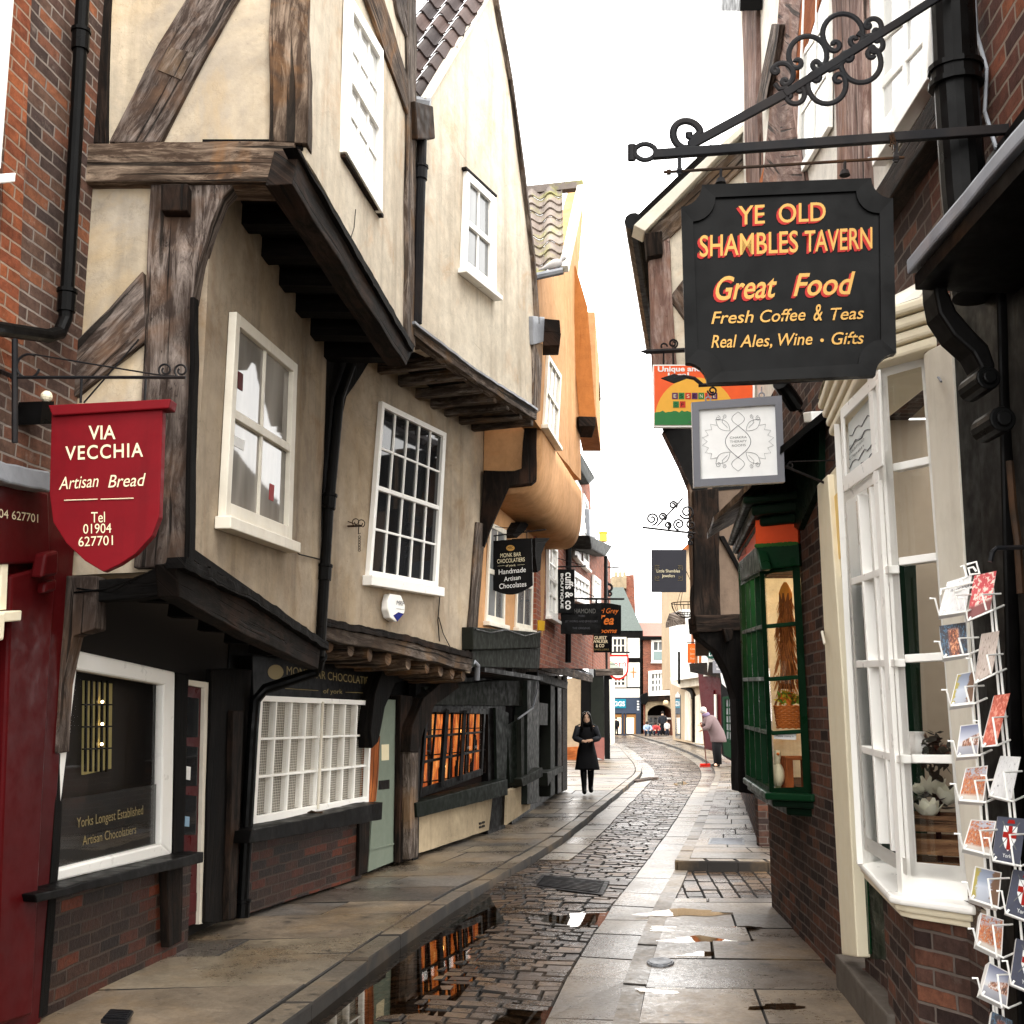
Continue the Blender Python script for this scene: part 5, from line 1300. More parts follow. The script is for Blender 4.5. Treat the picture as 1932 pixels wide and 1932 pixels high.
# ---------------- brick house with doorway and bays, timber framed above
t = thing('brick_and_timber_house', 'dark brick house with cream doorcase on the right, pinkish timber frame and white plaster above', 'house', (2.2, 7, 0))
m = MB()
wallholes(m, RW, sv(4.5), 5.44, -.02, 4.15, -.3, 0, [(.30, 1.72, .86, 3.22), (3.50, 5.2, 1.08, 2.75), (2.15, 2.62, .2, 2.95)])
m.build('wall', M['brick_dk'], t)
m = MB(); m.rect(RW, -1.6, sv(4.5), 3.3, 9.0, -.3, .0); m.build('wall', M['brick_side'], t)
m = MB(); m.rect(RW, sv(4.35), 5.44, 4.16, 9.0, -.3, -.01); m.build('upper_wall', M['white_pl'], t)
tr_ = lambda pts, d0, d1, nm, mt='oak_pink': one(RW, pts, d0, d1, nm, M[mt], t, bevel=.008, rough=(.012, 2, .25), wood=True)
tr_([(1400, -200), (1424, -200), (1425, 0), (1432, 345), (1407, 345), (1400, 0)], -.05, .03, 'post')
tr_([(1466, -200), (1520, -200), (1512, 0), (1502, 120), (1478, 345), (1438, 345), (1452, 200), (1470, 0)], -.05, .028, 'post')
tr_([(1512, -200), (1590, -200), (1546, 0), (1500, 150), (1462, 345), (1432, 345), (1482, 150), (1514, 0)], -.05, .022, 'brace', 'orange_wood')
tr_([(1470, 180), (1494, 180), (1514, 345), (1474, 345)], -.05, .035, 'post')
tr_([(1567, -200), (1622, -200), (1630, 200), (1636, 400), (1580, 400), (1572, 150)], -.05, .03, 'post')
tr_([(1455, 46), (1471, 46), (1444, 200), (1424, 212)], .03, .07, 'loose_board', 'oak')
tr_([(1800, 110), (1800, 180), (1735, 290), (1640, 440), (1560, 560), (1560, 520), (1630, 395), (1725, 240)], -.05, .09, 'bressumer', 'oak_dk')
window(t, RW, [(1642, -150), (1762, -180), (1748, 150), (1645, 315)], 2, 4, fw=.09, bw=.04, d=.07, pane_d=.03, fm=M['white'], pm=M['pane_white'], sill=False)
window(t, RW, [(1520, -150), (1562, -180), (1562, 240), (1500, 345)], 2, 4, fw=.05, bw=.035, d=.03, pane_d=.01, fm=M['white'], pm=M['pane_white'], sill=False)
one(RW, [(1362, -200), (1402, -200), (1396, 21), (1360, 21)], .0, .18, 'eaves_box', M['black'], t)
# soil pipe
P = [RW.hit(1790, -120, .12), RW.hit(1797, 0, .12), RW.hit(1804, 160, .12), RW.hit(1818, 360, .12), RW.hit(1840, 560, .12)]
m = MB(); m.tube(P, .078, 16)
for a, b in ((.78, .84), (.96, 1.02)): m.tube([P[1].lerp(P[2], a), P[1].lerp(P[2], b)], .098, 16)
m.tube([P[1].lerp(P[2], .80), P[1].lerp(P[2], 1.0)], .088, 16)
m.build('soil_pipe', M['black'], t, smooth=False)
m = MB(); m.tube([RW.hit(1836, -60, .02), RW.hit(1842, 60, .02), RW.hit(1862, 130, .02), RW.hit(1858, 210, .02), RW.hit(1880, 280, .02)], .008, 5); m.build('cable', M['lead'], t)
m = MB(); m.tube([RW.hit(1640, 300, .02), RW.hit(1644, 300, .06)], .012, 6); m.build('wall_eye', M['lead'], t)
# doorcase, door, step
one(RW, [(1541, 915), (1561, 895), (1590, 1300), (1617, 1806), (1588, 1801), (1560, 1300)], -.05, .07, 'doorcase', M['creamp'], t, bevel=.008)
one(RW, [(1561, 900), (1600, 850), (1618, 1060), (1566, 1108)], -.1, .035, 'door_lintel', M['creamp'], t, bevel=.006)
one(RW, [(1572, 938), (1588, 920), (1594, 1045), (1577, 1060)], .035, .04, 'fanlight', flat('amber_fanlight', 'd9b35a', .3, .12), t)
one(RW, [(1566, 1106), (1580, 1096), (1606, 1300), (1633, 1807), (1617, 1806), (1590, 1300)], -.15, .015, 'door_frame', M['white_old'], t, bevel=.004)
d_ = one(RW, [(1578, 1090), (1660, 1060), (1690, 1812), (1631, 1808), (1605, 1300)], -.18, .0, 'door', M['green_dk'], t)
one(RW, [(1604, 1130), (1610, 1128), (1642, 1800), (1634, 1800)], -.0, .008, 'door_edge', M['green'], d_)
m = MB(); m.tube([RW.hit(1552, 1192, .07), RW.hit(1551, 1192, .11), RW.hit(1556, 1215, .11)], .008, 6); m.build('hook', M['white_old'], t)
m = MB(); m.slab([(1.92, 6.98, .2), (1.775, 5.62, .2), (1.9, 5.55, .2), (2.2, 5.8, .2), (2.2, 6.98, .2)], .24); m.build('door_step', paint('grey_stone_step', '5d564f', .6, .45), t, bevel=.012, rough=(.005, 3, .15))
# white bay window: real volume with a room behind it
RM = MB(); RM.rect(RW, .05, 1.75, .0, 3.3, -1.1, -1.06); b_ = RM.build('room_back', M['room_tan'], t)
m = MB(); m.rect(RW, .05, 1.75, 3.24, 3.28, -.45, .0); m.rect(RW, .05, 1.75, .74, .86, -1.06, -.0); m.rect(RW, .02, .05, .86, 3.22, -1.06, -.3); m.rect(RW, 1.69, 1.75, .865, 3.215, -1.06, .004); m.build('room', M['room_tan'], t)
hatch, Qh = window(t, WF, [(1585, 772), (1657, 697), (1664, 879), (1591, 929)], 1, 1, fw=.06, d=.012, pane_d=-.03, fm=M['white'], pm=M['glass'], sill=False, name='hatch_window')
bay, Q = window(t, WF, [(1592, 931), (1665, 881), (1712, 1652), (1632, 1603)], 3, 4, fw=.05, bw=.035, d=.0, pane_d=-.045, fm=M['white'], pm=M['glass'], sill=False, name='bay_window', stile=.02)
bay2, Q2 = window(t, WC, [(1657, 696), (1748, 670), (1828, 1664), (1711, 1652)], 1, 5, fw=.045, bw=.035, d=.0, pane_d=-.045, fm=M['white'], pm=M['glass'], sill=False, name='bay_window', stile=.03)
one(WC, [(1708, 1650), (1832, 1660), (1842, 1730), (1710, 1700)], -.06, -.004, 'bay_apron_board', M['white'], t)
m = MB(); m.bar(WF.pt(0, .84, -.02), WF.pt(0, 3.14, -.02), .06, .06); m.build('corner_post', M['white'], bay)
m = MB(); e_ = [Vector((1.735, 5.82, .86)), Vector((1.93, 6.02, .86)), Vector((1.93, 6.02, 3.14)), Vector((1.735, 5.82, 3.14))]; m.solid(e_, [p + Vector((.03, .0, 0)) for p in e_]); m.build('bay_return', M['white'], bay)
m = MB(); e_ = [Vector((1.99, 9.7, 1.07)), Vector((2.18, 9.74, 1.07)), Vector((2.18, 9.74, 2.9)), Vector((1.99, 9.7, 2.9))]; m.solid(e_, [p + Vector((-.0, .03, 0)) for p in e_]); m.build('bay_return', M['green'], t)
p_ = MB(); p_.prism(WF, [(1600, 800), (1648, 742), (1654, 860), (1604, 910)], -.028, -.022); mp = p_.build('map_panel', flat('pale_map_card', 'dfe3e0', .5), bay)
m = MB()
for k, y0 in enumerate((822, 845, 880, 900)):
    m.tube([WF.hit(1603 + 45 * i / 8, y0 - 45 * i / 8 + 5 * math.sin(i * 1.9 + k), -.020) for i in range(9)], .0022, 4)
m.build('map_outline', M['darklet'], mp)
for k in range(3): lettering(['Tea Room', 'COURTYARD', 'Open'][k], WF, (1602, 848 + 11 * k), (1630, 820 + 11 * k), 6, M['greylet'], mp, d=-.020)
# curtain-like pale blinds seen through the foreshortened front
# sill
o_ = [(1.86, 6.22), (1.80, 6.05), (1.575, 4.86), (1.60, 4.80), (1.80, 4.56), (1.95, 4.6), (2.0, 6.22)]
m = MB(); m.slab([(x, y, .86) for x, y in o_], .035); s1 = m.build('bay_sill', M['white'], t, bevel=.012)
c_ = Vector((1.9, 5.4, 0)); in_ = lambda k: [(c_.x + (x - c_.x) * k, c_.y + (y - c_.y) * (1 - (1 - k) * .5)) for x, y in o_]
m = MB(); m.slab([(x, y, .822) for x, y in in_(.90)], .03); m.build('sill_moulding', M['creamp'], t, bevel=.012)
m = MB(); m.slab([(x, y, .79) for x, y in in_(.82)], .025); m.build('sill_moulding', M['creamp'], t, bevel=.008)
m = MB(); q = [(1.84, 5.78), (1.70, 4.95), (1.86, 4.62), (2.1, 4.62), (2.1, 5.78)]; m.slab([(x, y, .765) for x, y in q], .78); m.build('bay_apron', M['brick_dk'], t)
# bay head: coved cream cornice under a lead flashing
o2 = [(2.0, 6.3), (1.79, 6.1), (1.59, 4.85), (1.80, 4.55), (2.0, 4.5)]
for z, k, th_ in ((3.145, 1.0, .05), (3.2, 1.05, .05), (3.255, 1.12, .05), (3.31, 1.2, .05)):
    c_ = Vector((2.0, 5.4, 0)); m = MB(); m.slab([(c_.x + (x - c_.x) * k, c_.y + (y - c_.y) * (1 + (k - 1) * .3), z + th_) for x, y in o2], th_); m.build('bay_cornice', M['creamp'], t, bevel=.015)
m = MB(); a = [Vector((2.0 + (x - 2.0) * 1.24, y, 3.365)) for x, y in o2]; b = [Vector((1.98 + (y - 5.4) * .07, y, 3.58)) for x, y in o2]
for i in range(4): m.quad(a[i], a[i + 1], b[i + 1], b[i])
m.build('bay_roof', M['white_old'], t, rough=(.008, 4, .15))
one(RW, [(1742, 668), (1750, 662), (1794, 640), (1832, 1300), (1862, 1720), (1826, 1690), (1787, 1300)], -.05, .03, 'white_panel', M['white_old'], t, bevel=.004)
m = MB(); m.tube([RW.hit(1770, 712, .03), RW.hit(1770, 712, .06), RW.hit(1776, 720, .06)], .005, 5); m.build('hook', M['lead'], t)

# flowers and crate behind the bay glass
def petal(m, c, d, w, l, curl):
    d = d.normalized(); s = d.cross(Vector((0, 0, 1))); s = s.normalized() if s.length > .01 else Vector((1, 0, 0)); u = s.cross(d)
    st = len(m.v); n = 5
    for i in range(n + 1):
        f = i / n; wd = w * math.sin(math.pi * (f * .86 + .07)); pz = c + d * l * f + u * curl * l * f * f
        m.v += [pz - s * wd + u * .3 * wd, pz, pz + s * wd + u * .3 * wd]
    for i in range(n):
        for k in range(2):
            a = st + i * 3 + k; m._face([a, a + 1, a + 4, a + 3])
fp = atY(1768, 1530, 5.0)
t2 = thing('magnolia_arrangement', 'white magnolia flowers with dark leaves standing on a crate behind the bay window', 'flowers', tuple(fp + Vector((0, 0, -.1))))
for k, (x, y, Y) in enumerate(((1752, 1545, 4.98), (1790, 1520, 5.05), (1760, 1500, 5.1), (1735, 1500, 5.12))):
    m = MB(); c = atY(x, y, Y)
    for i in range(8):
        a = i * .785 + k; petal(m, c, Vector((math.cos(a), math.sin(a) * .8 - .3, .35 + .3 * (i % 2))), .032, .085 if k < 3 else .05, .5)
    m.build('magnolia_flower', flat('ivory_petals', 'e9e6d0', .6), t2, smooth=True)
m = MB()
for i in range(26):
    c = atY(random.uniform(1730, 1815), random.uniform(1475, 1545), random.uniform(5.0, 5.25)); petal(m, c, Vector((random.gauss(0, 1), random.gauss(0, 1) - .4, random.gauss(0, .6))), .028, .10, .3)
m.build('foliage', flat('dark_magnolia_leaves', '2c3024', .4), t2)
m = MB(); m.tube([fp, fp + Vector((0, 0, -.2)), fp + Vector((.02, 0, -.42))], .012, 6); m.build('stem', M['oak_dk'], t2)
t2 = thing('wooden_crate', 'brown slatted wooden crate behind the bay window under the flowers', 'crate', tuple(atY(1775, 1650, 4.95)))
cb = atY(1778, 1655, 4.98); rz = R(-25)
for k in range(3):
    for (dx, dy, hx, hy) in ((0, -.11, .16, .008), (0, .11, .16, .008), (-.155, 0, .008, .10), (.155, 0, .008, .10)):
        m = MB(True); off = Matrix.Rotation(rz, 3, 'Z') @ Vector((dx, dy, 0)); m.box((cb.x + off.x, cb.y + off.y, cb.z + .04 + k * .095), hx, hy, .033, rz); m.build('slat', M['crate'], t2, bevel=.003)
for dx, dy in ((-.14, -.095), (.14, -.095), (.14, .095), (-.14, .095)):
    m = MB(True); off = Matrix.Rotation(rz, 3, 'Z') @ Vector((dx, dy, 0)); m.box((cb.x + off.x, cb.y + off.y, cb.z + .15), .014, .014, .15, rz); m.build('corner_batten', M['oak_dk'], t2)
leafclump('potted_plant', 'small dark leafy plant on the bay ledge behind the glass above the flowers', 'plant', atY(1762, 1420, 5.0), .085, 90, (('foliage', flat('dull_plant_leaves', '2a2a20', .6), 1), ('bud', flat('brown_buds', '5a3a28', .6), .15)), .03, 1.2)
t2 = thing('white_vase', 'round white vase on the bay ledge beside the dark plant', 'vase', tuple(atY(1735, 1438, 5.05)))
c = atY(1732, 1440, 5.05); m = MB(); m.rings([[c + Vector((r_ * math.cos(a * .52), r_ * math.sin(a * .52), z)) for a in range(12)] for z, r_ in ((0, .03), (.02, .05), (.06, .06), (.1, .045), (.12, .03), (.13, .034))]); m.build('body', M['white'], t2, smooth=True)
m = MB(); m.rings([[c + Vector((.036 * math.cos(a * .52), .036 * math.sin(a * .52), .13 + z)) for a in range(12)] for z in (0, .008)]); m.build('rim', M['white'], t2)

# green bay window
RMg = MB(); RMg.rect(RW, 3.5, 5.2, .95, 2.9, -.72, -.7); RMg.build('display_back', M['tan_pl'], t)
m = MB(); m.rect(RW, 3.5, 5.2, .98, 1.06, -.7, .0); m.rect(RW, 3.5, 5.2, 2.76, 2.82, -.7, .0); m.rect(RW, 3.5, 3.56, 1.085, 2.745, -.7, -.3); m.rect(RW, 5.15, 5.21, 1.085, 2.745, -.7, .004); m.build('display_box', M['cream_hi'], t)
gb, Qg = window(t, GF, [(1397, 1096), (1434, 1074), (1453, 1500), (1406, 1472)], 4, 4, fw=.04, bw=.03, d=.0, pane_d=-.04, fm=M['green'], pm=M['glass'], sill=False, name='green_bay_window', stile=.05)
gb2, Qg2 = window(t, GC, [(1433, 1075), (1509, 1066), (1531, 1497), (1452, 1500)], 1, 4, fw=.035, bw=.028, d=.0, pane_d=-.04, fm=M['green'], pm=M['glass'], sill=False, name='green_bay_window', stile=.055)
o3 = [(2.02, 9.78), (1.97, 9.75), (1.745, 7.90), (2.02, 7.70), (2.2, 7.72), (2.25, 9.78)]
m = MB(); m.slab([(x, y, 1.07) for x, y in o3], .05); m.build('bay_sill', M['green'], t, bevel=.012)
c_ = Vector((2.15, 8.7, 0)); m = MB(); m.slab([(c_.x + (x - c_.x) * .86, c_.y + (y - c_.y) * .95, 1.02) for x, y in o3], .05); m.build('sill_moulding', M['green_dk'], t, bevel=.012)
m = MB(); m.slab([(c_.x + (x - c_.x) * .6, c_.y + (y - c_.y) * .9, .97) for x, y in o3], .06); m.build('sill_moulding', M['green_dk'], t, bevel=.012)
one(GC, [(1425, 1030), (1506, 1024), (1509, 1067), (1433, 1076)], -.04, .035, 'bay_cornice', M['green'], t, bevel=.01)
one(GF, [(1394, 1060), (1426, 1030), (1435, 1075), (1397, 1097)], -.04, .035, 'bay_cornice', M['green'], t, bevel=.01)
orp = flat('bright_orange_fascia', 'e8501c', .45)
one(GC, [(1425, 982), (1505, 973), (1506, 1026), (1426, 1031)], -.06, .0, 'orange_fascia', orp, t)
one(GF, [(1393, 1012), (1425, 982), (1426, 1031), (1394, 1061)], -.06, .0, 'orange_fascia', orp, t)
one(GF, [(1398, 1032), (1406, 1026), (1407, 1044), (1399, 1050)], .0, .004, 'fascia_mark', flat('faded_red', 'a84a30', .5), t)
m = MB()
for i in range(60):
    f = i / 60; p = GC.hit(1426 + 79 * f, 1030 - 5 * f, .03); m.ball(p, .012, .012, random.uniform(.012, .022), 5, 4)
m.build('garland', flat('mossy_green_garland', '2f5a22', .8), t)
for k, (sc_, z0, z1) in enumerate(((1.0, 2.93, 3.0), (1.35, 3.0, 3.08), (1.7, 3.08, 3.14))):
    c_ = Vector((2.15, 8.7, 0)); m = MB(); m.slab([(c_.x + (x - c_.x) * (.9 + .16 * k), c_.y + (y - c_.y) * (1 + .04 * k), z1) for x, y in o3], z1 - z0); m.build('hood_moulding', M['green_dk'], t, bevel=.02)
m = MB(); oe = [Vector((1.62, 5.66 + .9, 3.2)), Vector((1.64, 7.0, 3.2)), Vector((1.66, 8.0, 3.2)), Vector((1.66, 9.0, 3.2)), Vector((1.76, 9.9, 3.2))]
ie = [Vector((1.80 + (p.y - 4.35) * .07, p.y, 3.46)) for p in oe]
for i in range(4): m.slab([oe[i], oe[i + 1], ie[i + 1], ie[i]], .05)
m.build('hood_roof', M['black'], t, rough=(.012, 4, .15))
one(RW, [(1438, 950), (1545, 780), (1545, 912), (1506, 1000)], .0, .04, 'hood_backboard', M['green_dk'], t)
gl = bpy.data.lights.new('bay_lamp', 'POINT'); gl.energy = 45; gl.color = (1, .78, .45); gl.shadow_soft_size = .06; lo = bpy.data.objects.new('bay_lamp', gl); COL.objects.link(lo); lo.location = RW.pt(4.1, 2.62, -.2)
# goods shown in the green bay
def gp(x, y, d=-.18): return GC.hit(x, y, d)
t2 = thing('straw_figure', 'tall shaggy brown straw figure in the green bay window', 'figure', tuple(gp(1488, 1310)))
m = MB()
for i in range(420):
    f = random.random(); a = random.random() * 6.28; c = gp(1486, 1300, -.2).lerp(gp(1482, 1130, -.2), f); r_ = .085 * (1 - f * .45) * (.6 + .4 * abs(math.sin(f * 7)))
    p = c + Vector((math.cos(a) * r_, math.sin(a) * r_, 0)); m.tube([p, p + Vector((math.cos(a) * .03, math.sin(a) * .03, -.08))], [.004, .001], 3, caps=False)
m.build('straw', flat('ginger_straw', 'a5622a', .8), t2)
m = MB(); c = gp(1484, 1180, -.2); m.tube([gp(1486, 1300, -.2), gp(1482, 1120, -.2)], .05, 8); m.build('body', flat('straw_core', '7a4620', .8), t2)
m = MB(); m.rings([[gp(1483, 1140, -.2) + Vector((r_ * math.cos(a * .628), r_ * math.sin(a * .628), z)) for a in range(10)] for z, r_ in ((0, .045), (.08, .05), (.13, .03), (.16, .01))]); m.build('hat', flat('pointed_orange_hat', 'd8892f', .7), t2)
t2 = thing('wicker_basket', 'orange brown wicker basket in the middle of the green bay window', 'basket', tuple(gp(1490, 1376)))
c = gp(1490, 1372, -.17); m = MB()
for k in range(12):
    z = k * .013; m.tube([c + Vector(((.085 + .0015 * k) * math.cos(a * .2618), (.085 + .0015 * k) * math.sin(a * .2618), z + .003 * (-1) ** (a + k))) for a in range(24)], .0085, 5, closed=True)
m.build('weave', flat('willow_wicker', 'b5662a', .6), t2)
m = MB(); m.tube([c + Vector((.095 * math.cos(a), 0, .15 + .07 * math.sin(a))) for a in [math.pi * i / 12 for i in range(13)]], .008, 6); m.build('handle', flat('dark_wicker', '7a431c', .6), t2)
leafclump('autumn_garland', 'yellow and orange leaf garland hanging above the wicker basket', 'garland', gp(1486, 1318, -.16), .09, 120, (('yellow_leaf', flat('yellow_leaves', 'c9b02a', .7), .6), ('orange_leaf', flat('orange_leaves', 'c86a20', .7), .5), ('green_leaf', flat('lime_leaves', '6f8a2a', .7), .4)), .03, .6)
t2 = thing('toy_goose', 'cream white toy goose standing low in the green bay window', 'ornament', tuple(gp(1466, 1488)))
c = gp(1467, 1462, -.13); m = MB(); m.ball(c, .05, .07, .085, 12, 9); m.rings([[c + Vector((r_ * math.cos(a * .785), r_ * math.sin(a * .785) + y_, z)) for a in range(8)] for z, r_, y_ in ((.04, .035, 0), (.10, .022, -.01), (.14, .028, -.015), (.17, .02, -.015))]); m.build('body', flat('cream_plush', 'e6dcb8', .8), t2, smooth=True)
m = MB(); m.rings([[c + Vector((r_ * math.cos(a * .785), -.04 - f, .145 + r_ * math.sin(a * .785))) for a in range(8)] for f, r_ in ((0, .012), (.03, .003))]); m.build('beak', M['orangelet'], t2)
t2 = thing('display_crate', 'pale wooden display box on the right of the green bay window', 'crate', tuple(gp(1498, 1480)))
c = gp(1498, 1430, -.2)
m = MB(True); m.box((c.x - .055, c.y, c.z - .14), .025, .09, .14); m.build('side', M['orange_wood'], t2, bevel=.003)
m = MB(True); m.box((c.x + .09, c.y, c.z - .14), .025, .09, .14); m.build('side', M['orange_wood'], t2, bevel=.003)
m = MB(True); m.box((c.x + .02, c.y, c.z), .1, .09, .012); m.build('top', M['orange_wood'], t2, bevel=.003)
m = MB(); m.prism(GC, [(1460, 1381), (1502, 1383), (1502, 1396), (1460, 1394)], -.035, -.03); cc = m.build('price_card', M['whitelet'], gb2)
lettering('Please come in', GC, (1464, 1390), (1498, 1391), 4, M['darklet'], cc, d=-.028)

# ---------------- floodlight and sensor under the tavern sign
t = thing('floodlight', 'black tubular spotlight on the brick wall below the tavern sign', 'spotlight', tuple(RW.hit(1490, 750, .2)))
m = MB(); m.tube([RW.hit(1472, 722, .28), RW.hit(1500, 764, .16)], [.05, .055], 12); m.build('lamp_tube', M['black'], t)
m = MB(); m.tube([RW.hit(1496, 758, .17), RW.hit(1510, 775, .0)], .015, 6); m.build('arm', M['black'], t)
m = MB(); m.prism(RW, [(1514, 778), (1530, 776), (1532, 796), (1517, 798)], 0, .09)
tag(m.build('white_junction_box', M['white'], bevel=.01), 'small white box fixed to the brick wall right of the square white sign', 'junction box')

# ---------------- black shop at the right edge
t = thing('black_shopfront', 'black painted shopfront with slate canopy and scrolled console at the right edge', 'shopfront', (1.8, 3.5, 0))
one(RW, [(1792, 540), (1815, 520), (1862, 300), (2150, -100), (2400, 2500), (1880, 2300), (1862, 1730), (1832, 1300)], -.3, .02, 'wall', M['blackwood'], t)
one(RW, [(1836, 560), (1880, 480), (1905, 1500), (1930, 2150), (1890, 2150), (1860, 1300)], .02, .07, 'pilaster', M['blackwood'], t, bevel=.01)
one(RW, [(1895, 500), (1960, 400), (1990, 1500), (2030, 2300), (1960, 2300), (1925, 1300)], .02, .05, 'pilaster', M['blackwood'], t, bevel=.01, rough=(.006, 5, .15))
e0, e1 = Vector((1.30, 2.2, 3.1)), Vector((1.325, 3.54, 3.1))
m = MB(); m.slab([e0, e1, Vector((1.80, 3.60, 3.24)), Vector((1.70, 2.2, 3.24))], .055); m.build('canopy', M['lead'], t, bevel=.01, rough=(.006, 4, .2))
m = MB(); m.slab([e0 + Vector((.02, 0, -.057)), e1 + Vector((.02, -.02, -.057)), Vector((1.80, 3.56, 3.04)), Vector((1.70, 2.2, 3.04))], .05); m.build('canopy_soffit', M['blackwood'], t)
KP = Plane((0, 3.50), (3, 3.50))
sp = [(1762, 512), (1782, 512), (1790, 548), (1806, 585), (1838, 622), (1866, 650), (1880, 690), (1866, 718), (1848, 712), (1850, 690), (1836, 664), (1800, 632), (1772, 590), (1764, 550)]
one(KP, sp, -.12, 0, 'console', M['blackwood'], t, bevel=.01)
for x, y, r_ in ((1866, 712, 24), (1893, 790, 26)):
    m = MB(); p = KP.hit(x, y, .03); rr_ = r_ / 2100 * 3.5; m.tube([p, p + Vector((0, .16, 0))], rr_, 14); m.tube([p - Vector((0, .015, 0)), p], rr_ * .6, 12); m.build('scroll_drum', M['black'], t, bevel=.006)
m = MB(); m.tube([KP.hit(1872, 1042, 0), KP.hit(1880, 1034, 0), KP.hit(1945, 1032, 0)], .008, 6); m.tube([KP.hit(1872, 1042, 0), KP.hit(1868, 1060, 0)], .008, 6); m.build('rail', M['iron'], t)
m = MB(); iron(m, KP, [(1905, 870), (1912, 960), (1920, 1020), (1926, 1120)], .012, -.05); m.build('old_bracket', M['rust'], t)

# ---------------- gabled timber house behind the tavern sign
GS1 = Plane((0, 9.86), (4, 9.86))
t = thing('gabled_timber_house', 'timber framed gabled house with cream panels half hidden behind the tavern sign', 'house', (2.0, 11, 0))
one(GS1, [(1232, 432), (1398, 248), (1520, 120), (1560, 740), (1240, 740)], -.2, 0, 'gable_wall', M['cream_hi'], t, rough=RGP)
m = MB(); m.solid([Vector((1.31, 9.9, 4.95)), Vector((1.31, 9.9, 6.2)), Vector((1.66, 12.1, 6.2)), Vector((1.66, 12.1, 4.95))], [Vector((1.6, 9.9, 4.95)), Vector((1.6, 9.9, 6.2)), Vector((1.96, 12.1, 6.2)), Vector((1.96, 12.1, 4.95))]); m.build('front_wall', M['cream_hi'], t)
tg = lambda pts, d0, d1, nm, mt: one(GS1, pts, d0, d1, nm, M[mt], t, bevel=.01, rough=(.012, 2, .25), wood=True)
tg([(1224, 470), (1264, 446), (1268, 560), (1281, 745), (1234, 745), (1228, 600)], -.05, .05, 'corner_post', 'oak_pink')
tg([(1228, 434), (1400, 268), (1520, 150), (1520, 195), (1400, 318), (1262, 450), (1225, 470)], -.03, .06, 'rafter', 'oak_grey')
tg([(1196, 424), (1400, 236), (1520, 118), (1520, 132), (1400, 250), (1218, 436)], -.1, .16, 'verge_board', 'white_old')
tg([(1262, 560), (1290, 525), (1330, 600), (1330, 640), (1290, 600)], -.05, .04, 'brace', 'oak')
tg([(1218, 440), (1250, 436), (1252, 480), (1222, 485)], .0, .14, 'rafter_end', 'oak_dk')
m = MB(); m.tube([Vector((1.14, 9.8, 6.16)), Vector((1.78, 13.5, 6.16))], .085, 10); m.build('gutter', M['black'], t)
m = MB(); m.slab([(1.16, 9.8, 6.2), (1.80, 13.6, 6.2), (2.4, 13.6, 6.9), (1.9, 9.8, 6.95)], .06); m.slab([(1.2, 9.9, 6.12), (1.8, 13.6, 6.12), (2.1, 13.6, 6.14), (1.5, 9.9, 6.14)], .03); m.build('roof', M['oak_black'], t)

# ---------------- dark timber house with deep eaves
R2S = Plane((0, 14.0), (5, 14.0)); R2G = Plane((2.85, 13.3), (4.5, 22.6)); R2U = Plane((2.32, 14.02), (3.70, 22.6))
t = thing('dark_timber_house', 'dark timbered house with deep eaves, jettied upper floor and brick base on the right', 'house', (3.4, 17, 0))
one(R2S, [(1300, 900), (1520, 900), (1520, 1170), (1310, 1170)], -.2, 0, 'gable_wall', M['grey_pl'], t, rough=RGP)
one(R2S, [(1252, 812), (1520, 800), (1520, 910), (1310, 930)], -.2, .01, 'gable_top', M['blackwood'], t)
m = MB(); m.rect(R2U, 0, 8.6, 2.75, 5.3, -.25, 0); m.build('front_wall', M['grey_pl'], t)
td = lambda pts, d0, d1, nm, mt='oak_dk', ax=None: one(R2S, pts, d0, d1, nm, M[mt], t, bevel=.012, rough=(.015, 2.5, .2), wood=True, ax=ax)
td([(1307, 925), (1356, 920), (1360, 1172), (1310, 1178)], -.25, .06, 'corner_post', 'oak_dk', Vector((0, 0, 1)))
td([(1356, 1010), (1366, 1010), (1402, 1078), (1402, 1095)], .0, .03, 'brace', 'oak_black')
td([(1312, 1160), (1410, 1158), (1410, 1190), (1314, 1192)], -.5, .10, 'jetty_beam', 'oak_dk')
td([(1362, 1185), (1384, 1186), (1380, 1208), (1370, 1212)], .0, .16, 'joist_end', 'oak_dk')
td([(1316, 1190), (1440, 1188), (1440, 1500), (1394, 1495), (1392, 1400), (1388, 1318), (1374, 1268), (1352, 1228), (1318, 1202)], -.4, .05, 'jetty_bracket', 'oak_black', Vector((0, 0, 1)))
m = MB(True); m.slab([(1.92, 13.8, 5.24), (3.05, 18.6, 5.24), (3.7, 18.6, 5.5), (2.45, 13.8, 5.5)], .06); m.build('eaves_soffit', M['oak_black'], t)
m = MB()
for i in range(24):
    a, b = Vector((1.90, 13.75, 5.26)), Vector((3.04, 18.6, 5.26)); p = a.lerp(b, i / 23); m.tube([p, p + Vector((.6, -.1, .4))], .07, 6)
m.build('eaves_tiles', M['tile'], t)
m = MB(); m.rect(R2G, 0, 9.45, .95, 2.8, -.3, -.05); m.build('shop_wall', M['blackwood'], t)
m = MB(); m.rect(R2G, 0, 9.45, .0, .92, -.35, .0); m.solid([Vector((2.85, 13.3, 0)), Vector((2.85, 13.3, .92)), Vector((3.2, 13.25, .92)), Vector((3.2, 13.25, 0))], [Vector((2.86, 13.5, 0)), Vector((2.86, 13.5, .92)), Vector((3.2, 13.5, .92)), Vector((3.2, 13.5, 0))]); m.build('base_wall', M['brick_dk'], t)
m = MB(); m.rect(R2G, 7.4, 9.3, .93, .98, -.3, .06); m.build('base_coping', M['white'], t, bevel=.01)
t2 = thing('white_bag', 'crumpled white plastic bag standing on the brick base wall coping', 'bag', tuple(R2G.pt(8.7, .98, -.05)))
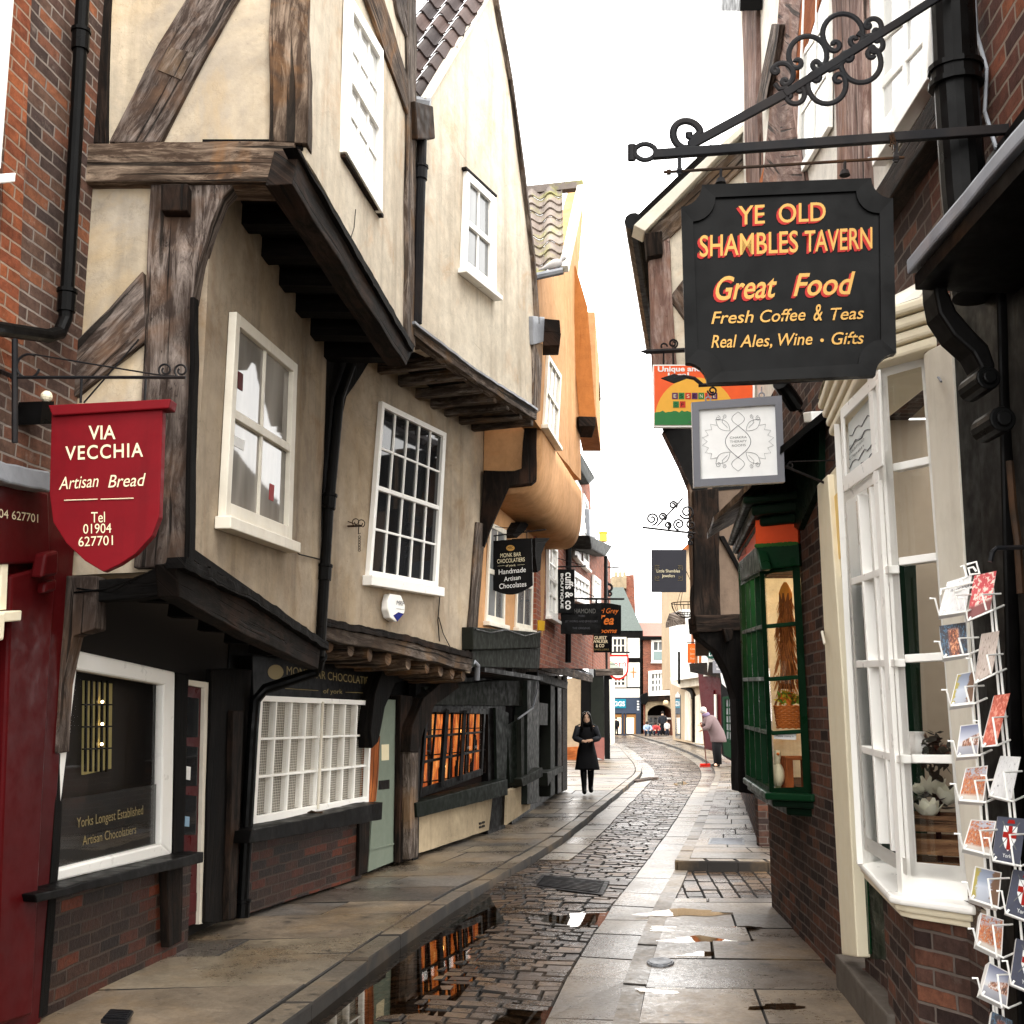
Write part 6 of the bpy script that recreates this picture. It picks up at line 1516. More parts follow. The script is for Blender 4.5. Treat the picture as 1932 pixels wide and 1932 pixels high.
c = R2G.pt(8.9, .98, .0); m = MB(); m.rings([[c + Vector((r_ * math.cos(a * .628) * 1.1, r_ * math.sin(a * .628), z)) for a in range(10)] for z, r_ in ((0, .09), (.07, .12), (.17, .11), (.25, .06), (.30, .05))]); m.build('bag_body', M['whitelet'], t2, rough=(.02, 9, .06), smooth=True)
m = MB(); m.tube([c + Vector((-.03, 0, .29)), c + Vector((-.05, 0, .36)), c + Vector((.02, 0, .38)), c + Vector((.04, 0, .29))], .01, 5); m.build('handle', M['whitelet'], t2)
# hanging iron basket
t2 = thing('hanging_basket', 'empty hemispherical wire hanging basket on the dark corner post', 'hanging basket', tuple(atY(1295, 1165, 14.6)))
c = atY(1294, 1138, 14.6); r_ = .19; m = MB()
for f in (0, .5, .85): m.tube([c + Vector((r_ * math.cos(f * 1.57) * math.cos(a * .314), r_ * math.cos(f * 1.57) * math.sin(a * .314), -r_ * math.sin(f * 1.57))) for a in range(20)], .006, 5, closed=True)
for k in range(12): m.tube([c + Vector((r_ * math.cos(f * .196) * math.cos(k * .5236), r_ * math.cos(f * .196) * math.sin(k * .5236), -r_ * math.sin(f * .196))) for f in range(9)], .0045, 4)
m.build('wire_frame', M['iron'], t2)
for k in range(3):
    m = MB(); m.tube([c + Vector((r_ * math.cos(k * 2.1), r_ * math.sin(k * 2.1), 0)), c + Vector((.02, 0, .42))], .004, 4); m.build('chain', M['iron'], t2)

# ---------------- far right row
RF1 = Plane((6.35, 35.5), (7.6, 33.5)); RF2 = Plane((6.7, 42.5), (8.0, 39.5)); RF3 = Plane((8.3, 47), (9.4, 66))
t = thing('green_shop', 'dark green shopfront with leaded panes beyond the dark timber house', 'shop', (6, 30, 0))
one(RF1, [(1340, 1180), (1402, 1180), (1402, 1450), (1362, 1425), (1360, 1290)], -.3, 0, 'wall', M['blackwood'], t)
window(t, RF1, [(1363, 1315), (1392, 1310), (1392, 1408), (1365, 1400)], 4, 5, fw=.1, bw=.05, d=.1, pane_d=.05, fm=M['green'], pm=M['pane_grey'], sill=False)
one(RF1, [(1364, 1400), (1394, 1405), (1394, 1438), (1366, 1424)], 0, .2, 'stall_riser', M['green'], t)
one(RF1, [(1359, 1270), (1371, 1270), (1373, 1300), (1362, 1290)], .1, .14, 'white_banner', M['whitelet'], t)
t = thing('maroon_shop', 'maroon doored shop under a brown jetty beam behind the sweeping person', 'shop', (8, 40, 0))
one(RF2, [(1316, 1262), (1364, 1262), (1368, 1425), (1330, 1412)], -.3, 0, 'wall', M['door_red'], t)
m = MB(True); m.prism(RF2, [(1300, 1252), (1360, 1248), (1362, 1280), (1302, 1268)], -.2, .6); m.build('jetty_beam', M['oak_dk'], t)
one(RF2, [(1330, 1300), (1346, 1302), (1347, 1412), (1332, 1408)], 0, .05, 'door', paint('maroon_gloss', '4a1216', .35, .2), t)
one(RF2, [(1347, 1310), (1350, 1310), (1351, 1400), (1348, 1400)], .05, .1, 'white_bar', M['white_old'], t)
t = thing('white_jettied_house', 'white rendered jettied house with pale arched ground floor on the far right', 'house', (9.5, 56, 0))
one(RF3, [(1262, 1160), (1285, 1150), (1335, 1165), (1335, 1275), (1266, 1285)], -.4, .9, 'upper_wall', M['white_pl'], t)
one(RF3, [(1262, 1284), (1332, 1262), (1336, 1408), (1270, 1396)], -.4, 0, 'lower_wall', M['tan_pl'], t)
one(RF3, [(1264, 1278), (1330, 1268), (1330, 1292), (1284, 1298), (1266, 1290)], -.2, .5, 'cove', M['cream_hi'], t)
for x0, x1, y0, y1, mt in ((1274, 1283, 1305, 1392, 'pane_grey'), (1292, 1303, 1300, 1396, 'cream_hi'), (1308, 1328, 1310, 1402, 'cream_hi')):
    one(RF3, [(x0, y0 + 6), ((x0 + x1) / 2, y0), (x1, y0 + 6), (x1, y1 + 2), (x0, y1)], 0, .05, 'panel', M[mt], t)
m = MB(); pts = [RF3.hit(1287 + 22 * math.sin(a), 1318 - 22 * math.cos(a), .1) for a in [i * .2 for i in range(9)]]; m.tube(pts, .12, 5); m.tube([pts[-1], RF3.hit(1309, 1400, .1)], .1, 5); m.build('arch_moulding', M['oak_dk'], t)
m = MB(); m.tube([RF3.hit(1281, 1230, .95), RF3.hit(1281, 1290, .95)], .06, 5); m.build('downpipe', M['blackwood'], t)
m = MB(True); m.slab([atY(1255, 1175, 48), atY(1262, 1158, 48), atY(1300, 1150, 52), atY(1335, 1148, 52), atY(1300, 1168, 48)], .2); m.build('eaves', M['oak_grey'], t, rough=(.05, .8, .4))
for x in (1304, 1311, 1318):
    m = MB(True); m.prism(RF3, [(x, 1190), (x + 3, 1190), (x + 3, 1260), (x, 1260)], .9, .95); m.build('stud', M['orange_wood'], t)
t = thing('tan_gabled_house', 'tall tan rendered gable rising behind the white house on the right', 'house', (13, 75, 0))
TP = Plane((0, 76), (20, 76))
one(TP, [(1262, 1068), (1288, 1040), (1312, 1020), (1380, 1080), (1380, 1300), (1264, 1300)], -4, 0, 'wall', M['tan_pl'], t)
m = MB(); m.bar(TP.hit(1262, 1066, .1), TP.hit(1312, 1017, .1), .4, .25); m.bar(TP.hit(1312, 1017, .1), TP.hit(1382, 1078, .1), .4, .25); m.build('verge', M['orange_wood'], t)
tt, S = simple_sign('s', 'small bright orange hanging sign before the white jettied house', 1298, 1215, 1325, 1250, 44, 0, flat('orange_board', 'e8722a', .45),
            [('Creative', 1302, 1321, 1226, 4, 'gold_pale'), ('Jewellery', 1302, 1321, 1235, 4, 'gold_pale'), ('Shambles', 1302, 1321, 1244, 4, 'gold_pale')], [([(1296, 1212), (1328, 1212)], .02)], border=flat('orange_frame', 'd05a1a', .5))
SG2 = signplane(1341, 1228, 40, 0)
t = thing('hanging_sign', 'dark green shield hanging sign with white glass lettering on the far right', 'hanging sign', tuple(SG2.hit(1341, 1242)))
one(SG2, shield(1325, 1360, 1205, 1243, .3), -.06, 0, 'board', paint('teal_green_board', '173d34', .4, .1), t)
lettering('GLASS', SG2, (1330, 1228), (1356, 1227), 7, M['whitelet'], t, d=.01, bold=.02); lettering('Ltd', SG2, (1338, 1238), (1349, 1237), 7, M['whitelet'], t, d=.01)
m = MB(); iron(m, SG2, [(1336, 1218), (1338, 1210), (1344, 1216), (1350, 1209)], .03, .012); m.build('emblem', M['whitelet'], t)
simple_sign('s', 'small grey hanging sign with pale lettering below the green shield', 1345, 1246, 1372, 1270, 34, 0, paint('grey_board', '77777c', .5, .1),
            [('The Tea', 1350, 1366, 1257, 4, 'whitelet'), ('Room', 1352, 1364, 1264, 4, 'whitelet')], [([(1343, 1244), (1378, 1243)], .012)])
# jewellers' sign with its long row of iron scrolls
tt, S = simple_sign('s', 'dark charcoal hanging sign with fine gold corner scrolls below an iron scroll bracket', 1229, 1037, 1295, 1117, 13.9, 3, paint('charcoal_board', '34343a', .5, .15),
            [('Little Shambles', 1239, 1283, 1080, 6, 'gold_pale'), ('Jewellers', 1249, 1273, 1089, 6, 'gold_pale')])
m = MB()
iron(m, S, [(1212, 995), (1230, 997), (1272, 1002), (1312, 1006)], .014, -.02)
iron(m, S, [(1240, 992), (1256, 975), (1276, 954), (1288, 940)], .012, -.02)
for cx, cy, r_, a0, tn in ((1230, 979, 12, 270, 1.6), (1250, 975, 8, 300, 1.5), (1260, 991, 7, 270, 1.5), (1270, 953, 8, 320, 1.5), (1281, 989, 11, 270, -1.6), (1296, 966, 14, 200, 1.6), (1304, 990, 9, 90, 1.5), (1303, 1012, 6, 90, 1.2), (1303, 1024, 5, 90, 1.2)):
    iron(m, S, spiral(cx, cy, r_, r_ * .25, a0, tn), .013, -.02)
m.tube([S.hit(1297, 1003, -.02), S.hit(1312, 1006, -.02)], .012, 6)
for x in (1237, 1288):
    for k in range(4): iron(m, S, spiral(x, 1010 + k * 8, 2, 2, 90, 1, 8), .003, -.02)
    iron(m, S, [(x, 999), (x, 1038)], .002, -.02)
m.build('bracket', M['iron'], tt)
m = MB()
for x, y, sx, sy in ((1236, 1067, 1, 1), (1287, 1067, -1, 1), (1236, 1095, 1, -1), (1287, 1095, -1, -1)):
    iron(m, S, [(x, y + 9 * sy), (x, y), (x + 8 * sx, y)], .0022, .006, 4); iron(m, S, spiral(x + 5 * sx, y + 5 * sy, 3, 1, 0, 1.2, 12), .0016, .006, 4)
m.build('corner_scroll', M['gold_dim'], tt)
SB = signplane(1320, 1050, 14.2, 0)
# ================================================================ THE BIG SIGNS ON THE RIGHT
TS = signplane(1488, 530, 3.7, 8)
t = thing('hanging_sign', 'large black tavern hanging sign with scooped corners and gold red-shadowed lettering', 'hanging sign', tuple(TS.hit(1488, 722)))
def scoop(x0, y0, x1, y1, x2, y2, x3, y3, r):
    """px quad (TL,TR,BR,BL) with concave quarter-round corners"""
    C = [(x0, y0), (x1, y1), (x2, y2), (x3, y3)]; out = []
    for i in range(4):
        p, c, n_ = Vector(C[i - 1]), Vector(C[i]), Vector(C[(i + 1) % 4])
        a = (p - c).normalized(); b = (n_ - c).normalized()
        for k in range(7):
            th_ = k / 6 * math.pi / 2
            q = c + a * r * math.cos(th_) + b * r * math.sin(th_); out.append((q.x, q.y))
    return out
outer = scoop(1284, 350, 1684, 334, 1692, 706, 1294, 724, 40)
inner = scoop(1306, 372, 1660, 356, 1664, 683, 1318, 702, 44)
one(TS, outer, -.05, -.008, 'board', M['black'], t, bevel=.004)
m = MB(); n_ = len(outer)
for i in range(n_):
    j = (i + 1) % n_
    o0, o1_ = TS.hit(*outer[i], .012), TS.hit(*outer[j], .012); i0, i1 = TS.hit(*inner[i], .012), TS.hit(*inner[j], .012); bb = TS.n * .022
    m.solid([o0, o1_, i1 + TS.n * -.008, i0 + TS.n * -.008], [o0 - bb, o1_ - bb, i1 - bb, i0 - bb])
m.build('moulding', M['black'], t)
def shadowed(tx, l, r_, cap, bold=.008, shear=0, space=1.0, sh=True):
    if sh:
        lettering(tx, TS, (l[0] - 4.5, l[1] + 4), (r_[0] - 4.5, r_[1] + 4), cap, M['redlet'], t, d=-.005, bold=bold, shear=shear, space=space)
        lettering(tx, TS, (l[0] - 2.5, l[1] + 2.5), (r_[0] - 2.5, r_[1] + 2.5), cap, M['redlet'], t, d=-.0045, bold=bold, shear=shear, space=space)
    lettering(tx, TS, l, r_, cap, M['gold'], t, d=-.0035, bold=bold, shear=shear, space=space)
shadowed('YE', (1393, 424), (1443, 421), 37); shadowed('OLD', (1469, 420), (1558, 416), 37)
shadowed('SHAMBLES', (1320, 484), (1506, 475), 42); shadowed('TAVERN', (1518, 475), (1646, 468), 42)
shadowed('Great', (1350, 566), (1466, 560), 46, .012, .28); shadowed('Food', (1497, 558), (1614, 554), 44, .012, .28)
shadowed('Fresh', (1342, 611), (1422, 608), 24, .008, .22, sh=False); shadowed('Coffee', (1434, 608), (1520, 604), 24, .008, .22, sh=False); shadowed('&', (1535, 605), (1552, 604), 24, .008, .2, sh=False); shadowed('Teas', (1567, 604), (1630, 601), 24, .008, .22, sh=False)
shadowed('Real', (1342, 656), (1390, 655), 25, .008, .22, sh=False); shadowed('Ales,', (1396, 655), (1457, 653), 24, .008, .22, sh=False); shadowed('Wine', (1468, 652), (1533, 650), 24, .008, .22, sh=False); shadowed('Gifts', (1569, 650), (1630, 648), 24, .008, .22, sh=False)
m = MB(); m.poly([TS.hit(1551 + 3.5 * math.cos(i * .63), 642 + 3.5 * math.sin(i * .63), -.0035) for i in range(10)]); m.build('dot', M['gold'], t)
# wrought bracket: arm, stay, rod, scrolls
m = MB()
pa, pb = TS.hit(1232, 292, -.03), TS.hit(1880, 246, -.03)
m.bar(pa, TS.hit(1920, 243, -.03), .024, .035); m.build('arm', M['iron'], t, bevel=.003)
m = MB(); m.bar(TS.hit(1300, 275, -.03), TS.hit(1480, 178, -.03), .016, .034); m.bar(TS.hit(1480, 178, -.03), TS.hit(1800, -24, -.03), .016, .030); m.build('stay', M['iron'], t, bevel=.003)
m = MB(); fi = lambda pts, r_: m.tube([TS.hit(x, y, -.03) for x, y in pts], r_, 7, flat=1.7)
fi([(1240, 290)] + [(1217 + 19 * math.cos(i * .3) * (1 if abs(math.cos(i*.3)) < .8 else 1.06), 287 - 15 * math.sin(i * .3)) for i in range(1, 21)] + [(1240, 286)], .006); fi([(1192, 273), (1192, 303)], .009)
fi([(1312, 280)] + [(1294 + (22 + 6 * (i / 24)) * math.cos(R(262 - i * 10.5)) * (1 if i < 17 else 1), 254 - (26 - 1 * i / 24) * math.sin(R(262 - i * 10.5))) for i in range(25)] + [(1313, 258), (1306, 262), (1300, 258), (1300, 250)], .0085)
m.build('end_scroll', M['iron'], t)
SCR = [  # ring-like scrolls along the stay, each curling in on itself
    [(1570, 118), (1545, 122), (1520, 124), (1508, 112), (1500, 98), (1490, 98), (1480, 112)],
]
def cscroll(cx, cy, R_, a0, a1, tail, r_=.0055):
    """open ring from angle a0 to a1 with both ends rolled inwards"""
    p = [(cx + R_ * math.cos(R(a)), cy - R_ * math.sin(R(a))) for a in [a0 + (a1 - a0) * i / 20 for i in range(21)]]
    for end, sg in ((0, -1), (-1, 1)):
        e = p[end]; d = a0 if end == 0 else a1
        k = R_ * .32; c = (cx + (R_ - k) * math.cos(R(d)), cy - (R_ - k) * math.sin(R(d))); s_ = 1 if a1 > a0 else -1
        q = [(c[0] + k * (1 - i / 16) * math.cos(R(d + sg * s_ * 330 * i / 12)), c[1] - k * (1 - i / 16) * math.sin(R(d + sg * s_ * 330 * i / 12))) for i in range(1, 12)]
        p = (q[::-1] + p) if end == 0 else (p + q)
    return p
m = MB()
for a in ((1524, 104, 36, 215, -45), (1590, 64, 38, 235, -30), (1560, 160, 36, 25, -210), (1624, 118, 38, 35, -200), (1476, 140, 21, 150, -70), (1500, 178, 18, 40, -160), (1648, 50, 15, 170, -60), (1652, 84, 14, 70, -130)):
    fi(cscroll(*a, 0), .0062)
fi([(1545, 120), (1566, 132), (1584, 124), (1600, 100)], .007); fi([(1618, 62), (1632, 70), (1648, 66)], .007); fi([(1486, 166), (1470, 168), (1462, 158)], .006)
m.build('scrollwork', M['iron'], t)
m = MB(); m.tube([TS.hit(1252, 325, -.03), TS.hit(1706, 297, -.03)], .0058, 8); m.build('rod', M['rust'], t)
for x, y in ((1282, 322), (1690, 298)):
    m = MB(); m.bar(TS.hit(x, y - 40 if x < 1500 else y - 30, -.03), TS.hit(x, y + 8, -.03), .012, .014); m.tube([TS.hit(x - 5, y, -.03), TS.hit(x + 5, y, -.03)], .012, 8); m.build('hanger', M['iron'], t)
m = MB(); m.tube([TS.hit(1258, 325, -.03), TS.hit(1266, 324.5, -.03)], .011, 8); m.build('nut', M['rust'], t)
for x, y in ((1360, 320), (1594, 305)):
    m = MB(); m.tube([TS.hit(x, y - 2, -.03), TS.hit(x, y + 24, -.03)], .006, 6); m.tube([TS.hit(x, y + 17, -.03), TS.hit(x, y + 26, -.03)], [.014, .02], 8); m.build('eye_bolt', M['iron'], t)
m = MB()
for k in range(5): m.tube([TS.hit(1684 + random.uniform(-8, 8), 268 + random.uniform(-20, 25), -.01) for _ in range(5)], .0016, 4)
m.build('wire_tie', M['rust'], t)

# square white sign with lotus line drawing
CSG = signplane(1393, 830, 6.6, 3)
t = thing('hanging_sign', 'square white hanging sign with grey frame and fine lotus line drawing', 'hanging sign', tuple(CSG.hit(1393, 916)))
cq = [(1305, 759), (1475, 746), (1481, 909), (1309, 919)]
one(CSG, cq, -.05, -.006, 'board', flat('matt_white_board', 'f4f4f2', .5), t)
m = MB()
grey = paint('dove_grey_frame', '74757b', .45, .08)
inn = [(1319, 773), (1462, 763), (1467, 896), (1322, 904)]
for i in range(4):
    j = (i + 1) % 4; m.solid([CSG.hit(*cq[i], .02), CSG.hit(*cq[j], .02), CSG.hit(*inn[j], .02), CSG.hit(*inn[i], .02)], [CSG.hit(*cq[i], -.055), CSG.hit(*cq[j], -.055), CSG.hit(*inn[j], -.055), CSG.hit(*inn[i], -.055)])
m.build('frame', grey, t)
m = MB(); ln = lambda pts, r_=.0011: m.tube([CSG.hit(x, y, -.004) for x, y in pts], r_, 4, caps=False)
cx, cy = 1392.5, 833
def lens(cx, cy, w_, h_, n=16):   # pointed oval
    return [(cx + w_ * math.sin(math.pi * i / n), cy - h_ + 2 * h_ * i / n) for i in range(n + 1)] + [(cx - w_ * math.sin(math.pi * i / n), cy + h_ - 2 * h_ * i / n) for i in range(n + 1)]
ln(lens(cx, cy, 24, 30), .0016)
for sy in (-1, 1):
    hb = cy + sy * 30
    ln([(cx + 13 * math.sin(math.pi * min(1, i / 14 * 1.0)) * (1 - .15 * i / 14) * 1.0, hb + sy * 26 * i / 14) for i in range(15)]); ln([(cx - 13 * math.sin(math.pi * i / 14) * (1 - .15 * i / 14), hb + sy * 26 * i / 14) for i in range(15)])
    for sx in (-1, 1):
        b0 = (cx + sx * 15, cy + sy * 20); tip = (cx + sx * 42, cy + sy * 42)
        for bend in (-9, 9): ln([(b0[0] + (tip[0] - b0[0]) * i / 10 + bend * sx * math.sin(math.pi * i / 10) * .7, b0[1] + (tip[1] - b0[1]) * i / 10 - bend * sy * math.sin(math.pi * i / 10) * .7) for i in range(11)])
        ln(spiral(cx + sx * 38, cy + sy * 44, 5, 1.2, 90, sx * 1.3, 14)); ln(spiral(cx + sx * 26, cy + sy * 47, 4, 1, 90, sx * 1.3, 14))
        ln([(cx + sx * 20, cy + sy * 26), (cx + sx * 30, cy + sy * 36), (cx + sx * 28, cy + sy * 44)])
for sx in (-1, 1):
    zz_ = []
    for k in range(7):
        a = -58 + k * 19.3; rr_ = 66 if k % 1 == 0 else 60
        zz_.append((cx + sx * (20 + 38 * math.cos(R(a))), cy - 36 * math.sin(R(a)))); 
        if k < 6: a2 = a + 9.6; zz_.append((cx + sx * (20 + 48 * math.cos(R(a2))), cy - 44 * math.sin(R(a2))))
    ln(zz_)
m.build('lotus_drawing', M['darklet'], t)
for k, tx in enumerate(('CHAKRA', 'THERAPY', 'ROOMS')): lettering(tx, CSG, (1377 if k < 2 else 1381, 827.5 + k * 7.6 + .5), (1409 if k < 2 else 1407, 826.5 + k * 7.6), 4.5, M['greylet'], t, d=-.004)
for x, y in ((1336, 750), (1437, 742)):
    m = MB(); iron(m, CSG, spiral(x, y + 4, 5, 5, 0, 1, 12), .005, -.02); iron(m, CSG, [(x, y), (x, y - 12)], .004, -.02); m.build('link', M['lead'], t)
m = MB(); iron(m, CSG, [(1318, 727), (1450, 722), (1560, 716)], .012, -.02); iron(m, CSG, [(1272, 714), (1290, 710), (1310, 714), (1325, 726)], .012, -.02); iron(m, CSG, spiral(1344, 737, 9, 3, 180, 1.4), .006, -.02)
m.prism(CSG, [(1248, 713), (1272, 705), (1296, 713), (1272, 722)], -.03, -.01)
m.build('bracket', M['iron'], t)
m = MB(); iron(m, CSG, [(1481, 880), (1520, 896), (1572, 918)], .008, -.02); iron(m, CSG, spiral(1490, 878, 7, 3, 180, 1.2), .005, -.02); iron(m, CSG, [(1488, 871), (1590, 868)], .004, -.02); m.build('side_stay', M['iron'], t)

# orange sunrise sign
US = signplane(1326, 745, 9.5, 2)
t = thing('hanging_sign', 'orange hanging sign with yellow sun and green ground half hidden behind the tavern sign', 'hanging sign', tuple(US.hit(1326, 806)))
one(US, [(1232, 688), (1424, 688), (1424, 806), (1234, 806)], -.05, -.004, 'board', M['white'], t)
m = MB(); m.prism(US, [(1234, 690), (1420, 690), (1420, 802), (1235, 802)], -.005, .0); m.build('orange_field', flat('orange_red_panel', 'f0602c', .45), t)
m = MB(); m.poly([US.hit(1312 + 76 * math.cos(math.pi * i / 24), 790 - 78 * math.sin(math.pi * i / 24), .002) for i in range(25)]); m.build('sun', flat('sun_yellow_panel', 'eeb040', .45), t)
m = MB(); gr = [(1235, 802)] + [(1235 + 185 * i / 36, 777 + random.uniform(-3, 2)) for i in range(37)] + [(1420, 802)]; m.poly([US.hit(x, y, .004) for x, y in gr]); m.build('grass_strip', flat('grass_green_panel', '2f7a3f', .45), t)
lettering('Unique and', US, (1241, 701), (1322, 700), 10, M['whitelet'], t, d=.006, bold=.03); lettering('local', US, (1260, 712), (1300, 711), 9, M['whitelet'], t, d=.006, bold=.03)
bc = [flat('block_' + n_, c_, .45) for n_, c_ in (('purple', '5a2a5a'), ('green', '2f7a3f'), ('red', 'c83a28'))]
for k, ch in enumerate('ESSENCE'):
    m = MB(); x = 1268 + k * 12.4; m.prism(US, [(x, 741), (x + 11, 741), (x + 11, 753), (x, 753)], .0, .006); bk_ = m.build('letter_block', bc[k % 3], t); lettering(ch, US, (x + 3, 750.5), (x + 8, 750.5), 7, M['blackwood'] if k % 2 else M['gold_pale'], bk_, d=.008)
for k, ch in enumerate('OF'):
    m = MB(); x = 1270 + k * 12.4; m.prism(US, [(x, 757), (x + 11, 757), (x + 11, 769), (x, 769)], .0, .006); bk_ = m.build('letter_block', bc[(k + 1) % 3], t); lettering(ch, US, (x + 3, 766.5), (x + 8, 766.5), 7, M['blackwood'], bk_, d=.008)
lettering('www.e', US, (1298, 798), (1326, 798), 4, M['darklet'], t, d=.008)
m = MB(); m.tube([US.hit(x, y, -.02) for x, y in ((1207, 662), (1218, 664))], [.003, .02], 5); m.tube([US.hit(1218, 664, -.02), US.hit(1420, 655, -.02)], .022, 6); iron(m, US, spiral(1270, 648, 9, 3, 270, 1.5), .009, -.02); iron(m, US, spiral(1252, 654, 7, 4, 0, .6), .008, -.02)
iron(m, US, [(1252, 666), (1252, 690)], .008, -.02); iron(m, US, [(1270, 665), (1270, 690)], .008, -.02); m.build('bracket', M['iron'], t)

# ================================================================ POSTCARD RACK
RP = Plane((1.30, 3.72), (2.1, 3.55))   # plan line the pockets hang along, facing the street end we stand at
t = thing('postcard_rack', 'white wire postcard rack standing before the black shopfront at the right edge', 'postcard rack', tuple(RP.hit(1880, 2200)))
wr = M['white']
WY = 3.62
def W(x, y, d=0.0): return RP.hit(x, y, d)
m = MB()
for (xa, ya, xb, yb, d) in ((1816, 1095, 1900, 2150, -.06), (1826, 1094, 1912, 2150, -.06), (1865, 1100, 1940, 1900, -.02), (1872, 1098, 1950, 1900, -.02), (1862, 1700, 1890, 2150, -.1)):
    m.tube([W(xa, ya, d), W(xb, yb, d)], .0042, 6)
m.build('upright', wr, t)
m = MB(); m.tube([W(1775, 1122, .06), W(1775, 1112, .06), W(1840, 1098, 0), W(1868, 1090, -.03), W(1874, 1084, -.03), W(1876, 1092, -.03), W(1868, 1100, -.03), W(1800, 1116, .03)], .0042, 6); m.build('top_loop', wr, t)
m = MB(); m.tube([W(1824, 1065), W(1842, 1060), W(1848, 1082), W(1830, 1084), W(1827, 1072), W(1836, 1070), W(1842, 1078)], .0042, 6); m.tube([W(1812, 1070), W(1818, 1066), W(1824, 1088), W(1815, 1092)], .0042, 6); m.build('top_emblem', wr, t)
def cardmat(name, kind):
    g = G(name)
    oi = g.t.nodes.new('ShaderNodeObjectInfo'); base_map = g.map
    def shifted(src, scale=(1, 1, 1), rot=(0, 0, 0)):
        v = base_map(src, scale, rot)
        if scale == (1, 1, 1): return v
        ad = g.t.nodes.new('ShaderNodeVectorMath'); ad.operation = 'ADD'; g.t.links.new(v, ad.inputs[0]); g.t.links.new(g.math('MULTIPLY', oi.outputs['Random'], 60.0), ad.inputs[1]); return ad.outputs[0]
    g.map = shifted
    uv = g.map('UV'); s_ = g.t.nodes.new('ShaderNodeSeparateXYZ'); g.t.links.new(uv, s_.inputs[0]); U, V = s_.outputs[0], s_.outputs[1]
    n1 = g.noise(g.map('UV', (5, 7, 1)), 1.3, 4, .6, .6); n2 = g.noise(g.map('UV', (16, 9, 1)), 1, 3, .6, .4)
    if kind == 'street':
        a = g.ramp(n2, (.3, h('4a1c14')), (.42, h('a84a24')), (.5, h('d8803a')), (.58, h('8a5a4a')), (.66, h('d8d0c8')), (.75, h('3a2a2a')))
        skyf = g.math('MULTIPLY', g.ramp(V, (.62, 0.0), (.8, 1.0)), g.ramp(n1, (.45, 0.0), (.55, 1.0)))
        a = g.mix(skyf, a, h('b9bcc8')); a = g.mix(g.ramp(V, (.12, 1.0), (.2, 0.0)), a, h('cfc4b8'))
    elif kind == 'sky':
        a = g.ramp(V, (.0, h('8a8c94')), (.3, h('a9a9b2')), (.34, h('d8d4d0')), (.5, h('c9ccd8')), (1.0, h('5a648a')))
        hs = g.math('MULTIPLY', g.math('MULTIPLY', g.ramp(V, (.28, 0.0), (.31, 1.0)), g.ramp(g.math('ADD', V, g.math('MULTIPLY', U, -.3)), (.38, 1.0), (.42, 0.0))), g.ramp(U, (.2, 0.0), (.25, 1.0)))
        a = g.mix(hs, a, g.ramp(n2, (.38, h('3a2420')), (.5, h('b0683a')), (.62, h('e8e4e0'))))
    elif kind == 'view':
        a = g.ramp(V, (.0, h('a9adb8')), (.45, h('c2c8d4')), (.6, h('9aa4b8')), (1, h('7a8498')))
        a = g.mix(g.ramp(g.math('ADD', U, g.math('MULTIPLY', n1, .5)), (.38, 1.0), (.46, 0.0)), a, h('a8983a')); a = g.mix(g.ramp(g.math('ADD', U, g.math('MULTIPLY', n1, .4)), (.86, 0.0), (.92, 1.0)), a, h('6a4424'))
    elif kind == 'glass':
        a = g.ramp(n2, (.36, h('0b0d14')), (.52, h('16233a')), (.6, h('4a7a9a')), (.7, h('0c0c10')))
        f = g.math('MULTIPLY', g.ramp(g.math('ABSOLUTE', g.math('SUBTRACT', U, .5)), (.14, 1.0), (.24, 0.0)), g.ramp(V, (.78, 1.0), (.9, 0.0)))
        a = g.mix(f, a, g.ramp(n2, (.4, h('4a1c10')), (.5, h('8a3c20')), (.62, h('e8a070'))))
    elif kind == 'red':
        a = g.ramp(n1, (.4, h('c8323c')), (.52, h('d84a50')), (.56, h('f0d8c8'))); a = g.mix(g.ramp(V, (.25, 1.0), (.32, 0.0)), a, h('7a2a2a'))
    elif kind == 'orange': a = g.ramp(n1, (.35, h('b8462a')), (.5, h('d8583a')), (.62, h('f0a088')))
    elif kind == 'white': a = g.ramp(n2, (.28, h('5a5a62')), (.36, h('dcd8d6')), (.6, h('e8e6e4')))
    elif kind == 'brown': a = g.ramp(n2, (.30, h('3a2a24')), (.40, h('b8a498')), (.6, h('c9b8ac')))
    else: a = g.mix(g.ramp(n1, (.4, 0.0), (.6, .4)), h('1c2a4a'), h('10182c'))
    if kind not in ('navy', 'glass', 'red', 'white', 'brown', 'orange'):
        bd_ = g.math('MAXIMUM', g.ramp(g.math('ABSOLUTE', g.math('SUBTRACT', U, .5)), (.455, 0.0), (.46, 1.0)), g.ramp(g.math('ABSOLUTE', g.math('SUBTRACT', V, .5)), (.465, 0.0), (.47, 1.0)))
        a = g.mix(bd_, a, h('ece9e4'))
    g.set(Base_Color=g.mix(.22, a, h('8a8580')), Roughness=.35); return g.m
CM = {k: cardmat('postcard_' + k, k) for k in ('street', 'sky', 'view', 'glass', 'red', 'orange', 'white', 'brown', 'navy')}
stack = flat('card_edges', 'e4e0da', .6)
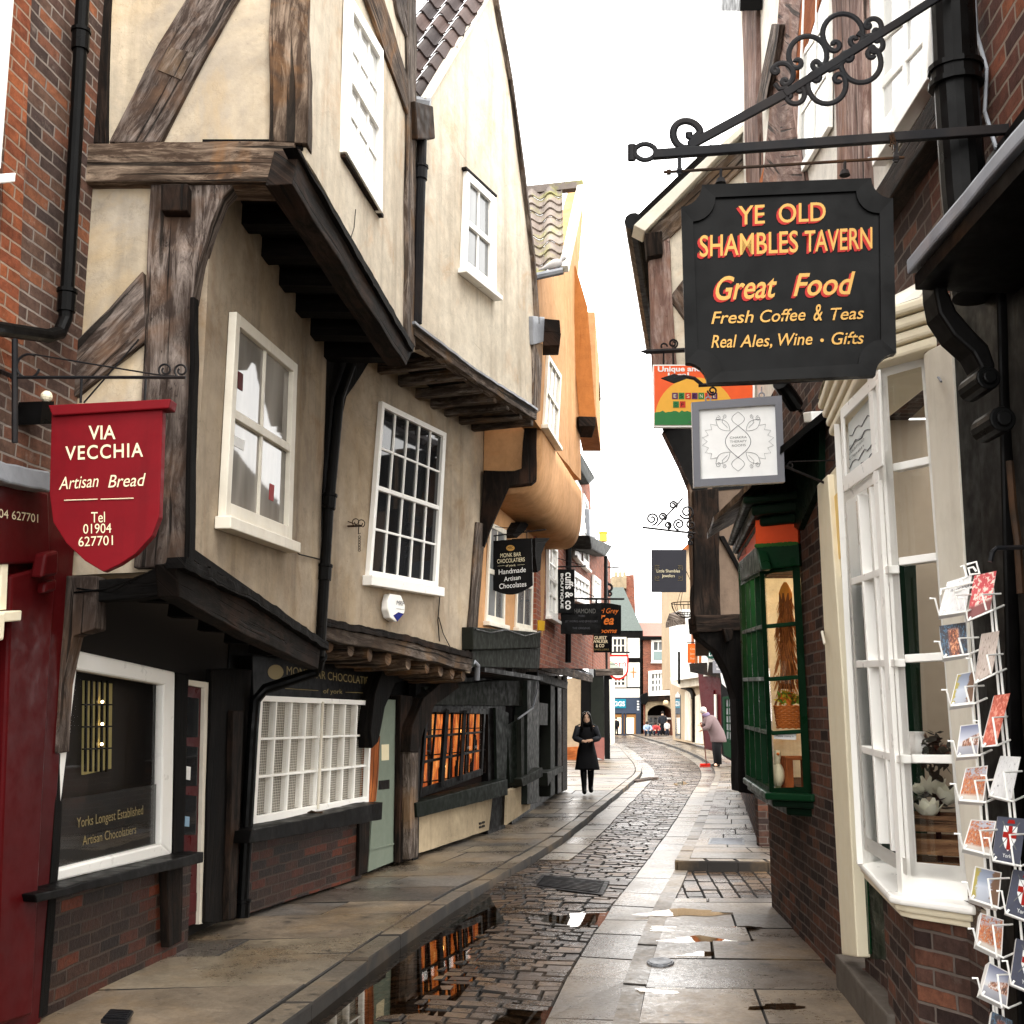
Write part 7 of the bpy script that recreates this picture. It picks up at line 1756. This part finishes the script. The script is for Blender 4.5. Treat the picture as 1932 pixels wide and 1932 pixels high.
def card(quad, kind, label, thick=.03, pocket=True):
    """a pack of cards leaning in its wire pocket; quad = TL,TR,BR,BL outline of the front card"""
    TLq, TRq, BRq, BLq = [W(x, y, d) for (x, y), d in zip(quad, (.0, -.01, .05, .06))]
    tt = thing('postcard', label, 'postcard', tuple(BLq), 'postcards in the white wire rack')
    m = MB(); m.quad(BLq, BRq, TRq, TLq, [(0, 0), (1, 0), (1, 1), (0, 1)]); m.build('picture', CM[kind], tt)
    nb = (TRq - TLq).cross(BLq - TLq).normalized()
    if nb.dot(EYEV - TLq) > 0: nb = -nb
    m = MB(); fr = [BLq + nb * .001, BRq + nb * .001, TRq + nb * .001, TLq + nb * .001]; m.solid(fr, [p + nb * thick + (TRq - TLq) * .06 for p in fr]); m.build('pack', stack, tt)
    if kind == 'navy':
        P4 = lambda u, v, e=-.0015: TLq.lerp(TRq, u).lerp(BLq.lerp(BRq, u), 1 - v) + nb * e
        m = MB(); sh_ = [(.26, .80), (.74, .80), (.74, .50), (.62, .32), (.5, .24), (.38, .32), (.26, .50)]; m.poly([P4(*q) for q in sh_]); s0 = m.build('shield', M['whitelet'], tt)
        m = MB(); m.poly([P4(u, v, -.003) for u, v in ((.43, .80), (.57, .80), (.57, .27), (.43, .27))]); m.poly([P4(u, v, -.0026) for u, v in ((.26, .66), (.74, .66), (.74, .53), (.26, .53))]); m.build('red_cross', M['redlet'], tt)
        m = MB(); m.poly([P4(u, v, -.002) for u, v in ((.4, .94), (.6, .94), (.64, .86), (.36, .86))]); m.build('cap_emblem', M['redlet'], tt)
        m = MB()
        for (u0, v0, u1, v1) in ((.2, .9, .8, .3), (.8, .9, .2, .3)): m.tube([P4(u0, v0, -.001), P4(u1, v1, -.001)], .0016, 4)
        m.build('crossed_swords', M['greylet'], tt)
        cu = bpy.data.curves.new('txt', 'FONT'); cu.body = 'York'; to = bpy.data.objects.new('txt', cu); COL.objects.link(to); dg = bpy.context.evaluated_depsgraph_get(); dg.update(); me = bpy.data.meshes.new_from_object(to.evaluated_get(dg)); bpy.data.objects.remove(to)
        for v in me.vertices: v.co = P4(.34 + v.co.x * .15, .10 + v.co.y * .12, -.002) - OFF[tt.name]
        me.materials.clear(); me.materials.append(M['whitelet']); o = bpy.data.objects.new('lettering', me); COL.objects.link(o); o.parent = tt
    if kind == 'white' and quad[0][1] < 1130:
        mP = Plane((TLq.x, TLq.y), (TRq.x, TRq.y)); lettering('Postcards', mP, (quad[0][0] + 6, quad[0][1] + 24), (quad[1][0] - 5, quad[1][1] + 22), 9, M['darklet'], tt, d=.02, shear=.2); lettering('3 for', mP, (quad[0][0] + 22, quad[0][1] + 40), (quad[0][0] + 40, quad[0][1] + 38), 9, M['darklet'], tt, d=.032)
    return tt
# left column then right column, top to bottom
LFT = [((1787, 1098), (1834, 1084), (1822, 1151), (1770, 1160), 'white', 'white handwritten price postcard, top of the left column of the rack'),
       ((1772, 1181), (1822, 1174), (1826, 1232), (1778, 1240), 'glass', 'dark stained glass postcard second from the top of the rack'),
       ((1806, 1272), (1842, 1265), (1836, 1325), (1792, 1331), 'view', 'pale misty view postcard with yellow left edge, in the upper half of the rack'),
       ((1812, 1369), (1850, 1364), (1845, 1423), (1804, 1427), 'sky', 'postcard of a white inn under blue sky beside the orange card'),
       ((1822, 1449), (1864, 1444), (1856, 1512), (1808, 1509), 'street', 'orange street scene postcard left of the white drawing card'),
       ((1832, 1546), (1880, 1549), (1868, 1612), (1816, 1600), 'street', 'reddish street scene postcard left of the topmost navy card'),
       ((1840, 1634), (1890, 1646), (1884, 1712), (1830, 1695), 'view', 'grey cloudy view postcard just above the height of the bay sill'),
       ((1850, 1722), (1894, 1736), (1890, 1805), (1842, 1782), 'street', 'orange timbered street postcard just below the bay sill'),
       ((1866, 1815), (1906, 1836), (1900, 1900), (1850, 1876), 'sky', 'sky and inn postcard near the foot of the rack')]
RGT = [((1838, 1086), (1880, 1077), (1868, 1150), (1824, 1170), 'red', 'red postcard with pale figure, top of the right column'),
       ((1852, 1196), (1886, 1190), (1872, 1270), (1838, 1288), 'brown', 'brownish drawing postcard below the red one in the right column'),
       ((1876, 1312), (1906, 1308), (1880, 1404), (1852, 1408), 'orange', 'tall orange red postcard pack leaning in the right column'),
       ((1888, 1426), (1926, 1428), (1908, 1510), (1866, 1500), 'white', 'white postcard with small ink drawing in the right column'),
       ((1882, 1540), (1936, 1545), (1924, 1632), (1872, 1622), 'navy', 'navy shield postcard, uppermost of the three navy cards'),
       ((1912, 1640), (1965, 1650), (1956, 1744), (1896, 1722), 'navy', 'navy shield postcard in the middle of the three navy cards'),
       ((1918, 1770), (1972, 1790), (1964, 1880), (1906, 1856), 'navy', 'navy shield postcard, lowest of the three navy cards')]
for a in LFT: card(a[:4], a[4], a[5])
for a in RGT: card(a[:4], a[4], a[5], .022)
card([(1872, 1908), (1910, 1926), (1905, 1990), (1862, 1975)], 'glass', 'dark blue postcard cut by the bottom edge of the view', .02)
for a in LFT + RGT:
    (x0, y0), (x1, y1), (x2, y2), (x3, y3) = a[:4]
    my = (y0 + y3) / 2 - 4
    m = MB()
    m.tube([W(x3 - 16, my + 4, .10), W(x3 - 6, my + 4, .10), W(x3 + 2, y3 + 1, .085), W(x2 + 3, y2 + 2, .07), W(x2 + 26, y2 - 8, -.03)], .0034, 6)
    xm = (x3 + x2) / 2 + 3
    m.tube([W(x2 + 20, my - 4, .0), W(xm + 4, my - 2, .09), W(xm + 12, y2 + 1, .075)], .0034, 6)
    m.tube([W(x3 + 4, y3, .085), W(x3 + 8, y3 - 6, .085)], .0034, 6)
    m.build('pocket', wr, t)

# ================================================================ PEOPLE
def skin(name, joints, edges, mat, parent=None, sub=2, root=0, wob=None):
    me = bpy.data.meshes.new(name); off = OFF.get(parent.name, Vector()) if parent else Vector()
    me.from_pydata([Vector(j[:3]) - off for j in joints], edges, [])
    o = bpy.data.objects.new(name, me); COL.objects.link(o)
    if parent: o.parent = parent; OFF[o.name] = off
    md = o.modifiers.new('skin', 'SKIN'); md.use_smooth_shade = True; md.branch_smoothing = .6
    for i, j in enumerate(joints):
        sv_ = me.skin_vertices[0].data[i]; sv_.radius = (j[3], j[4] if len(j) > 4 else j[3]); sv_.use_root = (i == root)
    s_ = o.modifiers.new('sub', 'SUBSURF'); s_.levels = sub; s_.render_levels = sub
    me.materials.append(mat); return o

def ring(c, rx, ry, n=18, rot=0, tilt=None):
    out = []
    for k in range(n):
        a = 2 * math.pi * k / n; v = Vector((rx * math.cos(a), ry * math.sin(a), 0)); v.rotate(Matrix.Rotation(rot, 3, 'Z'))
        if tilt: v.rotate(tilt)
        out.append(Vector(c) + v)
    return out

def face(t, head, hc, fw, up, rt, s=1.0, hair=None, lip='8a4a42'):
    """eyes, brows, nose, mouth, ears on a head centred at hc looking along fw"""
    dark = flat('eye_dark', '1a1210', .3)
    for sx in (-1, 1):
        m = MB(); p = hc + fw * .088 * s + rt * sx * .032 * s + up * .005 * s; m.ball(p, .013 * s, .008 * s, .008 * s, 8, 6); m.build('eye', dark, head)
        m = MB(); m.tube([p + up * .02 * s - rt * .015 * s, p + up * .025 * s + fw * .004, p + up * .02 * s + rt * .015 * s], .003 * s, 4); m.build('eyebrow', dark, head)
        m = MB(); m.ball(hc + rt * sx * .078 * s - up * .005 * s, .01 * s, .02 * s, .028 * s, 8, 6); m.build('ear', M['skin'], head)
    m = MB(); m.rings([[hc + fw * f * s + up * u * s + (rt * math.cos(a * 1.05) + up * math.sin(a * 1.05) * .7) * r_ * s for a in range(6)] for f, u, r_ in ((.08, -.028, .018), (.108, -.03, .012), (.112, -.028, .004))]); m.build('nose', M['skin'], head, smooth=True)
    m = MB(); m.rings([[hc + fw * f * s - up * .062 * s + (rt * math.cos(a * .785) * 2.2 + up * math.sin(a * .785)) * r_ * s for a in range(8)] for f, r_ in ((.075, .009), (.092, .007), (.094, .002))]); m.build('mouth', flat('lips', lip, .5), head)

def hand(joints, edges, base, wrist, d, n, side, L=.17, curl=.6):
    """palm, four bent unequal fingers and a thumb appended to a body skeleton"""
    d = d.normalized(); n = n.normalized(); s = d.cross(n).normalized() * side
    def add(p, r_, prev): joints.append((p.x, p.y, p.z, r_)); edges.append((prev, len(joints) - 1)); return len(joints) - 1
    palm = add(wrist + d * L * .3, .026, base)
    for k, (o, ln_) in enumerate(((-.03, .40), (-.01, .47), (.01, .44), (.028, .34))):
        a = wrist + d * L * .48 + s * o; i = add(a, .0105, palm); b = a + d * ln_ * L * .5 + n * curl * .012; i = add(b, .0095, i); c = b + (d * .6 + n * curl).normalized() * ln_ * L * .5; add(c, .0085, i)
    a = wrist + d * L * .2 - s * .03; i = add(a, .013, palm); b = a + (d * .6 - s * .8).normalized() * .03; i = add(b, .012, i); add(b + (d * .9 + n * .3).normalized() * .035, .009, i)

# ---- walking woman
fx = atZ(1108, 1496, .12); X, Y0 = fx.x, fx.y; Z0 = .122
t = thing('person', 'person with long dark hair, black coat and tall boots walking with folded arms', 'person', (X, Y0, Z0))
V = lambda x, y, z: Vector((X + x, Y0 - y, Z0 + z))   # y towards the viewer
k_ = .94
J = [(0, 0, .86), (0, .0, .98), (0, .01, 1.15), (0, .0, 1.30), (0, .0, 1.385), (0, .015, 1.44), (0, .02, 1.52),
     (-.085, 0, .82), (-.075, .10, .46), (-.07, .16, .07), (-.07, .26, .03),
     (.085, 0, .82), (.08, -.02, .45), (.08, -.12, .09), (.085, -.02, .03),
     (-.165, 0, 1.31), (-.23, .03, 1.09), (-.10, .19, 1.03), (.165, 0, 1.31), (.23, .03, 1.09), (.10, .21, 1.05)]
rad = [.13, .115, .125, .115, .05, .05, .088, .088, .056, .042, .034, .088, .056, .042, .034, .058, .045, .034, .058, .045, .034]
jj = [(*V(a[0] * k_, a[1] * k_, a[2] * k_), r_ * k_, ) for a, r_ in zip(J, rad)]
ed = [(0, 1), (1, 2), (2, 3), (3, 4), (4, 5), (5, 6), (0, 7), (7, 8), (8, 9), (9, 10), (0, 11), (11, 12), (12, 13), (13, 14), (3, 15), (15, 16), (16, 17), (3, 18), (18, 19), (19, 20)]
hand(jj, ed, 17, V(-.10 * k_, .19 * k_, 1.03 * k_), Vector((.9, -.15, .12)), Vector((0, .4, -1)), 1, .16); hand(jj, ed, 20, V(.10 * k_, .21 * k_, 1.05 * k_), Vector((-.95, -.1, .02)), Vector((0, .4, -1)), -1, .16)
body = skin('body', jj, ed, M['skin'], t)
coat = flat('black_wool_coat', '0d0d10', .8); gy = flat('charcoal_sleeve', '2a2b30', .8)
m = MB(); P3 = [(1.36, .075, .06, 0), (1.33, .155, .085, 0), (1.25, .185, .115, .0), (1.12, .165, .12, .01), (.98, .155, .115, .0), (.85, .185, .135, .0), (.68, .215, .16, .0), (.50, .25, .185, .01), (.46, .25, .185, .01)]
m.rings([[p + Vector((.012 * math.sin(i * 2.1 + kk * .9) * (z < .9), .012 * math.cos(i * 1.7 + kk * 2.2) * (z < .9), 0)) for i, p in enumerate(ring(V(0, y_, z * k_), rx * k_, ry * k_, 20))] for kk, (z, rx, ry, y_) in enumerate(P3)])
m.build('coat', coat, t, smooth=True)
for s_, hx_, hy_, hz_ in ((-1, -.10, .19, 1.03), (1, .10, .21, 1.05)):
    A = V(s_ * .165 * k_, 0, 1.32 * k_); B = V(s_ * .245 * k_, .03, 1.09 * k_); C = V(hx_ * k_, hy_ * k_, hz_ * k_)
    m = MB(); m.tube([A, A.lerp(B, .5), B, B.lerp(C, .15), B.lerp(C, .6), C], [.066, .062, .058, .057, .052, .047], 12); m.build('sleeve', gy, t, smooth=True)
    m = MB(); a = A + Vector((0, 0, .05)); m.bar(a - Vector((.03, 0, 0)) * s_ + Vector((0, 0, 0)), a + Vector((.03 * s_, -.02, -.03)), .05, .012); m.build('epaulette', gy, t)
scarf = MB(); scarf.rings([ring(V(0, .02, z * k_), r_ * k_, r_ * k_ * .95, 14) for z, r_ in ((1.34, .10), (1.37, .115), (1.41, .105), (1.435, .075))]); scarf.build('scarf', flat('black_scarf', '08080a', .9), t, smooth=True)
for s_, kn, an, toe in ((-1, (-.076, .09, .47), (-.07, .16, .08), (-.072, .285, .03)), (1, (.08, -.02, .46), (.08, -.12, .10), (.085, .01, .03))):
    Kk, A, T = V(*[c * k_ for c in kn]), V(*[c * k_ for c in an]), V(*[c * k_ for c in toe])
    m = MB(); m.tube([V(s_ * .08, 0, .62), Kk], [.075, .062], 12); m.build('legging', flat('black_leggings', '0a0a0c', .8), t, smooth=True)
    m = MB(); m.tube([Kk + Vector((0, 0, .0)), Kk.lerp(A, .3), Kk.lerp(A, .75), A, A + Vector((0, -.04, -.035)), A.lerp(T, .6) + Vector((0, 0, -.02)), T], [.066, .064, .05, .047, .048, .042, .026], 12); m.build('boot', M['black'], t, smooth=True)
    m = MB(); m.tube([A + Vector((0, .02, -.02)), Vector((A.x, A.y + .025, Z0 + .001))], [.03, .018], 8); m.build('boot_heel', M['black'], t)
hc = V(0, .03, 1.50 * k_); fw, up, rt = Vector((0, -1, 0)), Vector((0, 0, 1)), Vector((1, 0, 0))
m = MB(); m.rings([ring(hc + Vector((0, y_, z)), rx, ry, 14) for z, rx, ry, y_ in ((-.115, .03, .035, -.045), (-.10, .045, .055, -.03), (-.06, .062, .08, -.01), (0, .072, .09, 0), (.05, .07, .088, .005), (.09, .052, .065, .01), (.11, .02, .03, .01))]); hd = m.build('head', M['skin'], body, smooth=True)
def facebits(parent, hc, fw, up, rt, s=.9): face(t, parent, hc, fw, up, rt, s)
facebits(t, hc, fw, up, rt)
m = MB(); m.rings([[p + (Vector((0, .03, 0)) if p.y < hc.y - .02 and z < .075 else Vector()) for p in ring(hc + Vector((0, .042, z)), rx, ry, 16)] for z, rx, ry in ((-.26, .05, .03), (-.22, .098, .05), (-.1, .098, .055), (0, .092, .065), (.06, .086, .085), (.10, .066, .08), (.125, .03, .04))]); hr = m.build('hair', flat('dark_hair', '120d0b', .45), t, smooth=True)
for s_ in (-1, 1):
    m = MB(); m.tube([hc + Vector((s_ * .01, -.07, .095)), hc + Vector((s_ * .06, -.075, .05)), hc + Vector((s_ * .082, -.05, -.03)), hc + Vector((s_ * .095, -.055, -.14)), hc + Vector((s_ * .09, -.07, -.24))], [.012, .018, .018, .026, .016], 10); m.build('hair_lock', flat('dark_hair_lock', '120d0b', .45), t, smooth=True)

# ---- bent person sweeping
fp_ = atZ(1352, 1446, .102); Xs, Ys, Zs = fp_.x, fp_.y, .102
ks = 1.02
t = thing('person', 'person with white hair in a mauve padded coat and black trousers bending to sweep', 'person', (Xs, Ys, Zs))
S_ = lambda x, y, z: Vector((Xs + x * ks, Ys - y * ks, Zs + z * ks))   # figure seen from behind its right side, leaning to the left
J = [(.02, 0, .92), (-.05, .02, 1.08), (-.14, .04, 1.25), (-.20, .05, 1.36), (-.25, .07, 1.44), (-.30, .09, 1.52), (-.34, .10, 1.58),
     (.03, .10, .88), (.0, .12, .48), (.03, .12, .08), (-.10, .16, .03), (.03, -.10, .88), (.01, -.08, .48), (.04, -.1, .08), (-.09, -.06, .03),
     (-.18, .22, 1.33), (-.26, .27, 1.10), (-.38, .20, 1.05), (-.18, -.12, 1.33), (-.30, -.14, 1.12), (-.40, -.02, 1.20)]
rad = [.16, .15, .16, .13, .06, .058, .09, .1, .07, .05, .04, .1, .07, .05, .04, .07, .055, .038, .07, .055, .038]
jj = [(*S_(*a), r_ * ks) for a, r_ in zip(J, rad)]
hand(jj, ed2 := list(ed[:20]), 17, S_(-.38, .20, 1.05), Vector((-.6, .5, -.5)), Vector((-.5, .5, .2)), 1, .17, .9); hand(jj, ed2, 20, S_(-.40, -.02, 1.20), Vector((-.6, -.5, -.4)), Vector((-.4, -.5, .3)), -1, .17, .9)
body = skin('body', jj, ed2, M['skin'], t)
mv = flat('mauve_padded_coat', '7a6868', .85)
m = MB(); P3 = [(-.24, .06, 1.42, .09, .1), (-.20, .05, 1.38, .16, .17), (-.15, .045, 1.30, .19, .22), (-.09, .03, 1.18, .20, .25), (-.02, .01, 1.04, .205, .26), (.04, 0, .92, .215, .265), (.07, 0, .80, .225, .27), (.08, 0, .70, .225, .27), (.08, 0, .68, .21, .25)]
tl = Matrix.Rotation(R(-22), 3, 'Y')
m.rings([ring(S_(x_, y_, z), rx * ks, ry * ks, 20, 0, tl if z > .85 else None) for x_, y_, z, rx, ry in P3]); m.build('coat', mv, t, smooth=True)
for sh_, el_, wr_ in (((-.18, .22, 1.33), (-.27, .28, 1.10), (-.38, .20, 1.05)), ((-.18, -.12, 1.33), (-.31, -.15, 1.12), (-.40, -.02, 1.20))):
    A, B, C = S_(*sh_), S_(*el_), S_(*wr_); m = MB(); m.tube([A + Vector((0, 0, .03)), A.lerp(B, .5), B, B.lerp(C, .5), C], [.095, .09, .078, .068, .058], 12); m.build('sleeve', mv, t, smooth=True)
for s_ in (.1, -.09):
    m = MB(); m.tube([S_(.04, s_, .86), S_(.02, s_ * 1.1, .48), S_(.04, s_ * 1.1, .06)], [.145, .115, .095], 14); m.build('trouser_leg', flat('black_trousers', '0c0c0e', .85), t, smooth=True)
    m = MB(); m.tube([S_(.06, s_, .05), S_(-.04, s_ + .02, .05), S_(-.13, s_ + .03, .03)], [.05, .05, .03], 10); m.build('shoe', M['black'], t, smooth=True)
hc = S_(-.345, .10, 1.565); fw = Vector((-.75, .1, -.55)).normalized(); up = Vector((-.5, 0, .85)).normalized(); rt = up.cross(fw).normalized(); up = fw.cross(rt).normalized()
face(t, t, hc, fw, up, rt)
m = MB(); m.ball(hc - fw * .012 + up * .018, .098, .098, .1, 14, 10); m.build('hair', flat('white_hair', 'd8d2cc', .8), t, smooth=True, rough=(.012, 14, .05))
m = MB(); m.rings([ring(S_(-.24 - q * .06, .075, 1.42 + q * .08), .095 + .015 * math.sin(q * 3), .1, 14, 0, tl) for q in (0, .35, .7, 1.0)]); m.build('scarf', flat('lilac_scarf', '8a7a94', .9), t, smooth=True)
# broom held by the sweeper
hA, hB = S_(-.41, -.03, 1.16), S_(-.39, .21, 1.02); dr = (hA - hB)
bt_ = atZ(1330, 1446, .0); bb = Vector((bt_.x, bt_.y - .3, .07))
t = thing('broom', 'red headed broom with a long thin handle held by the sweeping person', 'broom', tuple(bb))
m = MB(); m.tube([bb, hB, hA + Vector((-.0, 0, .0)), hA + (hA - bb).normalized() * .12], .014, 8); m.build('handle', paint('red_brown_handle', '7a3020', .5, .2), t)
m = MB(); m.box(bb + Vector((0, 0, .0)), .2, .04, .03, R(5)); m.build('head_block', paint('red_plastic', 'c8281c', .4, .1), t, bevel=.008)
m = MB()
for i in range(90): m.tube([bb + Vector((-.19 + .38 * (i % 30) / 29, -.03 + .03 * (i // 30), -.02)), bb + Vector((-.21 + .42 * (i % 30) / 29, -.05 + .05 * (i // 30), -.085))], .006, 3, caps=False)
m.build('bristles', flat('red_bristles', 'd03a28', .7), t)

# ---- far figures at the end of the street
def far_person(label, px, py, Y, hgt, coatc, legc, pose='stand', hairc='2a221e'):
    b = atY(px, py, Y); b.z = .0; kf = hgt / 1.72
    tt = thing('person', label, 'person', tuple(b)); F = lambda x, y, z: b + Vector((x, y, z)) * kf
    if pose == 'stand':
        J = [(0, 0, .95), (0, 0, 1.2), (0, 0, 1.42), (0, 0, 1.52), (0, 0, 1.64), (-.1, 0, .9), (-.1, -.03, .48), (-.11, 0, .06), (-.12, -.14, .03), (.1, 0, .9), (.1, .03, .48), (.11, .02, .06), (.12, -.12, .03), (-.2, 0, 1.4), (-.26, 0, 1.12), (-.24, -.06, .88), (.2, 0, 1.4), (.26, 0, 1.12), (.24, -.06, .88)]
    else:
        J = [(0, .1, .38), (-.02, .0, .62), (-.04, -.12, .82), (-.04, -.18, .90), (-.04, -.22, 1.0), (-.12, .05, .36), (-.16, -.3, .45), (-.15, -.15, .06), (-.16, -.3, .03), (.12, .05, .36), (.16, -.3, .45), (.15, -.15, .06), (.16, -.3, .03), (-.2, -.1, .80), (-.26, -.28, .60), (-.16, -.45, .52), (.18, -.1, .80), (.26, -.28, .60), (.16, -.45, .52)]
    rr_ = [.15, .14, .14, .055, .095, .09, .065, .045, .04, .09, .065, .045, .04, .07, .055, .04, .07, .055, .04]
    E_ = [(0, 1), (1, 2), (2, 3), (3, 4), (0, 5), (5, 6), (6, 7), (7, 8), (0, 9), (9, 10), (10, 11), (11, 12), (2, 13), (13, 14), (14, 15), (2, 16), (16, 17), (17, 18)]
    q = [(*F(*a), r_ * kf) for a, r_ in zip(J, rr_)]
    for idx, sd in ((15, 1), (18, -1)):
        wv = F(*J[idx]); dv = wv - F(*J[idx - 1]); hand(q, E_, idx, wv, dv, Vector((0, -1, 0)), sd, .17)
    skin('body', q, E_, M['skin'], tt)
    cm = flat('far_coat', coatc, .85); lm = flat('far_trousers', legc, .85)
    m = MB(); tp = [F(*J[i]) for i in (2, 1, 0)]; m.tube([tp[0] + Vector((0, 0, .06)) * kf, tp[0], tp[1], tp[2], tp[2] - Vector((0, 0, .12)) * kf], [.12 * kf, .2 * kf, .2 * kf, .2 * kf, .19 * kf], 12); m.build('jacket', cm, tt, smooth=True)
    for a in (13, 16): m = MB(); m.tube([F(*J[a]), F(*J[a + 1]), F(*J[a + 2])], [.085 * kf, .075 * kf, .055 * kf], 10); m.build('sleeve', cm, tt, smooth=True)
    for a in (5, 9): m = MB(); m.tube([F(*J[a]), F(*J[a + 1]), F(*J[a + 2])], [.11 * kf, .085 * kf, .065 * kf], 10); m.build('trouser_leg', lm, tt, smooth=True)
    m = MB(); m.ball(F(*J[4]) + Vector((0, .02, .02)), .105 * kf, .11 * kf, .12 * kf); m.build('hair', flat('far_hair', hairc, .7), tt, smooth=True)
    return tt
far_person('person in a dark jacket standing before the stone archway', 1251, 1392, 84, 1.78, '2b2d33', '1c1d22')
far_person('person in a pale blue jacket crouching before the stone archway', 1222, 1393, 80, 1.7, '9fb6d0', '1e2430', 'crouch')
far_person('person with a red top crouching beside the pale blue jacket', 1238, 1392, 82, 1.6, 'c04a4a', '232a3a', 'crouch')
far_person('small child in white beside the person in the dark jacket', 1259, 1392, 81, 1.15, 'd8d4d0', '2a2d38')
far_person('person in dark clothes standing near the grey-blue shopfront', 1163, 1391, 84, 1.35, '17181c', '121216')
